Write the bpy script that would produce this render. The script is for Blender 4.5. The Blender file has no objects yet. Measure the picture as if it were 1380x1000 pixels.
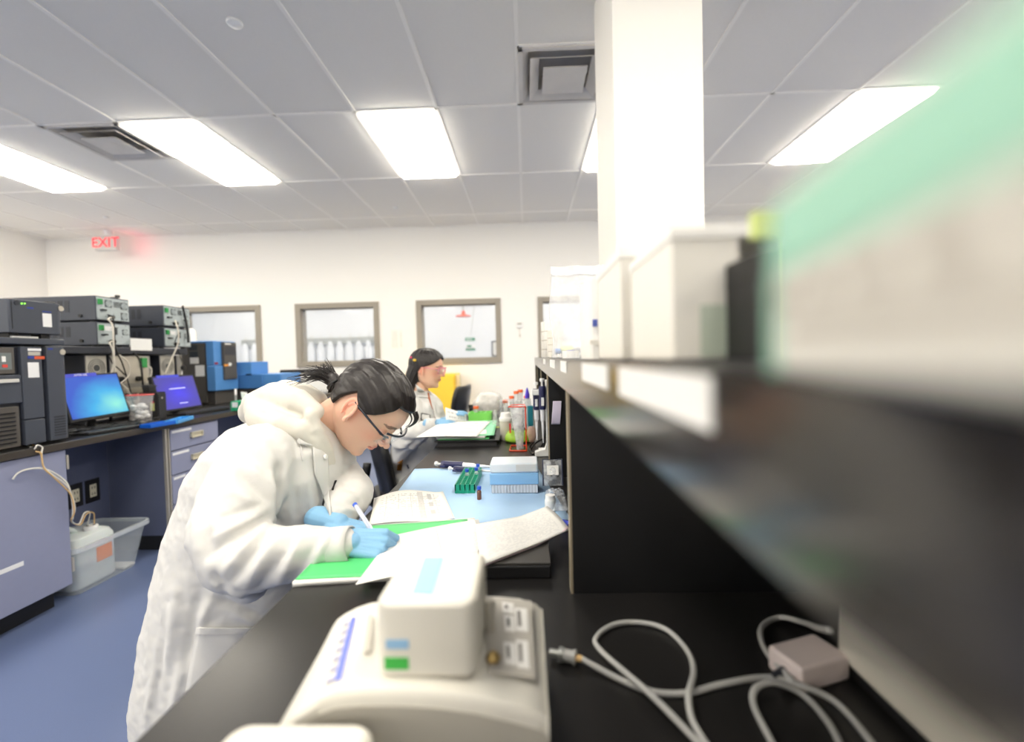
import bpy, bmesh, math, random
import numpy as np
from mathutils import Vector, Matrix, noise
from mathutils.bvhtree import BVHTree
random.seed(7)
PI = math.pi
SC = bpy.context.scene
COL = SC.collection
# ---------------------------------------------------------------- camera, world, exposure
ZC = 1.19                      # camera height
YAW, PITCH, ROLL, FPX = -0.033324, -0.030166, -0.024739, 600.714
CEIL = ZC + 1.857
def cam_axes():
    cy, sy = math.cos(YAW), math.sin(YAW)
    f = Vector((sy*math.cos(PITCH), cy*math.cos(PITCH), math.sin(PITCH)))
    r = Vector((cy, -sy, 0)); u = r.cross(f)
    return (math.cos(ROLL)*r + math.sin(ROLL)*u), (-math.sin(ROLL)*r + math.cos(ROLL)*u), f
RX, UX, FX = cam_axes()
cd = bpy.data.cameras.new('camera'); cam = bpy.data.objects.new('camera', cd); COL.objects.link(cam)
cd.sensor_width = 36; cd.lens = FPX/1380*36; cd.clip_start = 0.01; cd.clip_end = 60
cam.matrix_world = Matrix(((RX.x, UX.x, -FX.x, 0), (RX.y, UX.y, -FX.y, 0), (RX.z, UX.z, -FX.z, ZC), (0, 0, 0, 1)))
cd.dof.use_dof = True; cd.dof.focus_distance = 1.15; cd.dof.aperture_fstop = 1.9
SC.camera = cam
SC.view_settings.view_transform = 'Standard'; SC.view_settings.look = 'None'
SC.view_settings.gamma = 1; SC.view_settings.use_curve_mapping = False
SC.view_settings.exposure = 0.44
LAMP = 15.0                    # radiance of the ceiling panels
w = bpy.data.worlds.new('world'); SC.world = w; w.use_nodes = True
w.node_tree.nodes['Background'].inputs[0].default_value = (.8, .85, .9, 1)
w.node_tree.nodes['Background'].inputs[1].default_value = 0.3
SC.cycles.max_bounces = 10; SC.cycles.diffuse_bounces = 6; SC.cycles.transparent_max_bounces = 24
SC.cycles.use_denoising = True
try: SC.cycles.denoiser = 'OPENIMAGEDENOISE'
except Exception: pass
SC.cycles.caustics_reflective = False; SC.cycles.caustics_refractive = False
SC.cycles.sample_clamp_indirect = 6

def P(px, py, X=None, Y=None, Z=None):
    "the point of the room seen at a place of the photograph, on one plane X, Y or Z"
    d = FX + RX*((px-690)/FPX) + UX*((500-py)/FPX)
    if X is not None: t = X/d.x
    elif Y is not None: t = Y/d.y
    else: t = (Z-ZC)/d.z
    return Vector((0, 0, ZC)) + d*t

# ---------------------------------------------------------------- materials
def lin(c):
    c = c/255
    return c/12.92 if c <= .04045 else ((c+.055)/1.055)**2.4
def rgb(r, g, b): return (lin(r), lin(g), lin(b), 1)
MATS = {}
def mat(name, col=(200, 200, 200), rough=.5, metal=0, spec=.5, var=0, vscale=30, bump=0, bscale=80,
        trans=0, ior=1.45, alpha=1, emit=None, estr=0, coat=0, sss=0, stretch=(1, 1, 1), attr=None):
    if name in MATS: return MATS[name]
    m = bpy.data.materials.new(name); m.use_nodes = True; MATS[name] = m
    nt = m.node_tree; b = nt.nodes['Principled BSDF']; I = b.inputs
    c = rgb(*col)
    I['Base Color'].default_value = c; I['Roughness'].default_value = rough; I['Metallic'].default_value = metal
    I['Specular IOR Level'].default_value = spec; I['Transmission Weight'].default_value = trans
    I['IOR'].default_value = ior; I['Alpha'].default_value = alpha; I['Coat Weight'].default_value = coat
    if sss:
        I['Subsurface Weight'].default_value = sss; I['Subsurface Radius'].default_value = (.012, .005, .003)
    if emit: I['Emission Color'].default_value = rgb(*emit); I['Emission Strength'].default_value = estr
    if attr:
        a = nt.nodes.new('ShaderNodeAttribute'); a.attribute_name = attr
        nt.links.new(a.outputs['Color'], I['Base Color'])
    if var or bump:
        tc = nt.nodes.new('ShaderNodeTexCoord'); mp = nt.nodes.new('ShaderNodeMapping')
        mp.inputs['Scale'].default_value = stretch
        nt.links.new(tc.outputs['Object'], mp.inputs['Vector'])
    if var and not attr:
        n = nt.nodes.new('ShaderNodeTexNoise'); n.inputs['Scale'].default_value = vscale; n.inputs['Detail'].default_value = 4
        nt.links.new(mp.outputs[0], n.inputs['Vector'])
        mx = nt.nodes.new('ShaderNodeMix'); mx.data_type = 'RGBA'
        mx.inputs['A'].default_value = tuple(max(0, x*(1-var)) for x in c[:3])+(1,)
        mx.inputs['B'].default_value = tuple(min(1, x*(1+var)) for x in c[:3])+(1,)
        nt.links.new(n.outputs['Fac'], mx.inputs['Factor']); nt.links.new(mx.outputs['Result'], I['Base Color'])
    if bump:
        n2 = nt.nodes.new('ShaderNodeTexNoise'); n2.inputs['Scale'].default_value = bscale; n2.inputs['Detail'].default_value = 3
        nt.links.new(mp.outputs[0], n2.inputs['Vector'])
        bp = nt.nodes.new('ShaderNodeBump'); bp.inputs['Strength'].default_value = bump; bp.inputs['Distance'].default_value = .004
        nt.links.new(n2.outputs['Fac'], bp.inputs['Height']); nt.links.new(bp.outputs[0], I['Normal'])
    return m

def film(name, col=(240, 240, 240), opac=.3, rough=.25, var=.5, vscale=20):
    "thin clear or cloudy plastic: part see-through, part glossy"
    if name in MATS: return MATS[name]
    m = bpy.data.materials.new(name); m.use_nodes = True; MATS[name] = m
    nt = m.node_tree; N = nt.nodes; L = nt.links
    b = N['Principled BSDF']; b.inputs['Base Color'].default_value = rgb(*col); b.inputs['Roughness'].default_value = rough
    t = N.new('ShaderNodeBsdfTransparent'); mx = N.new('ShaderNodeMixShader')
    tc = N.new('ShaderNodeTexCoord'); n = N.new('ShaderNodeTexNoise'); n.inputs['Scale'].default_value = vscale; n.inputs['Detail'].default_value = 3
    L.new(tc.outputs['Object'], n.inputs['Vector'])
    mr = N.new('ShaderNodeMapRange'); mr.inputs['From Min'].default_value = .3; mr.inputs['From Max'].default_value = .7
    mr.inputs['To Min'].default_value = opac*(1-var); mr.inputs['To Max'].default_value = min(1, opac*(1+var))
    L.new(n.outputs['Fac'], mr.inputs['Value']); L.new(mr.outputs[0], mx.inputs[0])
    L.new(t.outputs[0], mx.inputs[1]); L.new(b.outputs[0], mx.inputs[2])
    L.new(mx.outputs[0], N['Material Output'].inputs['Surface'])
    return m

def print_mat(name, rows=34, cols=0, paper=(230, 229, 225), ink=(120, 122, 126), cover=.55, bars=()):
    "white paper with lines of small print; the sheet's own 0..1 UV carries the print"
    if name in MATS: return MATS[name]
    m = bpy.data.materials.new(name); m.use_nodes = True; MATS[name] = m
    nt = m.node_tree; N = nt.nodes; L = nt.links
    b = N['Principled BSDF']; b.inputs['Roughness'].default_value = .6
    tc = N.new('ShaderNodeTexCoord'); sp = N.new('ShaderNodeSeparateXYZ'); L.new(tc.outputs['UV'], sp.inputs[0])
    def M(op, a, c=None, d=None):
        k = N.new('ShaderNodeMath'); k.operation = op
        for i, v in enumerate((a, c, d)):
            if v is None: continue
            if isinstance(v, (int, float)): k.inputs[i].default_value = v
            else: L.new(v, k.inputs[i])
        return k.outputs[0]
    u, v = sp.outputs[0], sp.outputs[1]
    fr = M('FRACT', M('MULTIPLY', v, rows)); line = M('LESS_THAN', fr, .42)
    cell = N.new('ShaderNodeCombineXYZ')
    L.new(M('FLOOR', M('MULTIPLY', u, 46)), cell.inputs[0]); L.new(M('FLOOR', M('MULTIPLY', v, rows)), cell.inputs[1])
    wn = N.new('ShaderNodeTexWhiteNoise'); wn.noise_dimensions = '2D'; L.new(cell.outputs[0], wn.inputs['Vector'])
    word = M('LESS_THAN', wn.outputs['Value'], cover)
    inside = M('MULTIPLY', M('GREATER_THAN', u, .09), M('LESS_THAN', u, .91))
    inside = M('MULTIPLY', inside, M('MULTIPLY', M('GREATER_THAN', v, .08), M('LESS_THAN', v, .9)))
    k = M('MULTIPLY', M('MULTIPLY', line, word), M('MULTIPLY', inside, .55))
    if cols:
        g = M('LESS_THAN', M('FRACT', M('MULTIPLY', u, cols)), .05); g2 = M('LESS_THAN', M('FRACT', M('MULTIPLY', v, rows/2)), .07)
        k = M('MAXIMUM', k, M('MULTIPLY', M('MAXIMUM', g, g2), M('MULTIPLY', inside, .5)))
    for (a0, a1, c0, c1, s) in bars:
        r = M('MULTIPLY', M('MULTIPLY', M('GREATER_THAN', u, a0), M('LESS_THAN', u, a1)), M('MULTIPLY', M('GREATER_THAN', v, c0), M('LESS_THAN', v, c1)))
        k = M('MAXIMUM', k, M('MULTIPLY', r, s))
    mx = N.new('ShaderNodeMix'); mx.data_type = 'RGBA'
    mx.inputs['A'].default_value = rgb(*paper); mx.inputs['B'].default_value = rgb(*ink)
    L.new(k, mx.inputs['Factor']); L.new(mx.outputs['Result'], b.inputs['Base Color'])
    return m

# ---------------------------------------------------------------- mesh builder
class MB:
    def __init__(s): s.v = []; s.f = []; s.m = []; s.uv = {}
    def add(s, vs, fs, mi=0, M=None):
        o = len(s.v)
        for p in vs: s.v.append(tuple(M @ Vector(p)) if M is not None else tuple(p))
        for f in fs: s.f.append(tuple(i+o for i in f)); s.m.append(mi)
        return s
    def box(s, lo, hi, mi=0, M=None):
        (a, b, c), (d, e, f) = lo, hi
        vs = [(a,b,c),(d,b,c),(d,e,c),(a,e,c),(a,b,f),(d,b,f),(d,e,f),(a,e,f)]
        return s.add(vs, [(0,3,2,1),(4,5,6,7),(0,1,5,4),(1,2,6,5),(2,3,7,6),(3,0,4,7)], mi, M)
    def cyl(s, p0, p1, r0, r1=None, n=16, mi=0, cap=True):
        r1 = r0 if r1 is None else r1
        return s.tube([p0, p1], [r0, r1], n, mi, cap)
    def tube(s, pts, r, n=8, mi=0, cap=True, flat=None):
        pts = [Vector(p) for p in pts]; k = len(pts)
        rs = r if isinstance(r, (list, tuple)) else [r]*k
        t = (pts[1]-pts[0]).normalized()
        a = Vector((0, 0, 1)) if abs(t.z) < .9 else Vector((1, 0, 0))
        a = (a - t*a.dot(t)).normalized(); vs = []
        for i, p in enumerate(pts):
            t = (pts[min(i+1, k-1)]-pts[max(i-1, 0)]).normalized()
            a = (a - t*a.dot(t))
            a = a.normalized() if a.length > 1e-6 else t.orthogonal().normalized()
            b = t.cross(a)
            for j in range(n):
                q = 2*PI*j/n
                vs.append(p + a*(math.cos(q)*rs[i]*(flat or 1)) + b*(math.sin(q)*rs[i]))
        fs = [(i*n+j, i*n+(j+1) % n, (i+1)*n+(j+1) % n, (i+1)*n+j) for i in range(k-1) for j in range(n)]
        if cap: fs += [tuple(range(n))[::-1], tuple(range((k-1)*n, k*n))]
        return s.add(vs, fs, mi)
    def lathe(s, prof, c=(0, 0, 0), n=24, mi=0, M=None, cap=True):
        k = len(prof); vs = []
        for r, z in prof:
            for j in range(n):
                q = 2*PI*j/n; vs.append((c[0]+r*math.cos(q), c[1]+r*math.sin(q), c[2]+z))
        fs = [(i*n+j, i*n+(j+1) % n, (i+1)*n+(j+1) % n, (i+1)*n+j) for i in range(k-1) for j in range(n)]
        if cap: fs += [tuple(range(n))[::-1], tuple(range((k-1)*n, k*n))]
        return s.add(vs, fs, mi, M)
    def prism(s, pts, d, mi=0, M=None):
        "closed outline pts (3D) pushed along vector d"
        n = len(pts); d = Vector(d); vs = [Vector(p) for p in pts]+[Vector(p)+d for p in pts]
        fs = [tuple(range(n))[::-1], tuple(range(n, 2*n))]+[(i, (i+1) % n, n+(i+1) % n, n+i) for i in range(n)]
        return s.add(vs, fs, mi, M)
    def loft(s, rings, n=28, mi=0, cap=True, e=2.0):
        "rings: (centre, half-axis a, half-axis b)"
        vs = []
        for c, a, b in rings:
            c, a, b = Vector(c), Vector(a), Vector(b)
            for j in range(n):
                q = 2*PI*j/n; ca, sa = math.cos(q), math.sin(q)
                ca = math.copysign(abs(ca)**(2/e), ca); sa = math.copysign(abs(sa)**(2/e), sa)
                vs.append(c+a*ca+b*sa)
        k = len(rings)
        fs = [(i*n+j, i*n+(j+1) % n, (i+1)*n+(j+1) % n, (i+1)*n+j) for i in range(k-1) for j in range(n)]
        if cap: fs += [tuple(range(n))[::-1], tuple(range((k-1)*n, k*n))]
        return s.add(vs, fs, mi)
    def ball(s, c, r, n=16, m=10, mi=0, R=None):
        c = Vector(c); rr = r if isinstance(r, (list, tuple)) else (r, r, r)
        vs = []
        for i in range(1, m):
            t = PI*i/m
            for j in range(n):
                q = 2*PI*j/n
                p = Vector((rr[0]*math.sin(t)*math.cos(q), rr[1]*math.sin(t)*math.sin(q), rr[2]*math.cos(t)))
                vs.append(c+(R @ p if R is not None else p))
        top, bot = Vector((0, 0, rr[2])), Vector((0, 0, -rr[2]))
        vs += [c+(R @ top if R is not None else top), c+(R @ bot if R is not None else bot)]
        fs = [(i*n+j, (i+1)*n+j, (i+1)*n+(j+1) % n, i*n+(j+1) % n) for i in range(m-2) for j in range(n)]
        T = (m-1)*n
        fs += [(T, j, (j+1) % n) for j in range(n)]+[(T+1, (m-2)*n+(j+1) % n, (m-2)*n+j) for j in range(n)]
        return s.add(vs, fs, mi)
    def grid(s, fn, nu, nv, mi=0, uvs=True):
        o = len(s.v)
        for j in range(nv+1):
            for i in range(nu+1):
                s.v.append(tuple(fn(i/nu, j/nv))); s.uv[len(s.v)-1] = (i/nu, j/nv)
        for j in range(nv):
            for i in range(nu):
                a = o+j*(nu+1)+i; s.f.append((a, a+1, a+nu+2, a+nu+1)); s.m.append(mi)
        return s
    def mesh(s, name):
        me = bpy.data.meshes.new(name); me.from_pydata(s.v, [], s.f); me.update()
        return me

def wloc(o):
    v = Vector((0, 0, 0))
    while o is not None: v = v+o.location; o = o.parent
    return v
def obj(name, mb, mats, parent=None, smooth=False, bevel=0, solid=0, sub=0, label=None, segs=2, local=False, kind=None):
    "link what the builder holds as ONE mesh object; vertices are given in room coordinates"
    if not isinstance(mats, (list, tuple)): mats = [mats]
    org = wloc(parent) if parent is not None else Vector((0, 0, 0))
    if parent is None and not local and len(mb.v):
        A = np.array(mb.v); org = Vector((float(A[:, 0].mean()), float(A[:, 1].mean()), float(A[:, 2].min())))
    if local: org = Vector((0, 0, 0))
    me = bpy.data.meshes.new(name)
    me.from_pydata([tuple(Vector(v)-org) for v in mb.v], [], mb.f)
    for m in mats: me.materials.append(m)
    if len(mats) > 1: me.polygons.foreach_set('material_index', mb.m)
    if mb.uv:
        uv = me.uv_layers.new(name='UVMap')
        for lp in me.loops: uv.data[lp.index].uv = mb.uv.get(lp.vertex_index, (0, 0))
    if smooth: me.polygons.foreach_set('use_smooth', [True]*len(me.polygons))
    me.update()
    o = bpy.data.objects.new(name, me); COL.objects.link(o)
    if parent is not None: o.parent = parent
    elif not local: o.location = org
    if solid:
        md = o.modifiers.new('solid', 'SOLIDIFY'); md.thickness = solid; md.offset = 0
    if bevel:
        md = o.modifiers.new('bevel', 'BEVEL'); md.width = bevel; md.segments = segs; md.limit_method = 'ANGLE'; md.angle_limit = math.radians(40)
        me.polygons.foreach_set('use_smooth', [True]*len(me.polygons)); md.harden_normals = True
    if sub:
        md = o.modifiers.new('sub', 'SUBSURF'); md.levels = sub; md.render_levels = sub
    if label: o['label'] = label
    if kind: o['kind'] = kind
    return o
def thing(name, label, cat, loc=(0, 0, 0), group=None):
    o = bpy.data.objects.new(name, None); COL.objects.link(o); o.location = loc
    o.empty_display_size = .05; o['label'] = label; o['category'] = cat
    if group: o['group'] = group
    return o
def tag(o, label, cat, group=None, kind=None):
    o['label'] = label; o['category'] = cat
    if group: o['group'] = group
    if kind: o['kind'] = kind
    return o
def struct(name, mb, m, parent=None, **k):
    o = obj(name, mb, m, parent, **k)
    if parent is None: o['kind'] = 'structure'
    return o
def dup(root, loc, label=None, group=None, rotz=None):
    r = root.copy(); COL.objects.link(r); r.location = loc
    if rotz is not None: r.rotation_euler = (0, 0, rotz)
    if label: r['label'] = label
    if group: r['group'] = group
    for ch in list(root.children):
        c = ch.copy(); COL.objects.link(c); c.parent = r
        for g in ch.children:
            d = g.copy(); COL.objects.link(d); d.parent = c
    return r
def RZ(a): return Matrix.Rotation(a, 4, 'Z')
def TR(x, y, z): return Matrix.Translation((x, y, z))
def frame(o, x, y, z):
    "4x4 from origin and three axes"
    x, y, z = Vector(x).normalized(), Vector(y).normalized(), Vector(z).normalized()
    return Matrix(((x.x, y.x, z.x, o[0]), (x.y, y.y, z.y, o[1]), (x.z, y.z, z.z, o[2]), (0, 0, 0, 1)))
def text(s, size, M, m, parent, name='lettering', ext=.0006, label=None):
    "flat lettering: x of M runs along the words, z of M out of the sign"
    cu = bpy.data.curves.new('t', 'FONT'); cu.body = s; cu.size = size; cu.extrude = ext; cu.align_x = 'CENTER'; cu.align_y = 'CENTER'
    cu.resolution_u = 3
    t = bpy.data.objects.new('t', cu); COL.objects.link(t)
    bpy.context.view_layer.update()
    me = bpy.data.meshes.new_from_object(t.evaluated_get(bpy.context.evaluated_depsgraph_get()))
    bpy.data.objects.remove(t); bpy.data.curves.remove(cu)
    me.transform(M); org = wloc(parent); me.transform(Matrix.Translation(-org))
    me.materials.clear(); me.materials.append(m)
    o = bpy.data.objects.new(name, me); COL.objects.link(o); o.parent = parent
    if label: o['label'] = label
    return o
def sheet(fn, name, m, parent=None, nu=12, nv=12, th=.0006, **k):
    return obj(name, MB().grid(fn, nu, nv), m, parent, smooth=True, solid=th, **k)
def spline(pts, n=8):
    "points of a smooth curve through pts (Catmull-Rom)"
    p = [Vector(q) for q in pts]; p = [2*p[0]-p[1]]+p+[2*p[-1]-p[-2]]; out = []
    for i in range(1, len(p)-2):
        for k in range(n):
            t = k/n; a, b, c, d = p[i-1], p[i], p[i+1], p[i+2]
            out.append(.5*((2*b)+(c-a)*t+(2*a-5*b+4*c-d)*t*t+(3*b-a-3*c+d)*t**3))
    out.append(p[-2]); return out
# ================================================================ THE ROOM
M_wall = mat('wall_paint', (242, 240, 235), .7, bump=.04, bscale=300)
M_wall2 = mat('wall_paint_beyond', (226, 230, 236), .7)
M_tile = mat('ceiling_tile_board', (242, 239, 232), .9, var=.02, vscale=60, bump=.25, bscale=400)
M_grid = mat('ceiling_grid_paint', (253, 250, 243), .5)
M_floor = mat('blue_vinyl', (98, 112, 148), .33, var=.10, vscale=260)
M_frame = mat('window_frame_paint', (150, 143, 131), .5)
M_black = mat('black_plastic', (22, 22, 24), .4)
M_white = mat('white_plastic', (238, 238, 236), .4)
M_metal = mat('brushed_metal', (190, 190, 188), .35, metal=.9)
M_dark = mat('dark_void', (10, 10, 10), .8)
X0g, Y0g = -0.0146, 3.3326
XL, XR, YN, YF = -6.86, 4.3, -5.0, 6.231
# floor
struct('floor', MB().box((XL-.1, YN-.1, -.05), (XR+.1, YF+.1, 0)), M_floor)
# ceiling: plenum slab, grid bars and the tiles themselves
ceil = struct('ceiling', MB().box((XL-.1, YN-.1, CEIL+.25), (XR+.1, YF+.12, CEIL+.3)), M_tile)
gb = MB()
ii = range(-12, 9); jj = range(-7, 3)
for i in ii:
    x = X0g+.61*i
    if XL < x < XR: gb.box((x-.012, YN, CEIL-.004), (x+.012, YF, CEIL+.02))
for j in jj:
    y = Y0g+1.22*j
    if YN < y < YF: gb.box((XL, y-.012, CEIL-.004), (XR, y+.012, CEIL+.02))
for (a, b, c, d) in ((XL, YF-.022, XR, YF), (XL, YN, XL+.022, YF), (XR-.022, YN, XR, YF)): gb.box((a, b, CEIL-.005), (c, d, CEIL+.02))
LIGHTS = [(i, j) for j in (0, -3, -6) for i in (-11, -8, -5, -2, 1, 4)]  # rearmost row is unseen, added behind the camera for more light
DIFF = {(0, -1): .5, (-6, 0): 0}
gb.box((X0g, Y0g-.61-.012, CEIL-.004), (X0g+.61, Y0g-.61+.012, CEIL+.02))
gb.box((X0g-6*.61, Y0g+.61-.012, CEIL-.004), (X0g-5*.61, Y0g+.61+.012, CEIL+.02))
struct('ceiling_grid', gb, M_grid, ceil, bevel=.001)
TM = {}
def tile(x0, x1, y0, y1):
    k = (round(x1-x0, 3), round(y1-y0, 3))
    if k not in TM:
        o = obj('ceiling_tile', MB().box((0, 0, 0), (k[0], k[1], .016)), M_tile, ceil, local=True)
        TM[k] = o.data; o.location = Vector((x0, y0, CEIL+.002+random.uniform(0, .0012)))-wloc(ceil); return
    o = bpy.data.objects.new('ceiling_tile', TM[k]); COL.objects.link(o); o.parent = ceil
    o.location = Vector((x0, y0, CEIL+.002+random.uniform(0, .0012)))-wloc(ceil)
g = .0125
for i in ii:
    for j in range(-7, 3):
        if (i, j) in LIGHTS: continue
        x0, x1 = max(X0g+.61*i, XL), min(X0g+.61*(i+1), XR); y0, y1 = max(Y0g+1.22*j, YN), min(Y0g+1.22*(j+1), YF)
        if x1-x0 < .06 or y1-y0 < .06: continue
        if (i, j) in DIFF:
            if DIFF[(i, j)] == .5: y1 = y0+.61
            else: y0 = y0+.61
        tile(x0+g, x1-g, y0+g, y1-g)
# ceiling lights
M_panel = mat('light_panel', (255, 255, 255), .5, emit=(255, 247, 231), estr=LAMP)
LN = {-11: 'over the left wall', -8: 'leftmost of the row, cut by the frame edge', -5: 'beside the left air diffuser', -2: 'in the middle of the ceiling', 1: 'half hidden behind the white column', 4: 'rightmost, above the blurred green box'}
base = None
for (i, j) in LIGHTS:
    lab = 'bright rectangular ceiling light panel '+LN[i] if j == 0 else 'ceiling light panel %s, %s from the left' % ('above the near bench' if j == -3 else 'added out of view at the back of the room', ('first', 'second', 'third', 'fourth', 'fifth', 'sixth')[(i+11)//3])
    loc = (X0g+.61*i+.305, Y0g+1.22*j+.61, CEIL)
    if base is None:
        base = thing('ceiling_light', lab, 'light', loc, 'ceiling light panels')
        b = MB(); a, c = .293, .598
        for lo, hi in (((-a, -c, 0), (-a+.012, c, .05)), ((a-.012, -c, 0), (a, c, .05)), ((-a, -c, 0), (a, -c+.012, .05)), ((-a, c-.012, 0), (a, c, .05))): b.box(lo, hi)
        obj('light_frame', b, M_grid, None, local=True).parent = base
        pn_ = MB(); e_, i_ = (a-.012, c-.012), (a-.035, c-.035)
        pn_.add([(-e_[0], -e_[1], .004), (e_[0], -e_[1], .004), (e_[0], e_[1], .004), (-e_[0], e_[1], .004), (-i_[0], -i_[1], -.034), (i_[0], -i_[1], -.034), (i_[0], i_[1], -.034), (-i_[0], i_[1], -.034)], [(4, 7, 6, 5)]+[(k, 4+k, 4+(k+1) % 4, (k+1) % 4) for k in range(4)])
        obj('diffuser_panel', pn_, M_panel, None, local=True).parent = base
        obj('light_back', MB().box((-a+.012, -c+.012, .03), (a-.012, c-.012, .034)), M_grid, None, local=True).parent = base
    else: dup(base, loc, lab)
# air diffusers: stepped square pans
M_pan = mat('diffuser_enamel', (214, 210, 204), .5, var=.1, vscale=8)
def diffuser(x, y, lab):
    t = thing('air_diffuser', lab, 'air vent', (x, y, CEIL), 'square ceiling air diffusers')
    def pan(s0, s1, z0, z1, nm):
        b = MB(); v = []
        for s, z in ((s0, z0), (s1, z1)):
            v += [(x-s, y-s, z), (x+s, y-s, z), (x+s, y+s, z), (x-s, y+s, z)]
        b.add(v, [(k, (k+1) % 4, 4+(k+1) % 4, 4+k) for k in range(4)])
        return obj(nm, b, M_pan, t, solid=.003)
    b = MB()
    for lo, hi in (((-.3, -.3), (-.27, .3)), ((.27, -.3), (.3, .3)), ((-.3, -.3), (.3, -.27)), ((-.3, .27), (.3, .3))):
        b.box((x+lo[0], y+lo[1], CEIL-.012), (x+hi[0], y+hi[1], CEIL))
    obj('rim', b, M_pan, t, bevel=.002)
    pan(.27, .235, CEIL-.004, CEIL+.03, 'outer_cone'); pan(.225, .165, CEIL-.022, CEIL+.02, 'middle_cone')
    b = MB().box((x-.14, y-.14, CEIL-.030), (x+.14, y+.14, CEIL-.024)); b.lathe([(.07, -.0315), (.07, -.030)], (x, y, CEIL), 20)
    obj('centre_plate', b, M_pan, t, bevel=.003)
    b = MB(); s_ = .298
    for lo, hi in (((-s_, -s_, .0), (-s_+.004, s_, .2)), ((s_-.004, -s_, .0), (s_, s_, .2)), ((-s_, -s_, .0), (s_, -s_+.004, .2)), ((-s_, s_-.004, .0), (s_, s_, .2)), ((-s_, -s_, .196), (s_, s_, .2))): b.box((x+lo[0], y+lo[1], CEIL+lo[2]), (x+hi[0], y+hi[1], CEIL+hi[2]))
    obj('duct_box', b, M_pan, t)
diffuser(X0g+.305, Y0g-.305, 'square stepped air diffuser in the ceiling beside the white column')
diffuser(X0g-5.5*.61, Y0g+.305, 'square stepped air diffuser left of a ceiling light, at upper left')
# small round covers
for (px, py, r, lab) in ((316, 31, .04, 'small white round cap in a ceiling tile near the top'), (143, 293, .03, 'small round ceiling sprinkler cap above the exit sign'), (533, 279.5, .03, 'small round ceiling sprinkler cap near the middle of the far ceiling')):
    p = P(px, py, Z=CEIL-.004)
    b = MB().lathe([(r*.2, -.012), (r*.9, -.01), (r, -.004), (r, .006)], p, 24)
    tag(obj('sprinkler_cap', b, M_white, smooth=True), lab, 'sprinkler cap', 'round ceiling caps')
# walls
T = .14
struct('wall_left', MB().box((XL-T, YN-T, 0), (XL, YF+T, CEIL+.25)), M_wall)
struct('wall_right', MB().box((XR, YN-T, 0), (XR+T, YF+T, CEIL+.25)), M_wall)
struct('wall_near', MB().box((XL, YN-T, 0), (XR, YN, CEIL+.25)), M_wall)
WIN = [(-4.95, -3.757), (-3.255, -2.06), (-1.53, -.345), (.17, 1.36)]
WB, WT = 1.12, 2.022
b = MB(); xs = [XL]+[v for q in WIN for v in q]+[XR]
b.box((XL, YF, 0), (XR, YF+T, WB)); b.box((XL, YF, WT), (XR, YF+T, CEIL+.25))
for k in range(0, len(xs), 2): b.box((xs[k], YF, WB), (xs[k+1], YF+T, WT))
struct('wall_far', b, M_wall)
M_pane = film('window_glass', (205, 214, 226), .12, .05, .1, 2)
for n, (a, c) in enumerate(WIN):
    fb = MB(); fw = .075
    for lo, hi in (((a, WB), (a+fw, WT)), ((c-fw, WB), (c, WT)), ((a+fw, WB), (c-fw, WB+fw)), ((a+fw, WT-fw), (c-fw, WT))):
        fb.box((lo[0], YF-.022, lo[1]), (hi[0], YF+T+.02, hi[1]))
    w_ = struct(f'window_{n+1}', fb, M_frame, bevel=.004)
    obj('glazing_stop', MB().box((a+fw-.001, YF+.05, WT-fw-.012), (c-fw+.001, YF+.075, WT-fw)).box((a+fw-.001, YF+.05, WB+fw), (c-fw+.001, YF+.075, WB+fw+.012)), M_frame, w_)
    obj('pane', MB().box((a+fw, YF+.06, WB+fw), (c-fw, YF+.066, WT-fw)), M_pane, w_)
struct('baseboard_far', MB().box((XL, YF-.012, 0), (XR, YF, .1)), M_black)
struct('baseboard_left', MB().box((XL, YN, 0), (XL+.012, YF-.012, .1)), M_black)
# room beyond the windows
Y2 = 8.9
struct('wall_beyond', MB().box((XL, Y2, 0), (XR, Y2+.1, 3.05)), M_wall2)
struct('floor_beyond', MB().box((XL, YF+T, -.05), (XR, Y2+.1, 0)), M_floor)
struct('ceiling_beyond', MB().box((XL, YF+T, 3.05), (XR, Y2+.1, 3.12)), M_tile)
struct('wall_beyond_left', MB().box((XL-.1, YF+T, 0), (XL, Y2, 3.12)), M_wall2)
struct('wall_beyond_right', MB().box((XR, YF+T, 0), (XR+.1, Y2, 3.12)), M_wall2)
for x, q_ in ((-5.2, 'first'), (-2.6, 'second'), (0., 'third'), (2.6, 'fourth')): dup(base, (x, 7.5, 3.02), q_+' ceiling light panel from the left in the room beyond the windows', 'light panels beyond the windows')
# column
col = struct('column', MB().box((.405, 2.0, 0), (.797, 2.46, CEIL+.2)), mat('column_paint', (240, 237, 230), .6), bevel=.006)
# exit sign
M_red = mat('exit_letter_glow', (240, 40, 60), .5, emit=(255, 26, 50), estr=.8)
ex = thing('exit_sign', 'white ceiling-hung exit sign with glowing red letters EXIT', 'exit sign', (-5.85, 5.9, CEIL))
a_, b_ = P(129, 318, Y=5.9), P(155, 336.5, Y=5.9)
ca = (a_+b_)/2; sx = .3; sz = .2
obj('housing', MB().box((ca.x-sx/2, 5.9, ca.z-sz/2), (ca.x+sx/2, 5.96, ca.z+sz/2)), mat('sign_housing', (206, 204, 200), .5), ex, bevel=.006)
obj('mount', MB().cyl((ca.x+.02, 5.93, ca.z+sz/2), (ca.x+.02, 5.93, CEIL), .05, .06), M_white, ex)
text('EXIT', .185, frame((ca.x, 5.897, ca.z), (1, 0, 0), (0, 0, 1), (0, -1, 0)), M_red, ex, 'letters', .002)
ex_l = bpy.data.lights.new('exit_glow', 'POINT'); ex_l.energy = .4; ex_l.color = (1, .1, .16); ex_l.shadow_soft_size = .06
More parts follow.
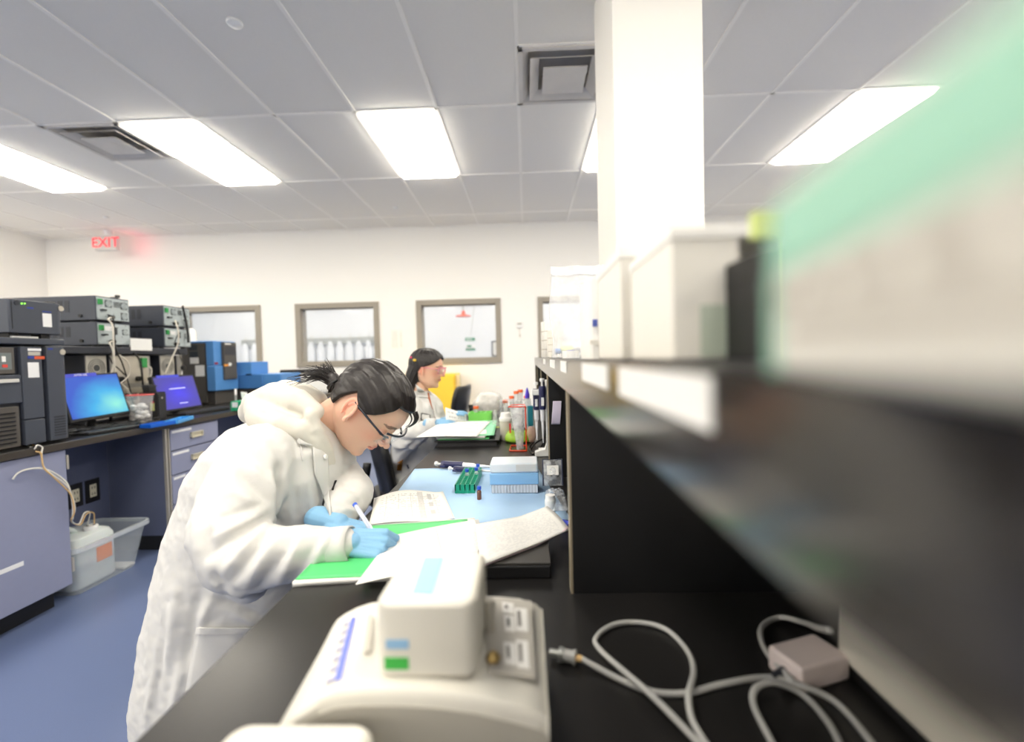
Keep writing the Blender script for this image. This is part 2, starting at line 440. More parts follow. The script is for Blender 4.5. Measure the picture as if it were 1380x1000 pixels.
lo_ = bpy.data.objects.new('exit_glow', ex_l); COL.objects.link(lo_); lo_.parent = ex; lo_.location = Vector((ca.x+.23, 6.06, ca.z+.02))-wloc(ex)
# ================================================================ LEFT COUNTER AND ITS INSTRUMENTS
ZT = .825                       # counter height, both benches
M_lam = mat('periwinkle_laminate', (141, 146, 172), .45, var=.03, vscale=40)
M_lam2 = mat('slate_blue_laminate', (92, 99, 124), .5, var=.04, vscale=30)
M_top = mat('black_epoxy', (30, 29, 29), .32, var=.1, vscale=60, bump=.02, bscale=200)
M_topedge = mat('worn_black_epoxy', (62, 56, 50), .45)
M_slate = mat('slate_grey_casing', (66, 71, 82), .45, var=.04, vscale=20)
M_slate2 = mat('dark_slate_casing', (46, 49, 58), .4)
M_brown = mat('taupe_casing', (84, 80, 76), .5)
M_rear = mat('zinc_rear_plate', (184, 194, 196), .4, metal=.25, var=.12, vscale=45)
M_rear2 = mat('grey_rear_plate', (150, 148, 144), .45, metal=.3, var=.12, vscale=45)
M_beige = mat('beige_metal', (186, 182, 172), .5)
M_lab = print_mat('label_print', 8, 0, (236, 236, 236), (150, 150, 158), .6)
M_lblue = mat('label_blue', (40, 60, 150), .5); M_lor = mat('label_orange', (214, 90, 50), .5)
M_green = mat('connector_green', (52, 150, 78), .5)
M_cream = mat('pull_cream', (206, 200, 178), .4)
M_alu = mat('aluminium_trim', (196, 190, 178), .35, metal=.5)
M_wire = mat('white_cable', (214, 208, 196), .5); M_bwire = mat('black_cable', (20, 20, 22), .5)
def fbox(mb, X, p0, p1, d=.01, mi=0):
    "box standing proud by d of the plane x = X, between two opposite corners seen in the photograph"
    a, b = P(p0[0], p0[1], X=X), P(p1[0], p1[1], X=X)
    mb.box((X-.002, min(a.y, b.y), min(a.z, b.z)), (X+d, max(a.y, b.y), max(a.z, b.z)), mi); return mb
CX = -2.316
def zbox(mb, X, y0, y1, z0, z1, d, mi=0): mb.box((X-.002, y0, z0), (X+d, y1, z1), mi); return mb
# worktop
wt = thing('worktop', 'long black worktop with a worn front edge running along the left side of the room', 'countertop', (-2.9, 2.8, ZT-.035))
obj('top_slab', MB().box((-3.5, .7, ZT-.035), (-2.303, 5.45, ZT)), M_top, wt, bevel=.003)
obj('front_edge', MB().box((-2.303, .7, ZT-.034), (-2.298, 5.45, ZT-.003)), M_topedge, wt)
# door cabinet at lower left
dc = thing('base_cabinet', 'periwinkle base cabinet with a plain door at the lower left of the photo', 'cabinet', (-2.6, 1.6, 0))
obj('body', MB().box((-2.9, .7, .1), (CX-.02, 2.135, ZT-.036)), M_lam2, dc)
obj('toe_kick', MB().box((-2.88, .7, 0), (-2.393, 2.12, .1)), M_black, dc)
dr = obj('door', MB().box((CX-.019, 1.05, .105), (CX, 2.143, ZT-.04)), M_lam, dc, bevel=.002)
for z in (.2, .72): obj('hinge', MB().box((CX-.018, 2.1435, z-.035), (CX+.004, 2.153, z+.035)), M_alu, dr)
l_ = P(-10, 761, X=CX); l2 = P(31, 746, X=CX)
obj('label_strip', MB().box((CX, l_.y, .298), (CX+.001, l2.y, .318)), M_lab, dr)
# knee space: back panel with outlets
bp_ = thing('knee_space_panel', 'slate blue panel behind the knee space with two power outlets', 'panel', (-2.7, 2.45, 0))
obj('back_panel', MB().box((-2.72, 2.136, .06), (-2.695, 2.745, ZT-.036)), M_lam2, bp_)
for yy, lab in ((P(124.5, 661, X=-2.693).y, 0), (P(101, 668, X=-2.693).y, 1)):
    z = P(124.5, 661, X=-2.693).z
    o = obj('outlet_plate', MB().box((-2.695, yy-.045, z-.07), (-2.689, yy+.045, z+.07)), M_black, bp_, bevel=.002)
    obj('socket', MB().box((-2.689, yy-.02, z-.038), (-2.686, yy+.02, z+.038)).box((-2.686, yy-.01, z+.012), (-2.685, yy-.006, z+.026), 1).box((-2.686, yy+.006, z+.012), (-2.685, yy+.01, z+.026), 1).box((-2.686, yy-.01, z-.026), (-2.685, yy-.006, z-.012), 1).box((-2.686, yy+.006, z-.026), (-2.685, yy+.01, z-.012), 1), [M_cream, M_black], o)
# drawer unit
dw = thing('drawer_cabinet', 'periwinkle drawer unit with four labelled drawers and cream pulls', 'cabinet', (-2.6, 3.0, 0))
obj('body', MB().box((-2.9, 2.76, .1), (CX-.02, 3.245, ZT-.036)), M_lam2, dw)
obj('edge_trim', MB().box((CX-.02, 2.76, .1), (CX-.003, 2.772, ZT-.037)).box((CX-.02, 2.785, .1), (CX-.003, 2.793, ZT-.037)), M_alu, dw)
obj('toe_kick', MB().box((-2.88, 2.78, 0), (-2.4, 3.23, .1)), M_black, dw)
zz = [ZT-.045, .635, .475, .285, .105]
for k in range(4):
    d_ = obj('drawer', MB().box((CX-.019, 2.797, zz[k+1]+.004), (CX, 3.24, zz[k]-.004)), M_lam, dw, bevel=.002)
    zc_ = (zz[k]+zz[k+1])/2+.005; yc = 3.02
    b = MB().box((CX, yc-.055, zc_-.019), (CX+.014, yc+.055, zc_-.012)).box((CX, yc-.055, zc_+.012), (CX+.014, yc+.055, zc_+.019)).box((CX, yc-.055, zc_-.019), (CX+.014, yc-.048, zc_+.019)).box((CX, yc+.048, zc_-.019), (CX+.014, yc+.055, zc_+.019)).box((CX+.001, yc-.05, zc_-.014), (CX+.003, yc+.05, zc_+.014))
    obj('pull', b, M_cream, d_, bevel=.0015)
    obj('label_strip', MB().box((CX, 2.81, zz[k]-.03), (CX+.001, 2.81+(.17, .14, .1, .14)[k], zz[k]-.014)), M_lab, d_)
far_ = thing('base_cabinet', 'slate blue base panel beyond the drawer unit, mostly behind the writing woman', 'cabinet', (-2.7, 3.9, 0))
obj('back_panel', MB().box((-2.72, 3.246, .1), (-2.695, 4.2, ZT-.036)), M_lam2, far_)
obj('body', MB().box((-2.9, 4.2, .1), (CX, 5.42, ZT-.036)), M_lam2, far_)
obj('toe_kick', MB().box((-2.88, 4.22, 0), (-2.4, 5.4, .1)), M_black, far_)
# ---- chromatograph tower nearest the left frame edge
XA = -2.34
ta = thing('analyser_cabinet', 'tall slate grey laboratory instrument with a taupe display and vents, at the left frame edge', 'laboratory instrument', (-2.6, 1.95, ZT))
def ya(px, py): return P(px, py, X=XA).y
zt_, zb_ = P(80, 468, X=XA).z, ZT+.012
obj('casing', MB().box((-2.95, 1.62, zb_), (XA-.02, ya(64, 560)-.002, zt_)), M_slate2, ta, bevel=.006)
for y in (1.66, 2.08):
    for x in (-2.9, -2.42): obj('foot', MB().cyl((x, y, ZT), (x, y, zb_+.002), .018, n=12), M_black, ta)
b = MB().box((XA-.02, ya(33, 560), zb_+.12), (XA, ya(61, 560), zt_)); obj('upper_door', b, M_slate, ta, bevel=.004)
b = MB().box((XA-.02, ya(33, 560), zb_), (XA, ya(61, 560), zb_+.116)); obj('lower_door', b, M_slate, ta, bevel=.004)
y0, y1 = 1.62, ya(27, 560)
b = MB().box((XA-.02, y0, zb_+.20), (XA, ya(31, 540), zb_+.33)); dd = obj('drawer', b, M_slate, ta, bevel=.005)
obj('handle', MB().box((XA, 1.72, zb_+.295), (XA+.012, ya(24, 524), zb_+.312)), mat('pale_handle', (206, 204, 198), .35), dd, bevel=.003)
dp = obj('display_panel', MB().box((XA-.02, y0, zb_+.335), (XA-.004, ya(22, 500), zt_-.005)), M_brown, ta, bevel=.004)
obj('display_window', MB().box((XA-.004, y0, zb_+.355), (XA-.002, ya(17, 500), zt_-.03)), mat('display_grey', (112, 120, 120), .3), dp)
obj('red_key', MB().box((XA-.002, ya(4, 503), zb_+.365), (XA, ya(11, 503), zb_+.378)), mat('red_key', (214, 70, 60), .4), dp)
obj('key', MB().box((XA-.002, ya(3, 488), zb_+.39), (XA, ya(8, 488), zb_+.415)), M_white, dp)
vp = obj('vent_panel', MB().box((XA-.02, y0, zb_+.0), (XA-.002, y1, zb_+.185)), M_brown, ta, bevel=.003)
for k in range(8): obj('vent_slat', MB().box((XA-.002, y0, zb_+.02+.019*k), (XA+.003, y1-.02, zb_+.027+.019*k)), M_black, vp)
# rounded right pillar
yr0, yr1 = ya(67, 560), ya(96, 560)
b = MB(); pts = [(XA-.30, yr0, zb_)]
for k in range(9):
    q = PI/2*k/8; pts.append((XA-.03+.03*math.cos(PI/2-q) if False else XA-.035+.035*math.cos(q), yr1-.035+.035*math.sin(q), zb_))
pts = [(XA-.30, yr0, zb_), (XA, yr0, zb_)]+pts[1:]+[(XA-.30, yr1, zb_)]
b.prism(pts, (0, 0, zt_-zb_)); pil = obj('side_pillar', b, M_slate, ta, bevel=.003)
b = MB()
for k in range(8): b.box((XA-.001, yr0+.02, zb_+.022+.013*k), (XA+.0015, yr1-.03, zb_+.026+.013*k))
obj('vent_slots', b, M_black, pil)
b = MB().box((-2.62, ya(65, 500)-.003, zb_), (XA-.012, yr0+.004, zt_)); obj('gap_strip', b, M_black, ta)
b = MB(); b.lathe([(.001, 0), (.014, .0), (.014, .002), (.001, .002)], (0, 0, 0), 20, M=frame((XA+.0005, ya(84, 474), P(84, 474.5, X=XA).z), (0, 1.3, 0), (0, 0, 1), (1, 0, 0)))
obj('badge', b, M_alu, pil)
for p0, p1, m, nm in (((37, 469.5), (55.5, 473), M_lab, 'label'), ((37.5, 474), (54, 479), M_beige, 'label'), ((46, 480), (60, 484), M_lor, 'warning_label'), ((37, 480), (46, 483.5), M_lblue, 'label'), ((37, 488.5), (53, 508.5), M_lab, 'label')):
    obj(nm, fbox(MB(), XA, p0, p1, .0012), m, ta)
obj('label', fbox(MB(), XA, (64.5, 469), (71, 471.5), .0012), M_lblue, pil)
# slim module and top module
zs0 = zt_+.006; zs1 = P(80, 457, X=XA).z
tb_ = thing('valve_module', 'thin dark grey tray module between the tall analyser and the module above it', 'laboratory instrument', (-2.6, 2.0, zs0))
obj('casing', MB().box((-2.8, 1.75, zs0+.004), (XA-.006, yr1-.004, zs1)), M_slate, tb_, bevel=.006)
obj('foot', MB().box((-2.7, 1.85, zs0-.006), (-2.66, 1.9, zs0+.005)), M_black, tb_); obj('foot', MB().box((-2.45, 2.1, zs0-.006), (-2.4, 2.15, zs0+.005)), M_black, tb_)
obj('paper', MB().box((-2.5, ya(22, 455), zs1), (XA-.02, ya(57, 455), zs1+.008)), M_white, tb_)
yt0, yt1 = P(11.5, 420, X=XA).y, yr1-.005
zt0, zt1 = P(88, 453, X=XA).z+.006, P(12, 402, X=XA).z
tc_ = thing('detector_module', 'slate grey box module with two green lights on top of the left instrument tower', 'laboratory instrument', (-2.6, 2.05, zs1))
pts = [(-2.85, yt0, zt0), (XA-.004, yt0, zt0), (XA, yt0+.004, zt0)]
for k in range(9):
    q = PI/2*k/8; pts.append((XA-.04+.04*math.cos(q), yt1-.04+.04*math.sin(q), zt0))
pts.append((-2.85, yt1, zt0)); obj('casing', MB().prism(pts, (0, 0, zt1-zt0)), M_slate, tc_, bevel=.003)
for xx, yy in ((-2.75, yt0+.02), (-2.42, yt1-.09), (-2.42, yt0+.02)): obj('foot', MB().box((xx, yy, zs1), (xx+.05, yy+.04, zt0+.001)), M_black, tc_)
obj('door_seam', fbox(MB(), XA, (15.2, 405), (16.5, 443), .001), M_black, tc_)
obj('power_button', MB().cyl((XA, P(22, 408, X=XA).y, P(22, 408, X=XA).z), (XA+.003, P(22, 408, X=XA).y, P(22, 408, X=XA).z), .011), M_slate2, tc_)
M_led = mat('green_light', (120, 230, 60), .4, emit=(130, 255, 60), estr=3)
for px in (29, 33): obj('status_light', fbox(MB(), XA, (px-.7, 408.3), (px+.7, 409.8), .002), M_led, tc_)
obj('label', fbox(MB(), XA, (36, 413.5), (45, 416.5), .001), M_lblue, tc_); obj('label', fbox(MB(), XA, (57, 419), (69, 421.5), .001), M_lblue, tc_)
obj('label', fbox(MB(), XA, (57, 422), (70, 441), .001), M_lab, tc_)
b = MB(); b.lathe([(.001, 0), (.013, .0), (.013, .002), (.001, .002)], (0, 0, 0), 20, M=frame((XA+.0005, ya(82, 416), P(82, 416, X=XA).z), (0, 1.3, 0), (0, 0, 1), (1, 0, 0)))
obj('badge', b, M_alu, tc_)
cy_ = P(66, 404, X=-2.45).y
clip = thing('cable_clip', 'small black block on the rear top edge of the left instrument tower', 'clip', (-2.45, cy_, zt1))
obj('block', MB().box((-2.47, cy_-.02, zt1), (-2.43, cy_+.015, zt1+.02)), M_black, clip, bevel=.003)
obj('hook', MB().box((-2.47, cy_+.015, zt1+.002), (-2.455, cy_+.025, zt1+.02)), M_black, clip, bevel=.002)
# ---- riser shelf carrying the stacks
XS = -2.8
zsh = P(150, 467.5, X=XS).z
rs = thing('instrument_riser', 'long dark raised shelf over the rear of the left worktop carrying the stacked modules', 'shelf', (-3.1, 3.2, ZT))
ye = P(247, 470, X=XS).y
obj('shelf_board', MB().box((-3.45, 2.3, zsh-.05), (XS+.02, ye+.02, zsh-.0005)), M_slate2, rs, bevel=.008)
for y in (2.32, ye-.01): obj('side_leg', MB().box((-3.45, y, ZT), (XS-.3, y+.025, zsh-.05)), M_slate2, rs)
obj('rear_leg', MB().box((-3.45, 3.1, ZT), (-3.35, 3.13, zsh-.05)), M_slate2, rs)
M_fan = mat('fan_grille', (70, 74, 76), .5)
def fan(mb, X, y, z, r, mg=1, mh=2):
    M_ = frame((X, y, z), (0, 1, 0), (0, 0, 1), (1, 0, 0))
    mb.box((X, y-r*1.15, z-r*1.15), (X+.002, y+r*1.15, z+r*1.15), mg)
    mb.lathe([(r*.36, 0), (r*.36, .004), (.001, .005)], (0, 0, 0), 16, mh, M_, cap=False)
    for q in (.55, .75, .95): mb.lathe([(r*q-.0015, .002), (r*q-.0015, .0045), (r*q+.0015, .0045), (r*q+.0015, .002)], (0, 0, 0), 24, mh, M_, cap=False)
def module(y0, y1, z0, z1, lab, loc_extra, kind, grp='stacked instrument modules on the left riser'):
    t = thing('pump_module', lab, 'laboratory instrument', (-3.1, (y0+y1)/2, z0), grp)
    c = obj('casing', MB().box((-3.42, y0, z0+.012), (XS, y1, z1)), M_slate, t, bevel=.004)
    for y in (y0+.03, y1-.03):
        for x in (-3.38, XS-.05): obj('foot', MB().cyl((x, y, z0), (x, y, z0+.014), .015, n=10), M_black, t)
    for k in range(4): obj('side_vent', MB().box((XS-.34+.045*k, y0-.0015, z0+.065), (XS-.31+.045*k, y0, z1-.03)), M_slate2, t)
    obj('side_knob', MB().cyl((XS-.10, y0, z0+.04), (XS-.10, y0-.008, z0+.04), .011, n=12), M_black, t)
    r = obj('rear_plate', MB().box((XS, y0+.008, z0+.018), (XS+.003, y1-.008, z1-.008)), M_rear, t)
    w = y1-y0; h = z1-z0; X = XS+.003
    obj('green_connector', MB().box((X, y0+.015, z1-.055), (X+.012, y0+.04, z1-.02)), M_green, r)
    def fn_(y, z, rr_): b = MB(); fan(b, X, y, z, rr_, 0, 1); obj('fan', b, [M_fan, M_rear], r)
    if kind == 0:
        fn_(y0+w*.36, z1-.045, .021); fn_(y0+w*.82, z1-.05, .021); fn_(y0+w*.82, z0+.05, .021)
        b = MB()
        for k in range(7): b.box((X, y0+w*.52+.007*k, z1-.065), (X+.001, y0+w*.52+.003+.007*k, z1-.025))
        obj('slot_grille', b, M_fan, r, kind='stuff')
    else:
        obj('label', MB().box((X, y0+w*.22, z1-.055), (X+.001, y0+w*.42, z1-.025)), M_lab, r); fn_(y0+w*.82, z1-.06, .017)
        obj('port', MB().box((X, y0+w*.50, z1-.08), (X+.008, y0+w*.56, z1-.03)), M_fan, r)
    obj('power_socket', MB().cyl((X, y0+w*.37, z0+.035), (X+.03, y0+w*.37, z0+.035), .013, n=12), M_black, r)
    obj('plug', MB().box((X, y0+w*.12, z0+.075), (X+.02, y0+w*.24, z0+.084)), M_black, r)
    b = MB()
    for k in range(9): b.cyl((X, y0+.012+(w-.024)*((k*5) % 9)/8, z0+.024+(h-.04)*((k*7) % 9)/8), (X+.0012, y0+.012+(w-.024)*((k*5) % 9)/8, z0+.024+(h-.04)*((k*7) % 9)/8), .003, n=6)
    obj('screws', b, M_black, r, kind='stuff')
    return t
ys = [P(128.5, 420, X=XS).y, P(174, 420, X=XS).y, P(219.5, 425, X=XS).y, P(255.5, 425, X=XS).y]
z2 = P(128, 398, X=XS).z; z1_ = (zsh+z2)/2-.004
module(ys[0], ys[1], zsh, z1_, 'lower slate module of the near stack, zinc back with white cables', 0, 1)
module(ys[0], ys[1], z1_, z2, 'upper slate module of the near stack with three small fans on its back', 0, 0)
module(ys[2], ys[3], zsh, z1_, 'lower slate module of the far stack, just above the blue instrument', 0, 1)
module(ys[2], ys[3], z1_, z2, 'upper slate module of the far stack, under the window edge', 0, 0)
tag(obj('cable_clip', MB().box((XS-.05, ys[1]-.09, z2), (XS-.02, ys[1]-.05, z2+.012)).box((XS-.045, ys[1]-.06, z2+.012), (XS-.025, ys[1]-.035, z2+.03)), M_black, bevel=.003), 'small black clip on top of the near module stack', 'clip')
# card
pc = P(177, 471, X=XS+.03); pc2 = P(205, 457, X=XS+.03)
cdp = thing('white_card', 'blank white card standing on the riser between the two module stacks', 'card', (XS+.02, pc.y+.07, zsh))
obj('card', MB().box((XS+.025, pc.y, zsh-.022), (XS+.027, pc2.y, pc2.z)), M_white, cdp)
obj('support', MB().box((XS+.0, pc.y+.02, zsh), (XS+.025, pc.y+.05, zsh+.02)), M_white, cdp)
# ---- instruments under the riser, backs turned to the room
def rear_unit(nm, lab, p0, p1, X, kind, zlow=ZT):
    a, b_ = P(*p0, X=X), P(*p1, X=X); y0, y1 = a.y, b_.y; z1 = min(a.z, zsh-.055)
    t = thing(nm, lab, 'laboratory instrument', (X-.25, (y0+y1)/2, zlow))
    obj('casing', MB().box((X-.45, y0-.002, zlow+.005), (X, y1+.002, z1)), M_slate2, t, bevel=.003)
    for xx in (X-.44, X-.06): obj('foot', MB().box((xx, y0, zlow), (xx+.04, y1, zlow+.006)), M_black, t)
    r = obj('rear_plate', MB().box((X, y0+.004, zlow+.02), (X+.003, y1-.004, z1-.004)), M_rear2 if kind else M_beige, t)
    return t, r, y0, y1, z1
t, r, y0, y1, z1 = rear_unit('degasser_unit', 'beige-backed unit with one large round fan behind the near monitor', (113, 472), (144, 505), XS-.02, 0)
b = MB(); fan(b, XS-.017, (y0+y1)/2, z1-.085, .06, 0, 1)
for k in range(5): b.box((XS-.017, y0+.05+.02*k, z1-.19), (XS-.016, y0+.06+.02*k, z1-.17), 1)
obj('fan_grille', b, [M_beige, M_fan], r)
t, r, y0, y1, z1 = rear_unit('autosampler_unit', 'grey-backed instrument with looping cables under the riser, behind the plastic bag', (146, 473), (203, 509), XS-.02, 1)
b = MB(); X = XS-.017
obj('upper_plate', MB().box((X, y0+.02, z1-.2), (X+.002, y1-.02, z1-.008)), M_alu, r); obj('power_socket', MB().cyl((X, y0+.07, z1-.17), (X+.02, y0+.07, z1-.17), .022, n=14), M_black, r); obj('power_socket', MB().cyl((X, y1-.12, z1-.17), (X+.02, y1-.12, z1-.17), .018, n=14), M_black, r)
obj('green_connector', MB().box((X, y1-.09, z1-.09), (X+.018, y1-.045, z1-.02)), M_green, r); obj('lower_plate', MB().box((X, y0+.05, z1-.36), (X+.003, y1-.05, z1-.23)), M_alu, r); obj('handle_recess', MB().box((X+.003, y0+.1, z1-.32), (X+.005, y0+.2, z1-.27)), M_black, r)
t, r, y0, y1, z1 = rear_unit('degasser_unit', 'beige-backed unit with one round fan behind the far purple monitor', (214, 472), (235, 505), XS-.02, 0)
b = MB(); fan(b, XS-.017, (y0+y1)/2, z1-.085, .058, 0, 1); obj('fan_grille', b, [M_beige, M_fan], r)
t, r, y0, y1, z1 = rear_unit('autosampler_unit', 'narrow grey-backed instrument between the far fan unit and the blue instrument', (236.5, 473), (245, 505), XS-.02, 1)
b = MB(); b.cyl((X, y0+.06, z1-.1), (X+.02, y0+.06, z1-.1), .02, n=14); obj('rear_socket', b, M_black, r)
# ---- blue and grey instrument with an arm of low blue units
M_blue = mat('sky_blue_casing', (84, 142, 206), .45, var=.03); M_gun = mat('gunmetal_casing', (80, 77, 74), .5, var=.03)
cb = P(291, 546, Z=ZT); XB, YB = cb.x, cb.y
bl = P(247, 540, Y=YB).x; zbt = P(291, 459, Y=YB).z; yb1 = P(318, 500, X=XB).y
bi = thing('blue_analyser', 'tall blue and charcoal laboratory instrument beside the far monitor', 'laboratory instrument', (XB-.2, YB+.2, ZT))
zlo = P(291, 527, Y=YB).z
obj('base', MB().box((bl, YB+.03, ZT), (XB-.02, yb1, zlo)), M_gun, bi, bevel=.006)
obj('core', MB().box((bl, YB+.02, zlo), (XB-.03, yb1, zbt-.01)), M_gun, bi)
obj('side_panel', MB().box((bl, YB, ZT+.02), (P(277, 500, Y=YB).x, YB+.02, zbt-.02)), M_gun, bi, bevel=.006)
xm = P(278, 500, Y=YB).x; ym = P(303, 500, X=XB).y; z3 = P(291, 493, Y=YB).z
obj('upper_blue_cover', MB().box((xm+.003, YB, z3+.004), (XB, yb1, zbt)).box((bl, YB, zbt-.018), (xm+.003, yb1, zbt)), M_blue, bi, bevel=.006)
obj('lower_blue_cover', MB().box((xm+.01, YB-.008, zlo), (XB+.012, yb1+.01, z3)), M_blue, bi, bevel=.006)
yy0, yy1 = P(298, 480, X=XB).y, P(315, 480, X=XB).y
fd = obj('front_door', MB().box((XB, yy0, P(298, 512, X=XB).z), (XB+.03, yy1, P(298, 461, X=XB).z)), M_gun, bi, bevel=.006)
obj('louvre', MB().box((XB+.03, yy0+.01, zbt-.13), (XB+.032, yy1-.01, zbt-.045)), M_slate2, fd)
obj('orange_mark', fbox(MB(), XB+.03, (302, 491), (308, 493.5), .001), mat('orange_mark', (232, 150, 50), .5), fd)
obj('logo_strip', fbox(MB(), XB+.03, (308, 489), (312, 493), .001), M_white, fd); obj('logo_strip', fbox(MB(), XB+.03, (303, 462.5), (311, 464.5), .001), M_white, fd)
def fy(p0, p1, Y, d): a, b_ = P(*p0, Y=Y), P(*p1, Y=Y); return MB().box((min(a.x, b_.x), Y-d, min(a.z, b_.z)), (max(a.x, b_.x), Y, max(a.z, b_.z)))
obj('side_window', fy((255, 465), (266, 472), YB, .003), mat('smoked_window', (60, 66, 72), .2), bi, bevel=.002)
obj('side_window', fy((255.5, 474), (267, 481.5), YB, .003), MATS['smoked_window'], bi, bevel=.002)
obj('label', fy((256, 482), (268, 490), YB, .0015), M_lab, bi); obj('label', fy((263, 492.5), (276, 507), YB, .0015), M_lab, bi)
obj('label', fy((289, 488.5), (294, 491), YB-.0, .0015), mat('red_mark', (190, 60, 60), .5), bi)
Yc = yb1+.05
b2 = thing('blue_autosampler', 'low two-tier sky blue unit to the right of the tall blue instrument', 'laboratory instrument', (XB-.2, Yc+.3, ZT))
xr = XB+.02
q0 = P(318, 530, Y=Yc)
zA, zB_, zC = P(320, 524, Y=Yc).z, P(320, 505, Y=Yc).z, P(320, 488, Y=Yc).z
x1_, x2_ = P(338, 500, Y=Yc).x, P(378, 515, Y=Yc).x
xmid = P(353, 515, Y=Yc).x; x0_ = XB-.05
obj('base', MB().box((x0_, Yc+.02, ZT), (min(P(345, 540, Y=Yc).x, -2.32), Yc+.4, zA)), M_gun, b2, bevel=.005)
obj('blue_housing', MB().box((x0_, Yc, zA), (xmid, Yc+.42, zB_)), mat('mid_blue_casing', (70, 124, 186), .45), b2, bevel=.005)
obj('upper_housing', MB().box((x0_, Yc+.01, zB_), (x1_, Yc+.3, zC)), M_blue, b2, bevel=.005)
obj('arm_housing', MB().box((xmid, Yc+.01, zA), (x2_, Yc+.4, zB_)), M_blue, b2, bevel=.005)
obj('black_catch', MB().box((x1_-.05, Yc-.006, zB_-.006), (x1_+.01, Yc, zB_+.004)), M_black, b2)
# ---- monitors
def screen_mat(name, c1, c2, c3, ctr, estr):
    m = bpy.data.materials.new(name); m.use_nodes = True; MATS[name] = m; nt = m.node_tree; N = nt.nodes; L = nt.links
    b = N['Principled BSDF']; b.inputs['Roughness'].default_value = .35; b.inputs['Base Color'].default_value = (.01, .01, .01, 1)
    tc = N.new('ShaderNodeTexCoord'); mp = N.new('ShaderNodeMapping'); mp.inputs['Location'].default_value = (-ctr[0], -ctr[1], 0)
    L.new(tc.outputs['UV'], mp.inputs['Vector'])
    nz = N.new('ShaderNodeTexNoise'); nz.inputs['Scale'].default_value = 2.2; L.new(tc.outputs['UV'], nz.inputs['Vector'])
    ln = N.new('ShaderNodeVectorMath'); ln.operation = 'LENGTH'; L.new(mp.outputs[0], ln.inputs[0])
    ad = N.new('ShaderNodeMath'); ad.operation = 'MULTIPLY_ADD'; ad.inputs[1].default_value = .35; L.new(nz.outputs['Fac'], ad.inputs[0]); L.new(ln.outputs['Value'], ad.inputs[2])
    cr = N.new('ShaderNodeValToRGB'); e = cr.color_ramp.elements
    e[0].position = .12; e[0].color = rgb(*c1); e[1].position = .95; e[1].color = rgb(*c3)
    k = e.new(.55); k.color = rgb(*c2)
    L.new(ad.outputs[0], cr.inputs[0]); L.new(cr.outputs[0], b.inputs['Emission Color']); b.inputs['Emission Strength'].default_value = estr
    return m
def monitor(lab, TL, TRc, BR, BL, m, sticker):
    "screen between its four corners in the room"
    c = (TL+TRc+BR+BL)/4; t = thing('monitor', lab, 'monitor', (c.x, c.y, ZT))
    n = (BR-BL).cross(TL-BL).normalized()
    if n.x < 0: n = -n
    ux = (BR-BL).normalized(); up = n.cross(ux); w_, h_ = (BR-BL).length, (TL-BL).length
    F = frame(c, ux, up, n)
    obj('bezel', MB().box((-w_/2-.012, -h_/2-.018, -.03), (w_/2+.012, h_/2+.012, -.001), 0, F), M_black, t, bevel=.004)
    g_ = MB().grid(lambda u, v: F @ Vector(((u-.5)*w_, (v-.5)*h_, .0005)), 1, 1); obj('screen', g_, m, t)
    if sticker: obj('notice_strip', MB().box((-w_*.42+.05*0, h_/2-.004, 0), (w_*.12, h_/2+.016, .003), 0, F), mat('indigo_label', (70, 78, 205), .5), t)
    p = c-n*.03-up*(h_*.2); b = MB().cyl(p, (p.x-.03, p.y, ZT+.02), .022, n=12); obj('stand_neck', b, M_black, t)
    obj('stand_base', MB().lathe([(.085, 0), (.085, .012), (.03, .02)], (p.x-.03, p.y, ZT), 24), M_black, t, bevel=.002)
    return t, F, w_, h_
Xm = -2.52
scr1 = screen_mat('screen_aqua_wallpaper', (150, 240, 214), (50, 170, 226), (34, 84, 196), (.80, .22), .8)
t, F1, w1, h1 = monitor('monitor with a bright blue and aqua wallpaper, next to the left instrument tower', P(93, 508, X=Xm-.06), P(148, 508, X=Xm-.06), P(172, 552, X=Xm), P(96, 564, X=Xm), scr1, True)
text('AFTER USE', .016, F1 @ Matrix.Translation((-w1*.15, h1/2+.006, .0035)), mat('strip_text', (240, 242, 255), .5), t)
scr2 = screen_mat('screen_violet', (70, 60, 250), (72, 62, 190), (76, 72, 150), (.5, .45), .75)
Xn = -2.56
t, F2, w2, h2 = monitor('monitor with a violet screen in front of the blue instrument', P(207, 509, X=Xn-.06), P(259, 508, X=Xn-.06), P(271, 545, X=Xn), P(219, 553, X=Xn), scr2, True)
M_txt = mat('screen_text', (220, 225, 255), .5, emit=(200, 205, 255), estr=.9)
obj('screen_lines', MB().box((-w2*.2, h2*.12, .001), (w2*.2, h2*.135, .0014), 0, F2).box((-w2*.05, -h2*.36, .001), (w2*.16, -h2*.345, .0014), 0, F2), M_txt, t)
# ---- keyboard and wrist rest of the near computer: real keys
def keyboard(lab, M_, w_, d_, rest, nm='keyboard'):
    t = thing(nm, lab, 'keyboard', M_ @ Vector((0, 0, 0)))
    obj('base', MB().box((-w_/2, -d_/2-rest, 0), (w_/2, d_/2, .014), 0, M_), mat('keyboard_base', (36, 36, 38), .45), t, bevel=.003)
    b = MB(); nx, ny = int(w_/.019), 6
    for j in range(ny):
        for i in range(nx):
            x = -w_/2+.008+i*.0188; y = -d_/2+.008+j*(d_-.014)/ny
            if j == 0 and 4 <= i <= 8:
                if i > 4: continue
                b.box((x, y, .014), (x+.0188*5-.003, y+.016, .02), 0, M_); continue
            b.box((x, y, .014), (x+.0155, y+.016, .02), 0, M_)
    obj('keys', b, mat('key_caps', (52, 53, 56), .45), t, kind='stuff')
    return t
kb = P(150, 578, Z=ZT)
Mk = TR(kb.x, kb.y, ZT+.002) @ RZ(math.radians(78))
keyboard('wide black keyboard with a palm rest in front of the near blue monitor', Mk, .42, .13, .085)
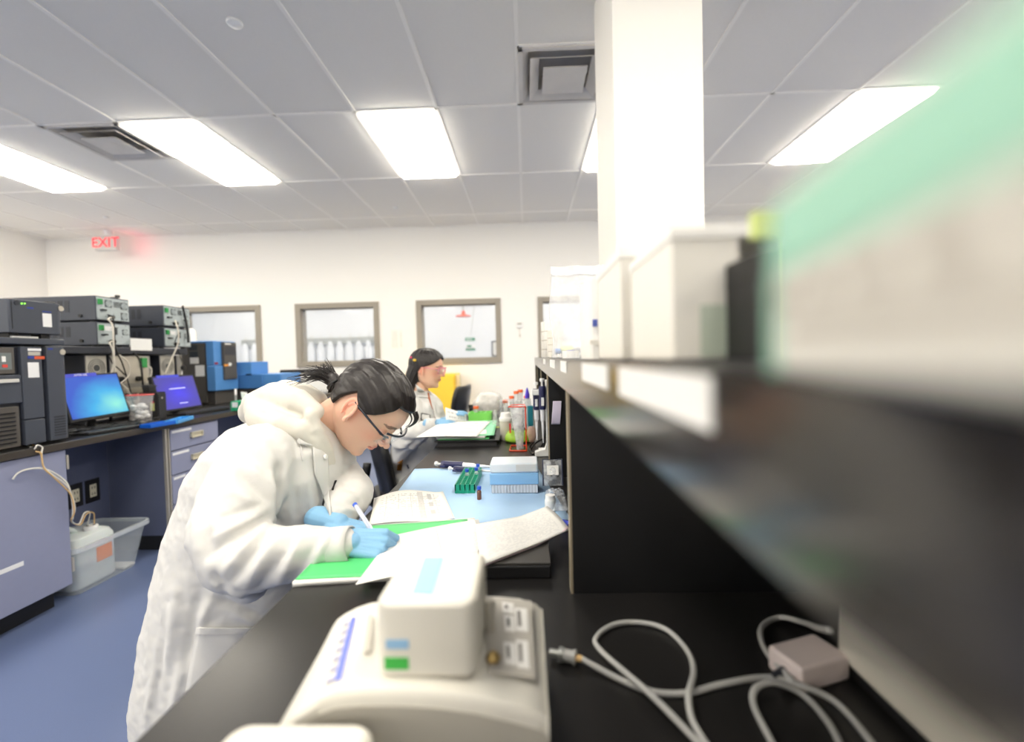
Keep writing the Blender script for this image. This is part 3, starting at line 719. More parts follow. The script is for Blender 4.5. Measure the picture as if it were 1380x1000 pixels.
kb2 = P(272, 556, Z=ZT)
keyboard('black keyboard in front of the violet monitor', TR(kb2.x-.0, kb2.y, ZT+.001) @ RZ(math.radians(82)), .40, .13, 0)
# clutter of cable ends behind the keyboard
b = MB()
for k in range(26):
    y = 2.25+.55*random.random(); x = -2.50+.07*random.random(); pts = [(x+random.uniform(-.05, .05), y+random.uniform(-.09, .09), ZT+.006+random.random()*.03) for _ in range(4)]
    b.tube(spline(pts, 4), .0032, 5)
tag(obj('cable_tangle', b, M_bwire, smooth=True), 'tangle of black cables between the near monitor and its keyboard', 'cables', kind='stuff')
# long hanging cables in front of the stacks, each a thing
def cable(pts, r, m, lab, nm='cable', cat='cable', grp=None, n=7):
    o = obj(nm, MB().tube(spline(pts, n), r, 8), m, smooth=True); return tag(o, lab, cat, grp)
def CP(l, X): return [P(a, b_, X=X+(c if c else 0)) for a, b_, c in l]
yb_ = ys[0]+(ys[1]-ys[0])*.37
cable([(XS+.03, yb_, z1_+.035)]+CP([(146, 430, .05), (152, 440, .07), (153, 465, .07), (155, 500, .06), (160, 525, .05), (176, 548, .04)], XS), .005, M_wire, 'white power cable hanging from the upper near module')
cable([(XS+.03, yb_, zsh+.035)]+CP([(148, 462, .05), (152, 472, .07), (153, 490, .06), (150, 510, .05), (165, 518, .05), (178, 535, .05)], XS), .005, M_wire, 'white power cable hanging from the lower near module')
cable(CP([(145, 424, .02), (152, 428, .05), (154, 445, .06), (156, 470, .06), (165, 490, .05), (174, 520, .04), (180, 545, .03)], XS), .004, M_bwire, 'long black cable hanging down past the near stack of modules')
cable(CP([(147, 480, .02), (152, 490, .04), (160, 497, .05), (168, 505, .04)], XS), .004, M_bwire, 'short black cable on the back of the grey unit')
cable(CP([(160, 478, .02), (172, 488, .05), (174, 505, .05), (160, 517, .06), (152, 508, .05)], XS), .0035, M_wire, 'white cable looped in a wide curl on the grey unit')
cable(CP([(180, 475, .02), (188, 485, .04), (191, 500, .05), (193, 525, .04)], XS), .006, M_black, 'thick black cable running down the grey unit')
cable(CP([(199, 492, .02), (204, 497, .05), (203, 508, .06), (197, 517, .05)], XS), .0035, M_wire, 'white cable curving beside the green connector')
cable(CP([(236, 432, .02), (240, 445, .06), (240, 462, .07), (233, 480, .06), (222, 505, .05)], XS+.0), .005, M_wire, 'white cable running down diagonally from the far stack')
cable(CP([(246, 412, .03), (250, 430, .03), (253, 448, .03), (254, 462, .03)], XS), .008, M_bwire, 'black strap hanging over the back of the far stack')
cable(CP([(240, 450, .04), (236, 462, .05), (241, 475, .05), (246, 490, .04)], XS), .0035, M_bwire, 'thin black cable across the far module backs')
# small computer tower
p0 = P(187, 566, Z=ZT); YT = p0.y+.3; p1 = P(189, 525, Y=p0.y)
YC_ = 2.9; pcx0, pcx1 = P(187, 540, Y=YC_).x, P(211.5, 540, Y=YC_).x; zp = P(200, 529, Y=YC_).z
pt = thing('mini_computer', 'small black computer tower with a yellow and red sticker behind the plastic bag', 'computer', ((pcx0+pcx1)/2, YC_, ZT))
obj('casing', MB().box((pcx0, YC_, ZT), (pcx1, YC_+.075, zp)), M_black, pt, bevel=.004)
obj('front_panel', MB().box((pcx1, YC_+.005, ZT+.01), (pcx1+.006, YC_+.07, zp-.01)), mat('computer_front', (32, 33, 36), .3), pt, bevel=.002)
obj('sticker', fy((202.5, 543), (208.5, 553.5), YC_, .0012), mat('sticker_yellow', (214, 218, 150), .5), pt)
obj('sticker', fy((204, 541), (207.5, 543.5), YC_, .0014), mat('sticker_red', (206, 50, 60), .5), pt)
obj('power_button', MB().cyl((pcx1+.006, YC_+.035, zp-.04), (pcx1+.008, YC_+.035, zp-.04), .006, n=10), M_alu, pt)
dk = thing('black_dock', 'small black box on top of the mini computer', 'box', ((pcx0+pcx1)/2-.02, YC_+.03, zp))
obj('casing', MB().box((pcx0+.02, YC_+.01, zp), (pcx1-.06, YC_+.07, zp+.05)), M_black, dk, bevel=.004)
obj('lid_rim', MB().box((pcx0+.016, YC_+.006, zp+.036), (pcx1-.056, YC_+.074, zp+.042)), M_slate2, dk)
# waste bag with a red rim
Yb = 2.78
a_, b_, c_, d_ = P(173.5, 533, Y=Yb), P(203.5, 533, Y=Yb), P(201, 571, Y=Yb), P(178, 573, Y=Yb)
wb = thing('waste_bag', 'clear plastic waste bag with a red rim, half full of white waste', 'bag', ((c_.x+d_.x)/2, Yb, ZT))
cxb = (a_.x+b_.x)/2; rt = (b_.x-a_.x)/2; rb = (c_.x-d_.x)/2; zt2 = a_.z
M_bag = film('clear_bag', (236, 232, 232), .24, .2, .3, 30)
def bagpt(u, v):
    q = 2*PI*u; r = (rb+(rt-rb)*v)*(1+.06*math.sin(5*q+3*v)+.04*math.sin(9*q)); return Vector((cxb+r*math.cos(q), Yb+r*.8*math.sin(q), ZT+.002+(zt2-ZT)*v))
obj('bag_wall', MB().grid(bagpt, 40, 8), M_bag, wb, smooth=True)
obj('red_rim', MB().tube([bagpt(k/40, 1) for k in range(41)], .003, 6, cap=False), mat('rim_red', (222, 96, 92), .5), wb, smooth=True)
b = MB()
for k in range(26):
    q = random.uniform(0, 6.3); r = rb*.7*random.random(); b.ball((cxb+r*math.cos(q), Yb+r*math.sin(q), ZT+.02+.1*random.random()), (.018, .012, .014), 8, 6, R=Matrix.Rotation(random.random()*3, 3, 'X'))
obj('white_waste', b, M_white, wb, smooth=True, kind='stuff')
# mouse
mp_ = P(193, 574, Z=ZT); ms = thing('mouse', 'black computer mouse at the foot of the waste bag', 'mouse', mp_)
b = MB().loft([((mp_.x, mp_.y, ZT+z), (s_*.03, 0, 0), (0, s_*.05, 0)) for z, s_ in ((0, .9), (.01, 1), (.022, .9), (.03, .6), (.034, .25))], 20)
obj('shell', b, M_black, ms, smooth=True); obj('wheel', MB().cyl((mp_.x+.012, mp_.y-.004, ZT+.03), (mp_.x+.012, mp_.y+.004, ZT+.03), .006, n=10), M_slate, ms)
# blue trays
def tray(lab, p0, p1, p2, m):
    a, b_, c = P(*p0, Z=ZT), P(*p1, Z=ZT), P(*p2, Z=ZT); ux = (b_-a).normalized(); L_ = (b_-a).length; W_ = .075
    F = frame(a, ux, Vector((-ux.y, ux.x, 0)), (0, 0, 1)); h = .022
    t = thing('plastic_tray', lab, 'tray', a, 'blue plastic trays')
    obj('tray_floor', MB().box((0, 0, 0), (L_, W_, .003), 0, F), m, t)
    obj('tray_rim', MB().box((0, 0, 0), (L_, .004, h), 0, F).box((0, W_-.004, 0), (L_, W_, h), 0, F).box((0, 0, 0), (.004, W_, h), 0, F).box((L_-.004, 0, 0), (L_, W_, h), 0, F).box((L_*.5-.002, 0, 0), (L_*.5+.002, W_, h*.8), 0, F), m, t, bevel=.0015)
tray('deep blue plastic tray near the mouse on the left worktop', (203, 577), (238, 571), (0, 0), mat('tray_blue', (20, 96, 200), .35))
tray('light blue plastic tray, right of the deep blue one', (240, 571), (261, 564.5), (0, 0), mat('tray_sky', (70, 160, 226), .35))
# tissue box
tb2 = thing('tissue_box', 'green and white tissue box with a tissue sticking out on the left worktop', 'tissue box', (-2.45, 3.5, ZT))
M_tg = mat('tissue_box_green', (34, 160, 110), .5)
a = P(311, 554, Z=ZT); tx0, ty0 = a.x, a.y; tx1 = P(329, 550, Y=ty0).x; ztb = P(311, 541, Y=ty0).z
obj('carton', MB().box((tx0, ty0, ZT), (tx1, ty0+.22, ztb)), M_tg, tb2, bevel=.002)
obj('white_panel', MB().box((tx0+.012, ty0-.001, ZT+.028), (tx1-.05, ty0, ztb-.008)).box((tx1, ty0+.005, ZT+.005), (tx1+.001, ty0+.215, ztb-.004)), M_white, tb2)
obj('oval_slot', MB().lathe([(.03, 0), (.03, .001)], ((tx0+tx1)/2, ty0+.09, ztb), 20), M_white, tb2)
def tis(u, v): return Vector(((tx0+tx1)/2+(u-.5)*.05*(1-.3*v)+.012*math.sin(7*u+3*v), ty0+.09+.014*math.sin(9*u+2*v), ztb+.07*v*(1-.5*abs(u-.35))))
sheet(tis, 'tissue', M_white, tb2)
tag(obj('squat_bottle', MB().lathe([(.0, 0), (.022, 0), (.026, .03), (.018, .055), (.0, .06)], (tx0+.02, ty0+.3, ZT+.03), 16).cyl((tx0+.02, ty0+.3, ZT), (tx0+.02, ty0+.3, ZT+.03), .03), mat('orange_cap', (240, 110, 60), .4), smooth=True), 'orange capped bottle just behind the tissue box', 'bottle')
# ---- clear bin with a jerrycan on the floor
M_bin = film('clear_bin', (206, 214, 220), .22, .2, .15, 6)
bn = thing('storage_bin', 'clear plastic storage bin on the floor under the left worktop', 'bin', (-2.45, 2.45, 0))
C0, C1 = P(96, 797, Z=0.0), P(199, 752, Z=0.0)
xb0, xb1, yb0, yb1_ = -2.62, -2.375, 2.215, 2.58
def rr(x0, x1, y0, y1, z, r, n=5):
    o = []
    for cx, cy, q in ((x1-r, y1-r, 0), (x0+r, y1-r, 1), (x0+r, y0+r, 2), (x1-r, y0+r, 3)):
        for k in range(n+1): t_ = PI/2*(q+k/n); o.append((cx+r*math.cos(t_), cy+r*math.sin(t_), z))
    return o
b = MB(); lv = [rr(xb0+g_*-1, xb1+g_, yb0-g_, yb1_+g_, z, .04) for g_, z in ((0, .002), (.045, .262))]
nn = len(lv[0]); b.add(lv[0]+lv[1], [tuple(range(nn))[::-1]]+[(i, (i+1) % nn, nn+(i+1) % nn, nn+i) for i in range(nn)])
obj('bin_body', b, M_bin, bn, solid=.0025)
b = MB(); r0 = rr(xb0-.045, xb1+.045, yb0-.045, yb1_+.045, .262, .04); r1 = rr(xb0-.06, xb1+.06, yb0-.06, yb1_+.06, .262, .055); r2 = [(x, y, z-.022) for x, y, z in r1]
b.add(r0+r1+r2, [(i, (i+1) % nn, nn+(i+1) % nn, nn+i) for i in range(nn)]+[(nn+i, nn+(i+1) % nn, 2*nn+(i+1) % nn, 2*nn+i) for i in range(nn)])
obj('bin_rim', b, film('clear_bin_rim', (220, 226, 230), .45, .15, .1), bn, solid=.0025)
tag(obj('absorbent_sheet', MB().box((-2.56, 2.50, .006), (-2.385, 2.573, .02)), M_white, bevel=.004), 'folded white sheet lying in the bottom of the clear bin', 'sheet')
jc = thing('jerrycan', 'white translucent waste jerrycan with an orange label standing in the clear bin', 'jerrycan', (-2.5, 2.34, .006))
M_jc = mat('hdpe_white', (214, 222, 222), .4, sss=.1)
b = MB(); jx0, jx1, jy0, jy1 = -2.61, -2.39, 2.225, 2.47
for z, g_ in ((.006, -.012), (.02, 0), (.26, 0), (.29, -.015), (.305, -.045)): pass
rings = [rr(jx0-g_, jx1+g_, jy0-g_, jy1+g_, z, .035) for z, g_ in ((.008, -.012), (.02, 0), (.25, 0), (.28, -.012), (.292, -.035))]
vv = [q for R_ in rings for q in R_]; fs = [tuple(range(nn))[::-1], tuple(range(4*nn, 5*nn))]+[(k*nn+i, k*nn+(i+1) % nn, (k+1)*nn+(i+1) % nn, (k+1)*nn+i) for k in range(4) for i in range(nn)]
obj('can_body', MB().add(vv, fs), M_jc, jc, smooth=False, bevel=.004)
obj('handle', MB().tube(spline([(-2.50, 2.25, .285), (-2.50, 2.26, .31), (-2.50, 2.31, .315), (-2.50, 2.34, .285)], 5), .014, 8), M_jc, jc, smooth=True)
cp_ = obj('cap', MB().lathe([(.032, .285), (.032, .31), (.028, .314), (.0, .314)], (-2.45, 2.38, 0), 20), M_white, jc, smooth=False)
obj('cap_holes', MB().cyl((-2.46, 2.37, .3141), (-2.46, 2.37, .3155), .007, n=10).cyl((-2.44, 2.39, .3141), (-2.44, 2.39, .3155), .007, n=10), M_black, cp_)
ja, jb = P(126, 754, X=jx1+.002), P(149.5, 733, X=jx1+.002)
obj('orange_label', MB().box((jx1, 2.345, .12), (jx1+.002, 2.435, .20)), mat('orange_label', (255, 146, 56), .5), jc)
obj('red_line', MB().box((jx1, 2.27, .222), (jx1+.0015, 2.44, .228)), mat('red_print', (220, 90, 90), .5), jc)
# thin tubes from the worktop to the jerrycan
M_t1 = mat('tube_clear', (226, 224, 214), .3); M_t2 = mat('tube_amber', (216, 180, 124), .35)
Xt = CX+.015
tp = [(46, 605, .0), (50, 600, .01), (57, 603, .01), (56, 611, .01), (58, 627, .015), (68, 638, .02), (85, 650, .02), (95, 662, .02), (101, 685, .02), (97, 702, .0)]
cable([(XA-.05, 2.04, ZT+.004)]+CP(tp, Xt)+[(-2.38, 2.25, .37), (-2.40, 2.30, .41), (-2.43, 2.36, .39), (-2.46, 2.37, .318)], .0032, M_t1, 'clear thin tube looping over the worktop edge into the jerrycan', 'tube', 'tube')
tp = [(48, 608, .0), (55, 611, .016), (59, 630, .02), (70, 641, .026), (84, 654, .026), (96, 668, .026), (100, 690, .02), (96, 702, .0)]
cable([(XA-.05, 2.06, ZT+.004)]+CP(tp, Xt)+[(-2.385, 2.26, .36), (-2.40, 2.31, .40), (-2.42, 2.37, .385), (-2.44, 2.39, .318)], .0032, M_t2, 'amber thin tube beside the clear one, going down to the jerrycan', 'tube', 'tube')
cable(CP([(17, 646, .0), (25, 637, .006), (40, 632, .012), (60, 632, .012), (80, 642, .012), (92, 655, .015), (98, 680, .01), (98, 700, .01)], Xt), .004, M_t1, 'white tube curving across the cabinet door at the left', 'tube', 'tube')
# ================================================================ THE ISLAND BENCH
M_blk = mat('black_laminate', (24, 24, 26), .38, spec=.5)
M_edge = mat('shelf_edge_band', (34, 31, 28), .17, spec=.9)
M_tan = mat('tan_edge_strip', (150, 138, 118), .45)
XE, XP = -.391, .0605
SH = 1.1855; SHB = 1.1365
bench = thing('lab_bench', 'long black island workbench that the two women write on', 'workbench', (.3, 1.6, 0))
obj('worktop', MB().prism([(XE, -.75, ZT-.032), (1.0, -.75, ZT-.032), (1.0, 1.985, ZT-.032), (.402, 1.985, ZT-.032), (.402, 2.475, ZT-.032), (1.0, 2.475, ZT-.032), (1.0, 3.32, ZT-.032), (XE, 3.32, ZT-.032)], (0, 0, .032)), M_top, bench, bevel=.003)
for a_, c_ in ((-.69, 1.985), (2.475, 3.265)): obj('cabinet_body', MB().box((.22, a_, .1), (1.0, c_, ZT-.033)), M_lam2, bench); obj('toe_kick', MB().box((.28, a_, 0), (.95, c_, .1)), M_black, bench)
for y in (-.72, 3.27): obj('end_panel', MB().box((-.36, y, 0), (.22, y+.03, ZT-.033)), M_lam2, bench)
shelf = thing('bench_shelf', 'black raised shelf with dividers running along the middle of the island bench', 'shelf', (.3, 1.6, ZT))
b = MB().prism([(XP, -.75, SHB), (.70, -.75, SHB), (.70, 1.985, SHB), (.402, 1.985, SHB), (.402, 2.475, SHB), (.70, 2.475, SHB), (.70, 3.3, SHB), (XP, 3.3, SHB)], (0, 0, SH-SHB))
obj('shelf_board', b, M_blk, shelf)
obj('front_edge_band', MB().box((XP-.0012, -.75, SHB), (XP, 3.3, SH)), M_edge, shelf)
for y in (.677, 1.34, 2.66, 3.2):
    d_ = obj('divider', MB().box((XP+.003, y, ZT), (.69, y+.022, SHB)), M_blk, shelf)
    obj('edge_strip', MB().box((XP-.0005, y, ZT), (XP+.003, y+.022, SHB)), M_tan, d_)
d_ = obj('divider', MB().box((XP+.003, 1.96, ZT), (.69, 1.982, SHB)), M_blk, shelf); obj('edge_strip', MB().box((XP-.0005, 1.96, ZT), (XP+.003, 1.982, SHB)), M_tan, d_)
for a, c in ((-.75, 1.985), (2.475, 3.3)): obj('back_panel', MB().box((.69, a, ZT), (.70, c, SHB)), M_blk, shelf)
M_paper = mat('paper', (230, 229, 226), .6)
M_prt = print_mat('label_writing', 5, 0, (236, 235, 232), (150, 150, 155), .7)
for k, (p0, p1, lab) in enumerate((((838, 484), (966, 488), 'large'), ((787, 484), (822, 486), 'medium'), ((757, 484), (765, 486), 's'), ((742.5, 484), (749, 486), 's'), ((733, 484), (736, 486), 's'))):
    y0, y1 = P(p0[0], 500, X=XP).y, P(p1[0], 500, X=XP).y
    obj('shelf_label', MB().box((XP-.0022, min(y0, y1), SH-.021), (XP-.0013, max(y0, y1), SH-.003)), M_paper, shelf)
nt = P(748, 556, Y=1.34)
def noteh(u, v): return Vector((nt.x-.012+.026*u+.006*v, 1.336-.006*math.sin(3*v), nt.z-.035+.07*v))
n_ = sheet(noteh, 'note', mat('lilac_paper', (206, 198, 220), .6)); tag(n_, 'small lilac paper note taped to the second black divider', 'note')
def on(px, py, z=ZT): return P(px, py, Z=z)
# ---- near instrument with a lifted head
M_inst = mat('cream_instrument', (210, 207, 198), .4); M_inst2 = mat('warm_grey_instrument', (186, 182, 172), .5)
ni = thing('bench_analyser', 'cream bench instrument with a raised boxy head and a small picture tray, foreground', 'laboratory instrument', (-.1, .43, ZT))
def prof(px, Y): return [P(a, b_, Y=Y) for a, b_ in px]
Yf_, Yr_ = .352, .50
F_ = prof([(372, 985), (384, 972), (405, 955), (430, 938), (455, 929), (490, 926), (540, 926), (590, 929), (640, 936), (700, 950), (728, 958), (739, 968)], Yf_)
R_ = prof([(447, 850), (449, 843), (455, 834), (466, 826), (482, 818), (500, 812), (540, 806), (590, 803), (640, 801), (700, 806), (722, 813), (731, 822)], Yr_)
b = MB(); n = len(F_)
mid = [(a+c)/2 for a, c in zip(F_, R_)]
rows = [[Vector((p.x, p.y, ZT+.003)) for p in F_], [p-Vector((0, .004, .006)) for p in F_], F_, mid, R_, [p+Vector((0, .004, -.006)) for p in R_], [Vector((p.x, p.y+.004, ZT+.003)) for p in R_]]
vs = [p for r in rows for p in r]
fs = [(i*n+j, i*n+j+1, (i+1)*n+j+1, (i+1)*n+j) for i in range(6) for j in range(n-1)]
for sd in (0, n-1): fs.append(tuple(i*n+sd for i in range(7)))
fs.append(tuple(range(n))+tuple(6*n+j for j in range(n-1, -1, -1)))
bd = obj('base', b.add(vs, fs), M_inst, ni, bevel=.003)
obj('front_panel', MB().add([Vector((p.x, p.y-.0045, p.z-.012)) for p in F_[2:]]+[Vector((F_[-1].x, Yf_-.0045, ZT+.005)), Vector((F_[2].x, Yf_-.0045, ZT+.005))], [tuple(range(12))]), M_inst2, ni, solid=.001)
for x in (-.2, -.02):
    for y in (.37, .48): obj('foot', MB().cyl((x, y, ZT), (x, y, ZT+.006), .008, n=10), M_black, ni)
# sunken picture tray on the right
zt_ = R_[8].z-.006
def trayq(u, v, dz=.0):
    a = (P(660, 915, Z=F_[8].z-.004), P(722, 925, Z=F_[9].z-.004), P(652, 812, Z=R_[8].z-.003), P(716, 818, Z=R_[9].z-.003))
    return (a[0]*(1-u)+a[1]*u)*(1-v)+(a[2]*(1-u)+a[3]*u)*v+Vector((0, 0, .006+dz))
obj('picture_tray', MB().grid(lambda u, v: trayq(u, v), 4, 6), mat('tray_grey', (176, 172, 164), .5), ni, solid=.002)
def slab(mb, f, u0, v0, u1, v1, h, mi=0):
    q = [f(u0, v0), f(u1, v0), f(u1, v1), f(u0, v1)]; mb.prism(q, (0, 0, h), mi)
for k, (u0, v0, u1, v1) in enumerate(((.35, .1, .6, .35), (.62, .08, .88, .4), (.4, .5, .62, .72), (.64, .52, .9, .85), (.38, .76, .62, .92))):
    b = MB(); slab(b, trayq, u0, v0, u1, v1, .002); pc_ = obj('picture_card', b, M_paper, ni)
    b = MB(); slab(b, lambda u, v: trayq(u, v, .002), u0+.05, v0+.06, u0+.12, v1-.05, .0006); obj('printed_figure', b, mat('print_grey', (110, 106, 102), .6), pc_)
b = MB(); p = trayq(.12, .85); b.lathe([(.004, 0), (.006, .004), (.002, .007)], p, 12); obj('tray_knob', b, M_slate2, ni, smooth=True)
b = MB(); p = trayq(.1, .12); b.lathe([(.005, 0), (.007, .004), (.003, .009)], p, 12); obj('brass_screw', b, mat('brass', (176, 150, 96), .3, metal=.8), ni, smooth=True)
# keypad printing on the left wing
kp = [P(438, 950, Z=F_[3].z), P(470, 850, Z=R_[3].z)]
def wing(u, v):
    k = 3+min(1, int(max(0, u)*2)); t = u*2-(k-3); a = F_[k]*(1-v)+R_[k]*v; c = F_[k+1]*(1-v)+R_[k+1]*v; return a*(1-t)+c*t+Vector((0, 0, .0010))
b = MB(); slab(b, wing, .35, .08, .52, .82, .0006); obj('blue_stripe', b, mat('print_blue', (96, 112, 214), .5), ni)
for k in range(7):
    b = MB(); slab(b, wing, .1, .08+.11*k, .3, .13+.11*k, .0005); obj('printed_legend', b, mat('print_pale', (160, 160, 182), .5), ni)
b = MB(); slab(b, wing, .95, .3, 1.1, .75, .003); obj('side_groove', b, M_inst2, ni)
hx0, hx1, hy0, hy1 = P(507, 917, Y=.363).x, P(644, 917, Y=.363).x, .363, .462
hz0, hz1 = F_[6].z-.002, P(510, 812, Y=.363).z
b = MB(); l0 = rr(hx0, hx1, hy0, hy1, hz0, .012, 4); l1 = rr(hx0, hx1, hy0, hy1, hz1, .012, 4); m_ = len(l0)
b.add(l0+l1, [tuple(range(m_))[::-1], tuple(range(m_, 2*m_))]+[(i, (i+1) % m_, m_+(i+1) % m_, m_+i) for i in range(m_)])
hd = obj('head', b, M_inst, ni, bevel=.006, segs=3)
def q3(p0, p1, Y, d=.0006): return fy(p0, p1, Y, d)
obj('blue_label', q3((520, 862), (551, 874), hy0), mat('label_pale_blue', (136, 178, 214), .5), hd); obj('green_label', q3((518, 886), (551, 902), hy0), mat('label_bright_green', (60, 176, 72), .5), hd)
b = MB(); t_ = [P(555, 800, Z=hz1), P(583, 802, Z=hz1), P(598, 752, Z=hz1), P(572, 752, Z=hz1)]; b.prism(t_, (0, 0, .0012)); obj('blue_tape', b, mat('tape_pale_blue', (146, 196, 226), .5), hd)
obj('head_hinge', MB().cyl((hx1+.004, hy1-.03, hz0+.0), (hx1+.004, hy1-.03, hz0+.03), .006, n=12), M_inst2, hd)
# second instrument lid at the very front
li = thing('covered_instrument', 'cream rounded instrument top cut off by the lower frame edge', 'laboratory instrument', (-.15, .22, ZT))
lx0, lx1, lz = P(318, 985, Y=.325).x, P(512, 985, Y=.325).x, P(420, 969, Y=.325).z
l0 = rr(lx0, lx1, .10, .325, ZT+.02, .018, 5); l1 = rr(lx0, lx1, .10, .325, lz, .018, 5); m_ = len(l0)
obj('cover', MB().add(l0+l1, [tuple(range(m_))[::-1], tuple(range(m_, 2*m_))]+[(i, (i+1) % m_, m_+(i+1) % m_, m_+i) for i in range(m_)]), M_inst, li, bevel=.009, segs=3)
obj('plinth', MB().box((lx0+.01, .11, ZT), (lx1-.01, .315, ZT+.021)), M_inst2, li, bevel=.002)
# ---- grey instrument under the shelf at right
gi = thing('boxed_instrument', 'beige boxy instrument pushed under the shelf at the lower right', 'laboratory instrument', (.5, .25, ZT))
obj('casing', MB().box((.345, .02, ZT+.012), (.66, .515, SHB-.03)), M_inst2, gi, bevel=.012, segs=3)
obj('base_strip', MB().box((.35, .03, ZT+.004), (.65, .50, ZT+.013)), M_black, gi)
obj('power_socket', MB().box((.338, .20, ZT+.015), (.346, .235, ZT+.045)), M_black, gi)
for y in (.08, .45): obj('foot', MB().cyl((.4, y, ZT), (.4, y, ZT+.006), .012, n=10), M_black, gi)
pb = thing('power_adapter', 'pale pinkish box lying on the bench in front of the beige instrument', 'adapter', on(1090, 905))
a = on(1068, 893); c = on(1112, 925)
b = MB(); u_ = (c-a).normalized(); F = frame((a+c)/2, u_, Vector((-u_.y, u_.x, 0)), (0, 0, 1)); b.box((-.022, -.035, 0), (.022, .035, .028), 0, F)
obj('casing', b, mat('pinkish_white', (206, 194, 192), .45), pb, bevel=.004)
obj('cord_boot', MB().cyl(F @ Vector((0, -.034, .012)), F @ Vector((0, -.05, .01)), .005, .003, n=10), M_slate2, pb)
# ---- grey cables on the near bench
M_gw = mat('grey_cable', (166, 166, 164), .45)
def bc(l, z, lab, r=.0033, m=None): return cable([on(a, b_, ZT+z+(c if c else 0)) for a, b_, c in l], r, m or M_gw, lab)
bc([(960, 1020, 0), (940, 1000, .0), (878, 937, .012), (808, 875, .0), (806, 856, .0), (830, 841, 0), (863, 839, 0), (897, 848, 0), (925, 875, 0), (935, 903, .008), (928, 937, .012), (933, 970, .004), (950, 1000, .0), (965, 1020, 0)], .004, 'grey cable forming a tall teardrop loop on the near bench')
bc([(784, 888, .004), (830, 913, 0), (878, 932, 0), (925, 934, 0), (973, 922, 0), (1031, 913, 0), (1074, 922, .008), (1126, 946, 0), (1174, 1000, 0), (1200, 1040, 0)], .004, 'grey cable from the metal connector running across to the right')
bc([(1050, 1025, 0), (1040, 1000, 0), (1016, 951, 0), (1019, 927, .008), (1045, 920, .01), (1083, 937, 0), (1117, 975, 0), (1140, 1020, 0)], .004, 'grey cable arching over the others near the beige instrument')
bc([(1070, 920, .008), (1064, 913, .01), (1031, 875, .004), (1026, 846, .004), (1050, 832, .004), (1083, 839, .02), (1102, 846, .05), (1118, 850, .08)], .004, 'beige cable curving up to the side of the beige instrument')
pl = thing('cable_connector', 'silver cable connector on the bench, right of the cream instrument', 'connector', on(765, 882))
a, c = on(741, 879, ZT+.008), on(784, 888, ZT+.008); d_ = (c-a)
obj('pin_shell', MB().cyl(a, a+d_*.35, .0045, n=14).cyl(a+d_*.3, a+d_*.42, .0085, n=14), mat('dull_silver', (150, 152, 150), .4, metal=.6), pl, smooth=False)
obj('grip', MB().cyl(a+d_*.42, a+d_*.78, .007, n=14).cyl(a+d_*.74, a+d_*.82, .0085, n=14), M_gw, pl)
obj('amber_sleeve', MB().cyl(a+d_*.8, a+d_*1.02, .004, .0035, n=10), M_t2, pl)
# ---- papers
def quad(TL, TR_, BR, BL, z, curl=None):
    q = [on(*p, z) for p in (BL, BR, TR_, TL)]
    def f(u, v):
        p = (q[0]*(1-u)+q[1]*u)*(1-v)+(q[3]*(1-u)+q[2]*u)*v
        return p+Vector((0, 0, curl(u, v) if curl else .0004*math.sin(9*u+5*v)))
    return f
def page(name, lab, cat, TL, TR_, BR, BL, z, m, curl=None, th=.0006, grp=None):
    o = sheet(quad(TL, TR_, BR, BL, ZT+z, curl), name, m, nu=16, nv=16, th=th); return tag(o, lab, cat, grp)
M_pr1 = print_mat('print_report', 40, 0, ink=(178, 180, 184)); M_pr2 = print_mat('print_letter', 34, 0, ink=(168, 170, 174), cover=.7); M_pr3 = print_mat('print_form', 22, 6, (238, 236, 230), (130, 130, 132), .35, ((.60, .68, .06, .95, .4), (.74, .8, .7, .9, .55), (.74, .8, .45, .6, .55), (.74, .8, .2, .32, .55)))
M_gfold = mat('green_folder', (84, 196, 116), .5)
page('notebook', 'white stapled pad lying under the green folder at the bench edge', 'notebook', (466, 713), (640, 700), (640, 772), (394, 788), .004, M_paper, th=.008)
page('folder', 'bright green folder under the writing hands', 'folder', (468, 711), (630, 700), (636, 770), (398, 781), .0095, M_gfold, th=.0015)
page('written_sheet', 'white sheet that the near woman is writing on', 'paper', (528, 722), (645, 700), (660, 752), (479, 788), .0135, M_pr1, lambda u, v: .002*math.sin(3*u))
page('printed_sheet', 'narrow printed sheet overlapping the written one, left of the curled letter', 'paper', (588, 713), (640, 700), (664, 747), (600, 765), .0175, M_pr2, lambda u, v: .002+.002*math.sin(4*v))
page('stapled_letter', 'printed letter with a curled right edge lying on the black case', 'paper', (640, 705), (738, 688), (768, 716), (648, 762), .032, M_pr1, lambda u, v: .012*max(0, u-.6)**1*2.5*(.3+.7*v)-.0+.003*math.sin(4*v))
page('stapled_letter_backing', 'pale pink sheet just under the curled printed letter', 'paper', (642, 706), (736, 690), (767, 719), (650, 764), .0275, mat('pink_paper', (238, 216, 222), .6), lambda u, v: .01*max(0, u-.6)*2.5)
cs = thing('black_case', 'flat black case under the curled letter, in front of the first divider', 'case', on(700, 775))
a, c = on(640, 781), on(743, 781); yb = on(690, 735).y
obj('shell', MB().box((a.x, a.y, ZT), (c.x, yb+.02, ZT+.022)), M_black, cs, bevel=.003); obj('lid', MB().box((a.x, a.y+.002, ZT+.022), (c.x, yb+.02, ZT+.026)), mat('charcoal_lid', (58, 56, 54), .45), cs, bevel=.001)
page('absorbent_pad', 'large pale blue absorbent pad under the racks', 'bench pad', (559, 632), (724, 630), (770, 700), (498, 713), .0012, mat('pad_blue', (168, 200, 232), .8, var=.06, vscale=18), lambda u, v: .0006*math.sin(12*u), th=.0012)
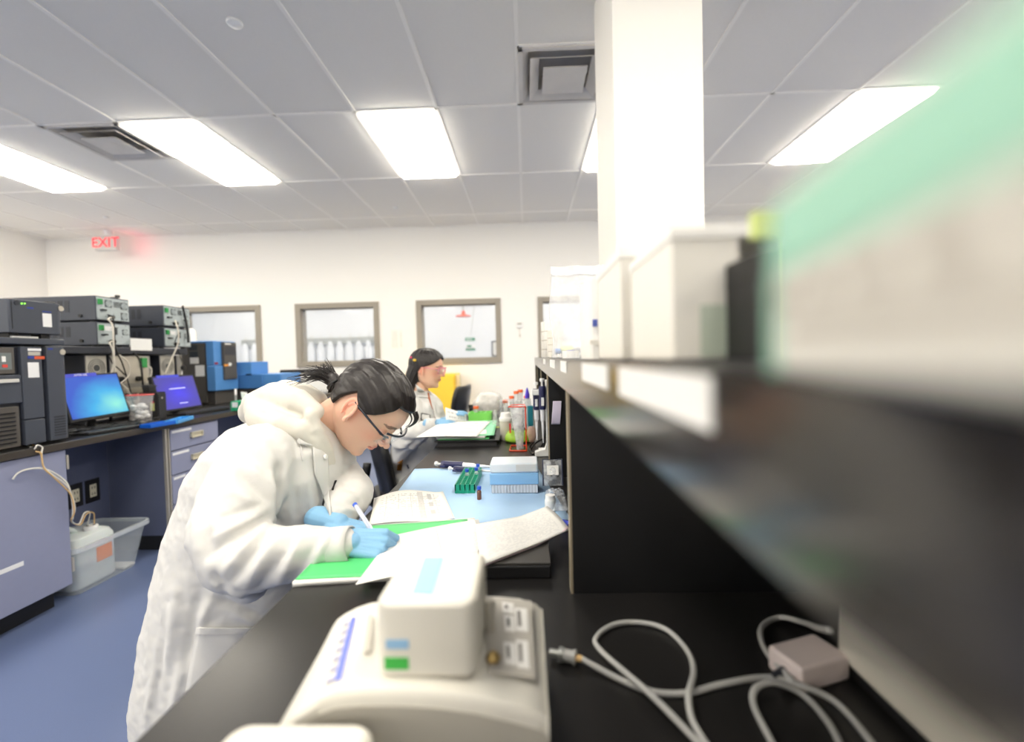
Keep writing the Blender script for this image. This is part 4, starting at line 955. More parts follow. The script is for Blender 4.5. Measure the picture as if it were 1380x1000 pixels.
page('filled_form', 'printed form with a table of grey columns lying on the blue pad', 'paper', (506, 671), (597, 662), (613, 698), (497, 707), .006, M_pr3, lambda u, v: .012*math.sin(PI*min(1, u*1.1))*v*v+.002*math.sin(6*u))
page('filled_form_copy', 'white sheet just below the printed form on the blue pad', 'paper', (504, 671), (594, 663), (609, 701), (499, 709), .003, M_paper)
# ---- vial rack
M_gr = mat('emerald_plastic', (16, 150, 118), .35)
vr = thing('vial_rack', 'emerald green vial rack with three vials at its far end', 'rack', (-.17, 1.28, ZT))
vx0, vx1, vy0, vy1 = -.202, -.147, 1.187, 1.375
obj('base_tier', MB().box((vx0, vy0, ZT+.0018), (vx1, vy1, ZT+.01)), M_gr, vr, bevel=.001)
b = MB()
nx, ny = 4, 13
xs_ = [vx0+.0015+(vx1-vx0-.003)*k/nx for k in range(nx+1)]; ys_ = [vy0+.0015+(vy1-vy0-.003)*k/ny for k in range(ny+1)]
for x in xs_: b.box((x-.0015, vy0, ZT+.01), (x+.0015, vy1, ZT+.026))
for y in ys_: b.box((vx0, y-.0015, ZT+.01), (vx1, y+.0015, ZT+.026))
obj('well_grid', b, M_gr, vr, kind='stuff')
M_vg = film('vial_glass', (236, 240, 244), .35, .05, .2, 40); M_bc = mat('blue_cap', (40, 84, 200), .4); M_amb = mat('amber_glass', (110, 62, 34), .12, spec=.7)
def vial(x, y, z, lab, gm, grp=None, h=.026):
    t = thing('vial', lab, 'vial', (x, y, z), grp)
    obj('glass', MB().lathe([(.0055, 0), (.0058, .002), (.0058, h*.8), (.0042, h*.88), (.0042, h)], (x, y, z), 16), gm, t, smooth=False)
    obj('cap', MB().lathe([(.0052, h), (.0056, h+.001), (.0056, h+.008), (.0048, h+.0085)], (x, y, z), 16), M_bc, t)
    return t
def cell(i, j): return (xs_[i]+xs_[i+1])/2, (ys_[j]+ys_[j+1])/2
for (i, j, lab) in ((3, 10, 'blue capped vial standing near the far right corner of the green rack'), (3, 7, 'blue capped vial at the right side of the green rack, nearer one'), (1, 6, 'clear vial in the middle left of the green rack')):
    x, y = cell(i, j); vial(x, y, ZT+.0105, lab, M_vg)
vb_ = on(646, 674); vial(vb_.x, vb_.y, ZT+.002, 'small amber glass vial with blue cap standing alone on the blue pad', M_amb)
vial_ped = None
# ---- pipettes
M_nav = mat('navy_plastic', (44, 46, 84), .35); M_pw = mat('pipette_white', (230, 230, 234), .35)
def pipette(lab, F, s=1, grp=None, nm='pipette'):
    "along +z of F: tip at 0, plunger at .24"
    t = thing(nm, lab, 'pipette', F @ Vector((0, 0, 0)), grp)
    def L(pr, mi=None): return MB().lathe([(r*s, z*s) for r, z in pr], (0, 0, 0), 16, M=F)
    obj('tip_cone', L([(.002, 0), (.0035, .03), (.005, .05), (.006, .08)]), M_pw, t, smooth=False)
    obj('shaft', L([(.0065, .08), (.009, .085), (.0095, .12), (.011, .125)]), M_pw, t)
    obj('handle', L([(.0115, .125), (.013, .135), (.0125, .17), (.0135, .2), (.012, .212)]), M_nav, t)
    obj('finger_hook', MB().box((-.004*s, .008*s, .198*s), (.004*s, .032*s, .206*s), 0, F).box((-.004*s, .028*s, .185*s), (.004*s, .033*s, .204*s), 0, F), M_nav, t, bevel=.001)
    obj('display', MB().box((-.005*s, -.0142*s, .14*s), (.005*s, -.011*s, .17*s), 0, F), M_white, t)
    obj('plunger', L([(.004, .212), (.004, .228), (.009, .229), (.0095, .237), (.007, .24)]), M_white, t)
    return t
a, c = on(668, 629, ZT+.013), on(606, 626, ZT+.013)
pipette('navy and white pipette lying on the bench behind the green rack', frame(a, (0, 0, -1), Vector((0, 0, -1)).cross(a-c), (c-a)), .9)
a, c = on(672, 636, ZT+.014), on(615, 632, ZT+.014)
pipette('second navy pipette lying nearer, partly behind the tip rack', frame(a, (0, 0, -1), Vector((0, 0, -1)).cross(a-c), (c-a)), .72)
# ---- tip rack
tr = thing('tip_box', 'three layer pipette tip box, frosted lid over a blue tray on the blue pad', 'tip box', (-.04, 1.22, ZT))
tx0, tx1, ty0, ty1 = -.106, .025, 1.177, 1.262
zb0 = ZT+.0022
obj('clear_base', MB().box((tx0+.004, ty0+.003, zb0), (tx1-.003, ty1-.003, ZT+.026)), film('tip_box_base', (228, 232, 238), .75, .2, .15), tr, bevel=.002)
b = MB()
for k in range(15): b.box((tx0+.007+.0084*k, ty0+.001, zb0+.002), (tx0+.0095+.0084*k, ty0+.0035, ZT+.025))
obj('base_ribs', b, mat('rib_white', (226, 230, 236), .4), tr, kind='stuff')
obj('blue_tray', MB().box((tx0, ty0, ZT+.026), (tx1, ty1, ZT+.057)), mat('tip_tray_blue', (142, 192, 236), .4), tr, bevel=.003)
obj('frosted_lid', MB().box((tx0+.001, ty0+.001, ZT+.057), (tx1-.001, ty1-.001, ZT+.084)), mat('frosted_lid', (222, 230, 238), .35, sss=.1), tr, bevel=.005, segs=3)
b = MB(); obj('lid_panel', MB().box((tx1-.06, ty0-.0004, ZT+.062), (tx1-.008, ty0+.001, ZT+.08)), mat('lid_window', (214, 216, 216), .3), tr)
# ---- clear clamshell
M_cl = film('clamshell_plastic', (232, 236, 242), .34, .08, .6, 60)
cc = thing('clamshell_box', 'clear plastic clamshell box with its lid standing open, beside the black divider', 'box', (.03, 1.05, ZT))
ax, ay = on(733, 691).x, on(733, 691).y
def clam(u, v): return Vector((ax+.004+.055*u, ay+.11*v, ZT+.004+.028*(1-(2*abs(u-.5))**6)*(1-(2*abs(v-.5))**6)+.003*math.sin(20*u)*math.sin(26*v)))
obj('tray_body', MB().grid(clam, 24, 24), M_cl, cc, smooth=True)
def clid(u, v):
    p = Vector((ax+.004+.050*u, ay+.115+.015*v, ZT+.03+.065*v)); return p+Vector((0, -.012*math.sin(PI*u)*math.sin(PI*v), 0))
obj('open_lid', MB().grid(clid, 12, 12), M_cl, cc, smooth=True)
obj('lid_rim', MB().tube([clid(0, 0), clid(0, 1), clid(1, 1), clid(1, 0)], .0022, 6), mat('rim_dark', (60, 66, 86), .3), cc)
obj('white_label', MB().add([clid(.2, .45)+Vector((0, -.004, 0)), clid(.8, .45)+Vector((0, -.004, 0)), clid(.8, .8)+Vector((0, -.004, 0)), clid(.2, .8)+Vector((0, -.004, 0))], [(0, 1, 2, 3)]), M_paper, cc)
bp2 = thing('blue_marker', 'short blue capped marker lying at the foot of the first divider', 'marker', on(757, 702))
a, c = on(746, 702, ZT+.009), on(768, 708, ZT+.009)
obj('barrel', MB().cyl(a, a+(c-a)*.6, .007, n=14), M_white, bp2); obj('cap', MB().cyl(a+(c-a)*.58, c, .0085, n=14), mat('cap_blue', (38, 60, 190), .35), bp2)
tag(obj('cream_jar', MB().lathe([(.0, 0), (.012, 0), (.013, .003), (.013, .026), (.0115, .03), (.0115, .038), (.0, .039)], (.048, on(764, 690).y+.01, ZT+.0), 18), M_white, smooth=False), 'tiny white jar against the edge of the first divider', 'jar')
# ---- stack at the second woman's place
s0 = on(586, 603)
st = thing('black_binder', 'black binder under the pile of papers by the far woman', 'binder', (s0.x+.14, s0.y+.1, ZT))
bx0, bx1, by0, by1 = s0.x, on(672, 603).x, s0.y, on(640, 577).y
obj('cover', MB().box((bx0, by0, ZT), (bx1, by1, ZT+.004)).box((bx0, by0, ZT+.022), (bx1, by1, ZT+.026)).box((bx0, by1-.004, ZT), (bx1, by1, ZT+.026)), M_black, st, bevel=.001)
obj('pages', MB().box((bx0+.01, by0+.006, ZT+.004), (bx1-.01, by1-.005, ZT+.022)), mat('page_block_dark', (40, 40, 42), .7), st)
zs_ = ZT+.0262
def fsheet(nm, lab, x0, y0, x1, y1, z, m, rot=0, th=.0012, lift=None):
    c = Vector(((x0+x1)/2, (y0+y1)/2, 0)); w2_, h2_ = (x1-x0)/2, (y1-y0)/2
    def f(u, v):
        p = RZ(rot) @ Vector(((2*u-1)*w2_, (2*v-1)*h2_, 0))+c; p.z = z+(lift(u, v) if lift else 0); return p
    return tag(sheet(f, nm, m, nu=10, nv=10, th=th), lab, 'paper' if nm != 'folder' else 'folder')
M_pgreen = mat('pale_green_paper', (140, 214, 170), .6)
fsheet('folder', 'green folder at the bottom of the far pile of papers', bx0+.002, by0+.02, bx1-.05, by1-.03, zs_+.001, M_gfold, .03, .0015)
fsheet('paper_bundle', 'thick bundle of white papers in the far pile', bx0+.005, by0+.025, bx1-.055, by1-.03, zs_+.0075, M_paper, -.02, .010)
fsheet('green_sheet', 'pale green sheet showing at the right of the far pile', bx0+.07, by0+.03, bx1-.03, by1-.02, zs_+.0145, M_pgreen, .04, .002)
fsheet('white_sheet', 'white printed sheet overhanging the far pile on the left', bx0-.065, by0-.01, bx0+.19, by1-.08, zs_+.0185, M_prt, -.05, .001, lambda u, v: .003*math.sin(3*u))
fsheet('small_sheet', 'small white slip on the green sheet of the far pile', bx1-.12, by0+.05, bx1-.06, by0+.16, zs_+.017, M_paper, .1, .0006)
# page held up by the far woman
gp = P(602, 572, Y=2.28)
def heldp(u, v):
    a = P(604, 579, Y=2.22)*(1-u)+P(632, 577, Y=2.3)*u; c = P(600, 549, Y=2.2)*(1-u)+P(628, 558, Y=2.32)*u
    return a*(1-v)+c*v+Vector((.0, -.03*math.sin(PI*v)*(.6+.4*u), 0))
tag(sheet(heldp, 'lifted_page', M_prt, nu=12, nv=12), 'white page lifted upright by the far woman', 'paper')
# green rack with tube
M_lime = mat('lime_plastic', (126, 214, 96), .4)
g0, g1 = on(632, 573), on(661, 573); gh = P(632, 557, Y=g0.y).z
rk = thing('tube_rack', 'lime green tube rack at the far end of the bench', 'rack', ((g0.x+g1.x)/2, g0.y+.05, ZT))
b = MB(); nW = 4; w_ = (g1.x-g0.x)
for k in range(nW+1): b.box((g0.x+w_*k/nW-.0025, g0.y, ZT), (g0.x+w_*k/nW+.0025, g0.y+.1, gh))
for k in range(4): b.box((g0.x, g0.y+.1*k/3-.002, ZT), (g1.x, g0.y+.1*k/3+.002, gh-.0008))
obj('well_grid', b, M_lime, rk, kind='stuff'); obj('rack_floor', MB().box((g0.x, g0.y, ZT), (g1.x, g0.y+.1, ZT+.004)), M_lime, rk)
M_tube = film('tube_plastic', (232, 236, 232), .4, .2, .2); M_oc = mat('orange_cap', (240, 110, 60), .4)
def tube_(px, ytop, Y, lab, r=.014, zb=None, grp='orange capped tubes'):
    p = P(px, ytop, Y=Y); zb_ = ZT+.006 if zb is None else zb; h = p.z-zb_
    t = thing('centrifuge_tube', lab, 'tube', (p.x, Y, zb_), grp)
    obj('tube_wall', MB().lathe([(.002, 0), (r*.9, h*.14), (r*.95, h*.9), (r*.95, h-.004)], (p.x, Y, zb_), 16, cap=False), M_tube, t, smooth=True)
    obj('cap', MB().lathe([(r*1.12, h-.014), (r*1.15, h-.012), (r*1.15, h-.001), (r*1.0, h)], (p.x, Y, zb_), 18), M_oc, t)
    return t
tube_(641.5, 547.5, g0.y+.033+.016, 'orange capped tube standing in the lime green rack', .0135)
# open notebook with pen near rack
fsheet('open_notebook', 'white sheet lying in front of the lime green rack', g0.x-.02, g0.y-.16, g1.x-.0, g0.y-.01, ZT+.001, M_paper, 0, .0012)
pn = thing('black_pen', 'black pen on the white sheet in front of the lime rack', 'pen', on(645, 577)); a, c = on(637, 577.5, ZT+.0055), on(654, 576, ZT+.0055)
obj('barrel', MB().cyl(a, c, .004, n=10), M_black, pn); obj('nib', MB().cyl(a, a+(a-c)*.12, .003, .0008, n=10), M_alu, pn)
mk = thing('marker', 'thick navy marker with red end on the bench by the paper pile', 'marker', on(668, 586)); a, c = on(662.5, 586.5, ZT+.009), on(673, 584, ZT+.009)
obj('barrel', MB().cyl(a, a+(c-a)*.8, .0085, n=12), M_nav, mk); obj('red_end', MB().cyl(a+(c-a)*.8, c, .0085, n=12), mat('marker_red', (196, 50, 60), .4), mk)
# puffy white bag
pc3 = P(652, 560, Z=ZT); cbx, cby = on(655, 565).x, 2.86
M_puff = film('puffy_bag', (242, 240, 236), .6, .25, .3, 25)
def puff(u, v):
    q = 2*PI*u; t_ = PI*v; r = .095*math.sin(t_)**.8; n_ = noise.noise(Vector((math.cos(q)*2, math.sin(q)*2, v*5)))
    return Vector((cbx+(r*(1+.25*n_))*math.cos(q), cby+(r*(1+.25*n_))*.8*math.sin(q), ZT+.075-.073*math.cos(t_)+.008*n_*math.sin(t_)))
pbg = tag(obj('plastic_bag', MB().grid(puff, 32, 20), M_puff, smooth=True), 'puffy translucent white plastic bag at the far end of the bench', 'bag')
# flask with yellow liquid
fl = on(668, 583); ff = thing('flask', 'conical clear flask with yellow-green liquid beside the grey canister', 'flask', fl)
obj('glass', MB().lathe([(.022, 0), (.025, .004), (.022, .03), (.009, .085), (.009, .11)], fl, 20, cap=False), film('flask_glass', (236, 240, 236), .3, .08, .2), ff, smooth=True)
obj('liquid', MB().lathe([(.02, .002), (.0225, .005), (.0205, .028), (.0, .028)], fl, 20), mat('yellow_liquid', (222, 240, 60), .2), ff, smooth=True)
kn = on(682, 593); cn = thing('canister', 'light grey lidded canister behind the lime green centrifuge', 'canister', kn); ch = P(682, 565, Y=kn.y).z-ZT
obj('body', MB().lathe([(.023, 0), (.025, .003), (.027, ch-.006)], kn, 24), mat('grey_beaker', (196, 190, 178), .5), cn, smooth=False, bevel=.001)
obj('lid', MB().lathe([(.029, ch-.006), (.029, ch+.006), (.024, ch+.012), (.02, ch+.03)], kn, 24), mat('pale_lid', (226, 226, 222), .4), cn)
# mini centrifuge
mc = on(699, 598); mcf = thing('mini_centrifuge', 'lime green mini centrifuge with a dark rotor behind the red wire stand', 'centrifuge', mc)
mw = (on(719, 597).x-on(680, 597).x)/2
obj('base', MB().loft([((mc.x, mc.y+.06, ZT+z), (mw*s, 0, 0), (0, .06*s, 0)) for z, s in ((.004, .96), (.012, 1), (.03, .92), (.044, .72), (.05, .6))], 28, e=2.6), mat('apple_green', (156, 200, 60), .4), mcf, smooth=True)
obj('foot_ring', MB().lathe([(mw*.9, 0), (mw*.9, .006)], (mc.x, mc.y+.06, ZT), 24), M_black, mcf)
obj('rotor', MB().lathe([(mw*.45, .05), (mw*.5, .056), (mw*.2, .064), (.0, .066)], (mc.x, mc.y+.06, ZT), 20), M_black, mcf, smooth=True)
obj('lid_dome', MB().lathe([(mw*.62, .05), (mw*.6, .075), (mw*.4, .092), (.002, .098)], (mc.x, mc.y+.06, ZT), 24, cap=False), film('dome_clear', (230, 236, 230), .2, .06, .1), mcf, smooth=True)
obj('red_tab', MB().box((mc.x-mw*.62, mc.y-.002, ZT+.046), (mc.x-mw*.5, mc.y+.012, ZT+.085)), mat('tab_red', (220, 60, 60), .4), mcf, bevel=.001)
# red wire stand with hanging bag
M_rw = mat('red_wire', (226, 74, 44), .4)
r0, r1, r2, r3 = on(687, 607.5, ZT+.003), on(709.5, 607.5, ZT+.003), on(709, 600.5, ZT+.003), on(689, 600.5, ZT+.003)
rwt = thing('wire_stand', 'red wire stand with a rectangular foot holding an open clear bag', 'stand', r1)
obj('foot_frame', MB().tube([r0, r1, r2, r3, r0], .0028, 8), M_rw, rwt)
ztop = P(709, 548, Y=r1.y).z
obj('upright', MB().tube([r1, (r1.x, r1.y, ztop)], .0025, 8), M_rw, rwt)
tl = P(685, 549, Y=r1.y); tl2 = P(690, 543.5, Y=r1.y+.07)
obj('top_frame', MB().tube([(r1.x, r1.y, ztop), (tl.x, r1.y, ztop), (tl2.x, r1.y+.07, ztop), (r1.x-.004, r1.y+.07, ztop), (r1.x, r1.y, ztop)], .0022, 8), M_rw, rwt)
def hb_(u, v):
    q = 2*PI*u; sx = (r1.x-tl.x)/2*(1-.62*v**.7)*(1+.08*math.sin(5*q+2*v)); sy = .035*(1-.5*v)
    return Vector(((r1.x+tl.x)/2+.008*v+sx*math.cos(q), r1.y+.035+sy*math.sin(q)-.02*v, ztop-(ztop-ZT-.006)*v))
obj('hanging_bag', MB().grid(hb_, 30, 14), film('hanging_bag', (232, 234, 236), .45, .15, .5, 40), rwt, smooth=True)
# tubes in a clear stand behind
ystd = 2.32
for k, (px, yt, lab) in enumerate(((681, 539, 'orange capped tube leftmost of the group above the red stand'), (689.5, 533.5, 'orange capped tube second from the left above the red stand'), (695.5, 527, 'orange capped tube third from the left, tall'), (701, 525, 'orange capped tube topmost above the red stand'), (709.5, 533, 'orange capped tube nearest the pipette stand'))):
    tube_(px, yt, ystd+.04*(k % 2), lab, .0125, ZT+.012)
rk2 = thing('tube_stand', 'clear plastic tube stand behind the red wire stand', 'rack', (.0, ystd, ZT)); x_a, x_b = P(677, 560, Y=ystd).x-.01, P(713, 560, Y=ystd).x+.012
M_cr = film('clear_rack', (226, 232, 236), .45, .2, .3)
for z in (.0, .07, .14): obj('tier', MB().box((x_a, ystd-.03, ZT+z), (x_b, ystd+.07, ZT+z+.003)), M_cr, rk2)
for x in (x_a, x_b-.003): obj('side', MB().box((x, ystd-.03, ZT), (x+.003, ystd+.07, ZT+.143)), M_cr, rk2)
tb3 = P(709, 525, Y=2.2)
wbt = thing('wash_bottle', 'clear wash bottle with a violet cap by the pipette stand', 'bottle', (tb3.x+.005, 2.18, ZT)); hh = tb3.z-ZT
obj('bottle_body', MB().lathe([(.02, 0), (.022, .004), (.022, hh*.6), (.01, hh*.8)], (tb3.x+.005, 2.18, ZT), 20), film('bottle_plastic', (226, 230, 232), .4, .2, .2), wbt, smooth=False)
obj('cap', MB().lathe([(.0115, hh*.8), (.0115, hh*.88), (.004, hh+.006), (.002, hh+.01)], (tb3.x+.005, 2.18, ZT), 16), mat('violet_cap', (84, 60, 210), .4), wbt)
# pipette stand (white) with two hanging pipettes
px_, py_ = on(733, 618).x, 1.62
ps = thing('pipette_stand', 'white pipette stand with a curved foot beside the second black divider', 'stand', (px_, py_, ZT))
zt4 = P(738, 512, Y=py_).z; xw = P(738, 560, Y=py_).x-.004
pts = [(xw-.045, 0, 0), (xw+.006, 0, 0), (xw+.012, 0, .012), (xw+.012, 0, zt4-ZT), (xw-.002, 0, zt4-ZT), (xw-.002, 0, .05), (xw-.008, 0, .028), (xw-.045, 0, .018)]
obj('upright_arm', MB().prism([(a, py_, ZT+c) for a, _, c in pts], (0, .03, 0)), M_white, ps, bevel=.003)
obj('foot_plate', MB().box((xw-.03, py_+.03, ZT), (xw+.012, py_+.12, ZT+.01)), M_white, ps, bevel=.003)
obj('hanger_bar', MB().box((xw-.052, py_-.001, zt4-.055), (xw-.002, py_+.05, zt4-.035)), M_white, ps, bevel=.003)
def vfr(x, y, z): return frame((x, y, z), (1, 0, 0), (0, 1, 0), (0, 0, 1))
pz = ZT+.055
pipette('white pipette with a navy grip hanging on the stand, nearer the divider', vfr(P(731.5, 560, Y=py_-.02).x, py_-.02, P(731, 597, Y=py_-.02).z), .97)
pipette('navy pipette hanging left on the white stand', vfr(P(723, 560, Y=py_+.03).x, py_+.03, P(723, 593, Y=py_+.03).z), .90)
tbx = P(714.5, 553, Y=2.05); tag(obj('teal_box', MB().box((tbx.x-.011, 2.04, ZT), (tbx.x+.011, 2.07, ZT+.05)).box((tbx.x-.013, 2.038, ZT+.05), (tbx.x+.013, 2.072, tbx.z+.02)), mat('teal_card', (30, 122, 142), .5), bevel=.002), 'small teal box behind the hanging pipettes', 'box')
tag(obj('orange_bag', MB().grid(lambda u, v: Vector((P(716, 580, Y=1.9).x+.02*math.cos(2*PI*u)*math.sin(PI*v)**.6, 1.9+.02*math.sin(2*PI*u)*math.sin(PI*v)**.6, ZT+.035-.034*math.cos(PI*v))), 20, 12), film('peach_bag', (244, 204, 186), .6, .3, .4), smooth=True), 'small peach coloured plastic pouch behind the pipettes', 'pouch')
bc([(716, 605, 0), (722, 597, .01), (733, 592, .012), (728, 603, .004), (718, 612, 0), (713, 603, 0), (720, 596, .004)], .003, 'black cable coiled under the pipette stand', .0028, M_bwire)
# ================================================================ ON THE SHELF
ST = SH
M_cream2 = mat('cream_carton', (230, 226, 217), .6); M_cream3 = mat('off_white_carton', (236, 234, 229), .6)
# near green and white box
A1, A2 = Vector((.0530, .098, ST)), Vector((.0394, .020, ST)); dA = (A1-A2).normalized(); nA = Vector((dA.y, -dA.x, 0)); HB = .0365
gbx = thing('green_carton', 'large blurred white and green carton on the shelf at the right frame edge', 'carton', (A1+A2)/2)
Fg = frame(A2, dA, -nA, (0, 0, 1)); LB = (A1-A2).length
obj('carton', MB().box((0, -.07, 0), (LB, 0, HB), 0, Fg), mat('greyish_carton', (206, 203, 194), .6), gbx, bevel=.002)
M_mint = mat('mint_green_print', (150, 196, 174), .6)
obj('green_band', MB().box((.0, 0, HB*.56), (LB-.001, .0006, HB*.93), 0, Fg), M_mint, gbx)
obj('green_edge', MB().box((LB-.0035, 0, 0), (LB, .0007, HB*.56), 0, Fg), M_mint, gbx)
obj('end_green_panel', MB().box((LB, -.06, 0), (LB+.0006, -.0, HB*.6), 0, Fg), mat('leaf_green_print', (70, 160, 90), .5), gbx)
obj('grey_strip', MB().box((.01, 0, HB*.20), (LB-.01, .0006, HB*.26), 0, Fg), mat('print_taupe', (150, 142, 132), .6), gbx)
for k in range(5): obj('printed_word', MB().box((.01+.014*k, 0, HB*.36), (.019+.014*k, .0006, HB*.45), 0, Fg), mat('print_taupe', (150, 142, 132), .6), gbx)
tag(obj('yellow_tab', MB().box((.1235, .225, ST), (.1245, .226, ST+.062)).box((.113, .224, ST+.060), (.125, .229, ST+.073)), mat('lime_tab', (206, 220, 130), .6), bevel=.0004), 'yellow-green paper tab sticking up behind the green carton', 'tab')
# black box, beige box
tag(obj('black_box', MB().box((.128, .245, ST), (.19, .30, ST+.060)).box((.1275, .2445, ST+.045), (.1905, .3005, ST+.048)), mat('black_card', (28, 28, 28), .5), bevel=.001), 'small black box on the shelf left of the green carton', 'box')
x0, x1 = P(905, 400, Y=.29).x, P(998, 400, Y=.29).x; zt5 = P(950, 305, Y=.29).z
bb = thing('beige_carton', 'beige carton with a white lid on the shelf right of the column', 'carton', ((x0+x1)/2, .33, ST))
obj('carton', MB().box((x0, .29, ST), (x1, .40, zt5-.006)), M_cream2, bb, bevel=.002); obj('lid', MB().box((x0-.001, .288, zt5-.008), (x1+.045, .402, zt5)), M_cream3, bb, bevel=.001)
obj('green_label', MB().box((x0+.018, .2893, ST+.002), (x1-.002, .2899, ST+.035)), mat('sage_label', (186, 196, 180), .6), bb)
x0, x1 = P(836, 400, Y=.42).x, P(905, 400, Y=.42).x; zt6 = P(870, 330, Y=.42).z
bb = thing('cream_carton', 'tall cream carton on the shelf just left of the beige one', 'carton', ((x0+x1)/2, .47, ST))
obj('carton', MB().box((x0, .42, ST), (x1+.03, .55, zt6-.01)), M_cream2, bb, bevel=.002); obj('lid', MB().box((x0-.001, .418, zt6-.012), (x1+.031, .552, zt6)), M_cream3, bb, bevel=.001)
x0, x1 = P(797, 400, Y=.62).x, P(845, 400, Y=.62).x; zt7 = P(820, 372, Y=.62).z
bb = thing('paper_pack', 'white wrapped pack with a small blue mark on the shelf', 'pack', ((x0+x1)/2, .66, ST))
def pk(u, v):
    q = 2*PI*u; t_ = v; return Vector(((x0+x1)/2+(x1-x0)/2*1.25*math.copysign(abs(math.cos(q))**.5, math.cos(q)), .68+.05*math.copysign(abs(math.sin(q))**.5, math.sin(q)), ST+(zt7-ST)*t_+.004*math.sin(3*q)*t_))
b = MB().grid(pk, 24, 6); b.add([pk(k/24, 1) for k in range(24)], [tuple(range(24))]); obj('wrapping', b, M_cream3, bb)
obj('blue_mark', MB().box((x0+.002, .6275, ST+.045), (x0+.009, .6295, ST+.055)), mat('mark_blue', (84, 100, 180), .6), bb)
obj('tape_band', MB().box((x0-.002, .6285, ST+.02), (x1+.004, .6295, ST+.026)), M_cream2, bb)
# zip bag
Yz = 1.18
z0, z1 = P(743, 470, Y=Yz), P(812, 358, Y=Yz)
M_zip = film('zip_bag', (240, 241, 244), .36, .15, .25, 26)
zb = thing('zip_bag', 'large clear zip bag standing on the shelf left of the column', 'bag', ((z0.x+z1.x)/2, Yz, ST))
def zp1(s):
    def f(u, v):
        x = z0.x+(z1.x-z0.x)*u; th = .05*(1-v)**.8*math.sin(PI*u)**.5+.004; return Vector((x+.004*math.sin(9*v), Yz+s*th+.007*math.sin(11*u+6*v)*v, ST+.001+(z1.z-ST)*v))
    return f
obj('front_film', MB().grid(zp1(-1), 20, 20), M_zip, zb, smooth=True); obj('back_film', MB().grid(zp1(1), 20, 20), M_zip, zb, smooth=True)
obj('zip_seal', MB().tube([zp1(-1)(k/12, .9)+Vector((0, -.002, 0)) for k in range(13)], .003, 6), M_zip, zb, smooth=True)
for (u, v, c, s) in ((.15, .12, (60, 120, 190), .012), (.3, .06, (222, 232, 150), .016), (.55, .05, (232, 232, 234), .02), (.75, .07, (70, 80, 190), .010)):
    b = MB(); p = Vector((z0.x+(z1.x-z0.x)*u, Yz-.0, ST+.006+s)); b.cyl(p-Vector((s, 0, 0)), p+Vector((s, 0, 0)), s*.6, n=12)
    obj('packed_item', b, mat('packed_%d_%d' % (c[0], c[2]), c, .5), zb)
tg = P(769, 471, Y=.95); t9 = thing('tape_roll', 'white tape roll with a violet core at the front of the shelf', 'tape roll', (tg.x, .95, ST))
obj('roll', MB().lathe([(.008, 0), (.018, 0), (.018, .016), (.008, .016), (.008, 0)], (tg.x, .95, ST), 24, cap=False), M_white, t9)
obj('core', MB().lathe([(.0, .0005), (.008, .0005), (.008, .017), (.0, .017)], (tg.x, .95, ST), 20), mat('violet_core', (90, 84, 190), .5), t9)
for k, (px, top, Y, lab) in enumerate(((729, 434, 2.35, 'white upright folder at the far end of the shelf'), (733, 433, 2.25, 'white upright folder second from the far end of the shelf'), (738, 446, 2.1, 'short stack of cream boxes on the shelf before the zip bag'))):
    a = P(px, top, Y=Y); t = thing('file_box' if k < 2 else 'box_stack', lab, 'file' if k < 2 else 'box', (a.x+.03, Y, ST))
    obj('cover', MB().box((a.x, Y, ST), (a.x+.075, Y+.05+.04*(k == 2), a.z)), M_cream3 if k < 2 else M_cream2, t, bevel=.002)
    for q in range(3): obj('edge_line', MB().box((a.x-.0005, Y-.0007, ST+(a.z-ST)*(.22+.25*q)), (a.x+.075, Y, ST+(a.z-ST)*(.235+.25*q))), M_tan, t)
# ================================================================ PEOPLE
def interp(tab, z):
    if z >= tab[0][0]: return tab[0][1]
    for (a, x), (b_, y) in zip(tab, tab[1:]):
        if z >= b_:
            t = (z-b_)/(a-b_); t = t*t*(3-2*t)*.35+t*.65
            return y+(x-y)*t
    return tab[-1][1]
XFt = [(.112, 0), (.108, .028), (.098, .052), (.080, .074), (.060, .087), (.040, .093), (.026, .0945), (.010, .087), (-.010, .085), (-.030, .087), (-.045, .089), (-.060, .085), (-.072, .080), (-.085, .081), (-.098, .077), (-.108, .062), (-.113, .045), (-.117, .02)]
XBt = [(.112, 0), (.108, -.035), (.098, -.062), (.080, -.084), (.060, -.096), (.035, -.102), (.01, -.100), (-.02, -.088), (-.045, -.072), (-.07, -.045), (-.09, -.018), (-.117, .01)]
WDt = [(.112, 0), (.108, .03), (.098, .050), (.080, .064), (.060, .0715), (.040, .075), (.015, .0755), (-.010, .0745), (-.035, .0715), (-.055, .067), (-.075, .059), (-.092, .046), (-.105, .031), (-.117, .010)]
def skull(z, q, off=0):
    "point of the bare head at height z, angle q (0 = face)"
    xf, xb, w_ = interp(XFt, z), interp(XBt, z), interp(WDt, z)
    c, s = math.cos(q), math.sin(q); e = 2/2.15
    cx = -.008 if z > -.05 else -.008+(xf+xb)/2*min(1, (-.05-z)/.05)
    a = (xf-cx) if c >= 0 else (cx-xb)
    p = Vector((cx+a*math.copysign(abs(c)**e, c), w_*math.copysign(abs(s)**e, s), z))
    if off:
        n = Vector((p.x*.9, p.y*1.15, p.z*.75)); p += n.normalized()*off
    return p
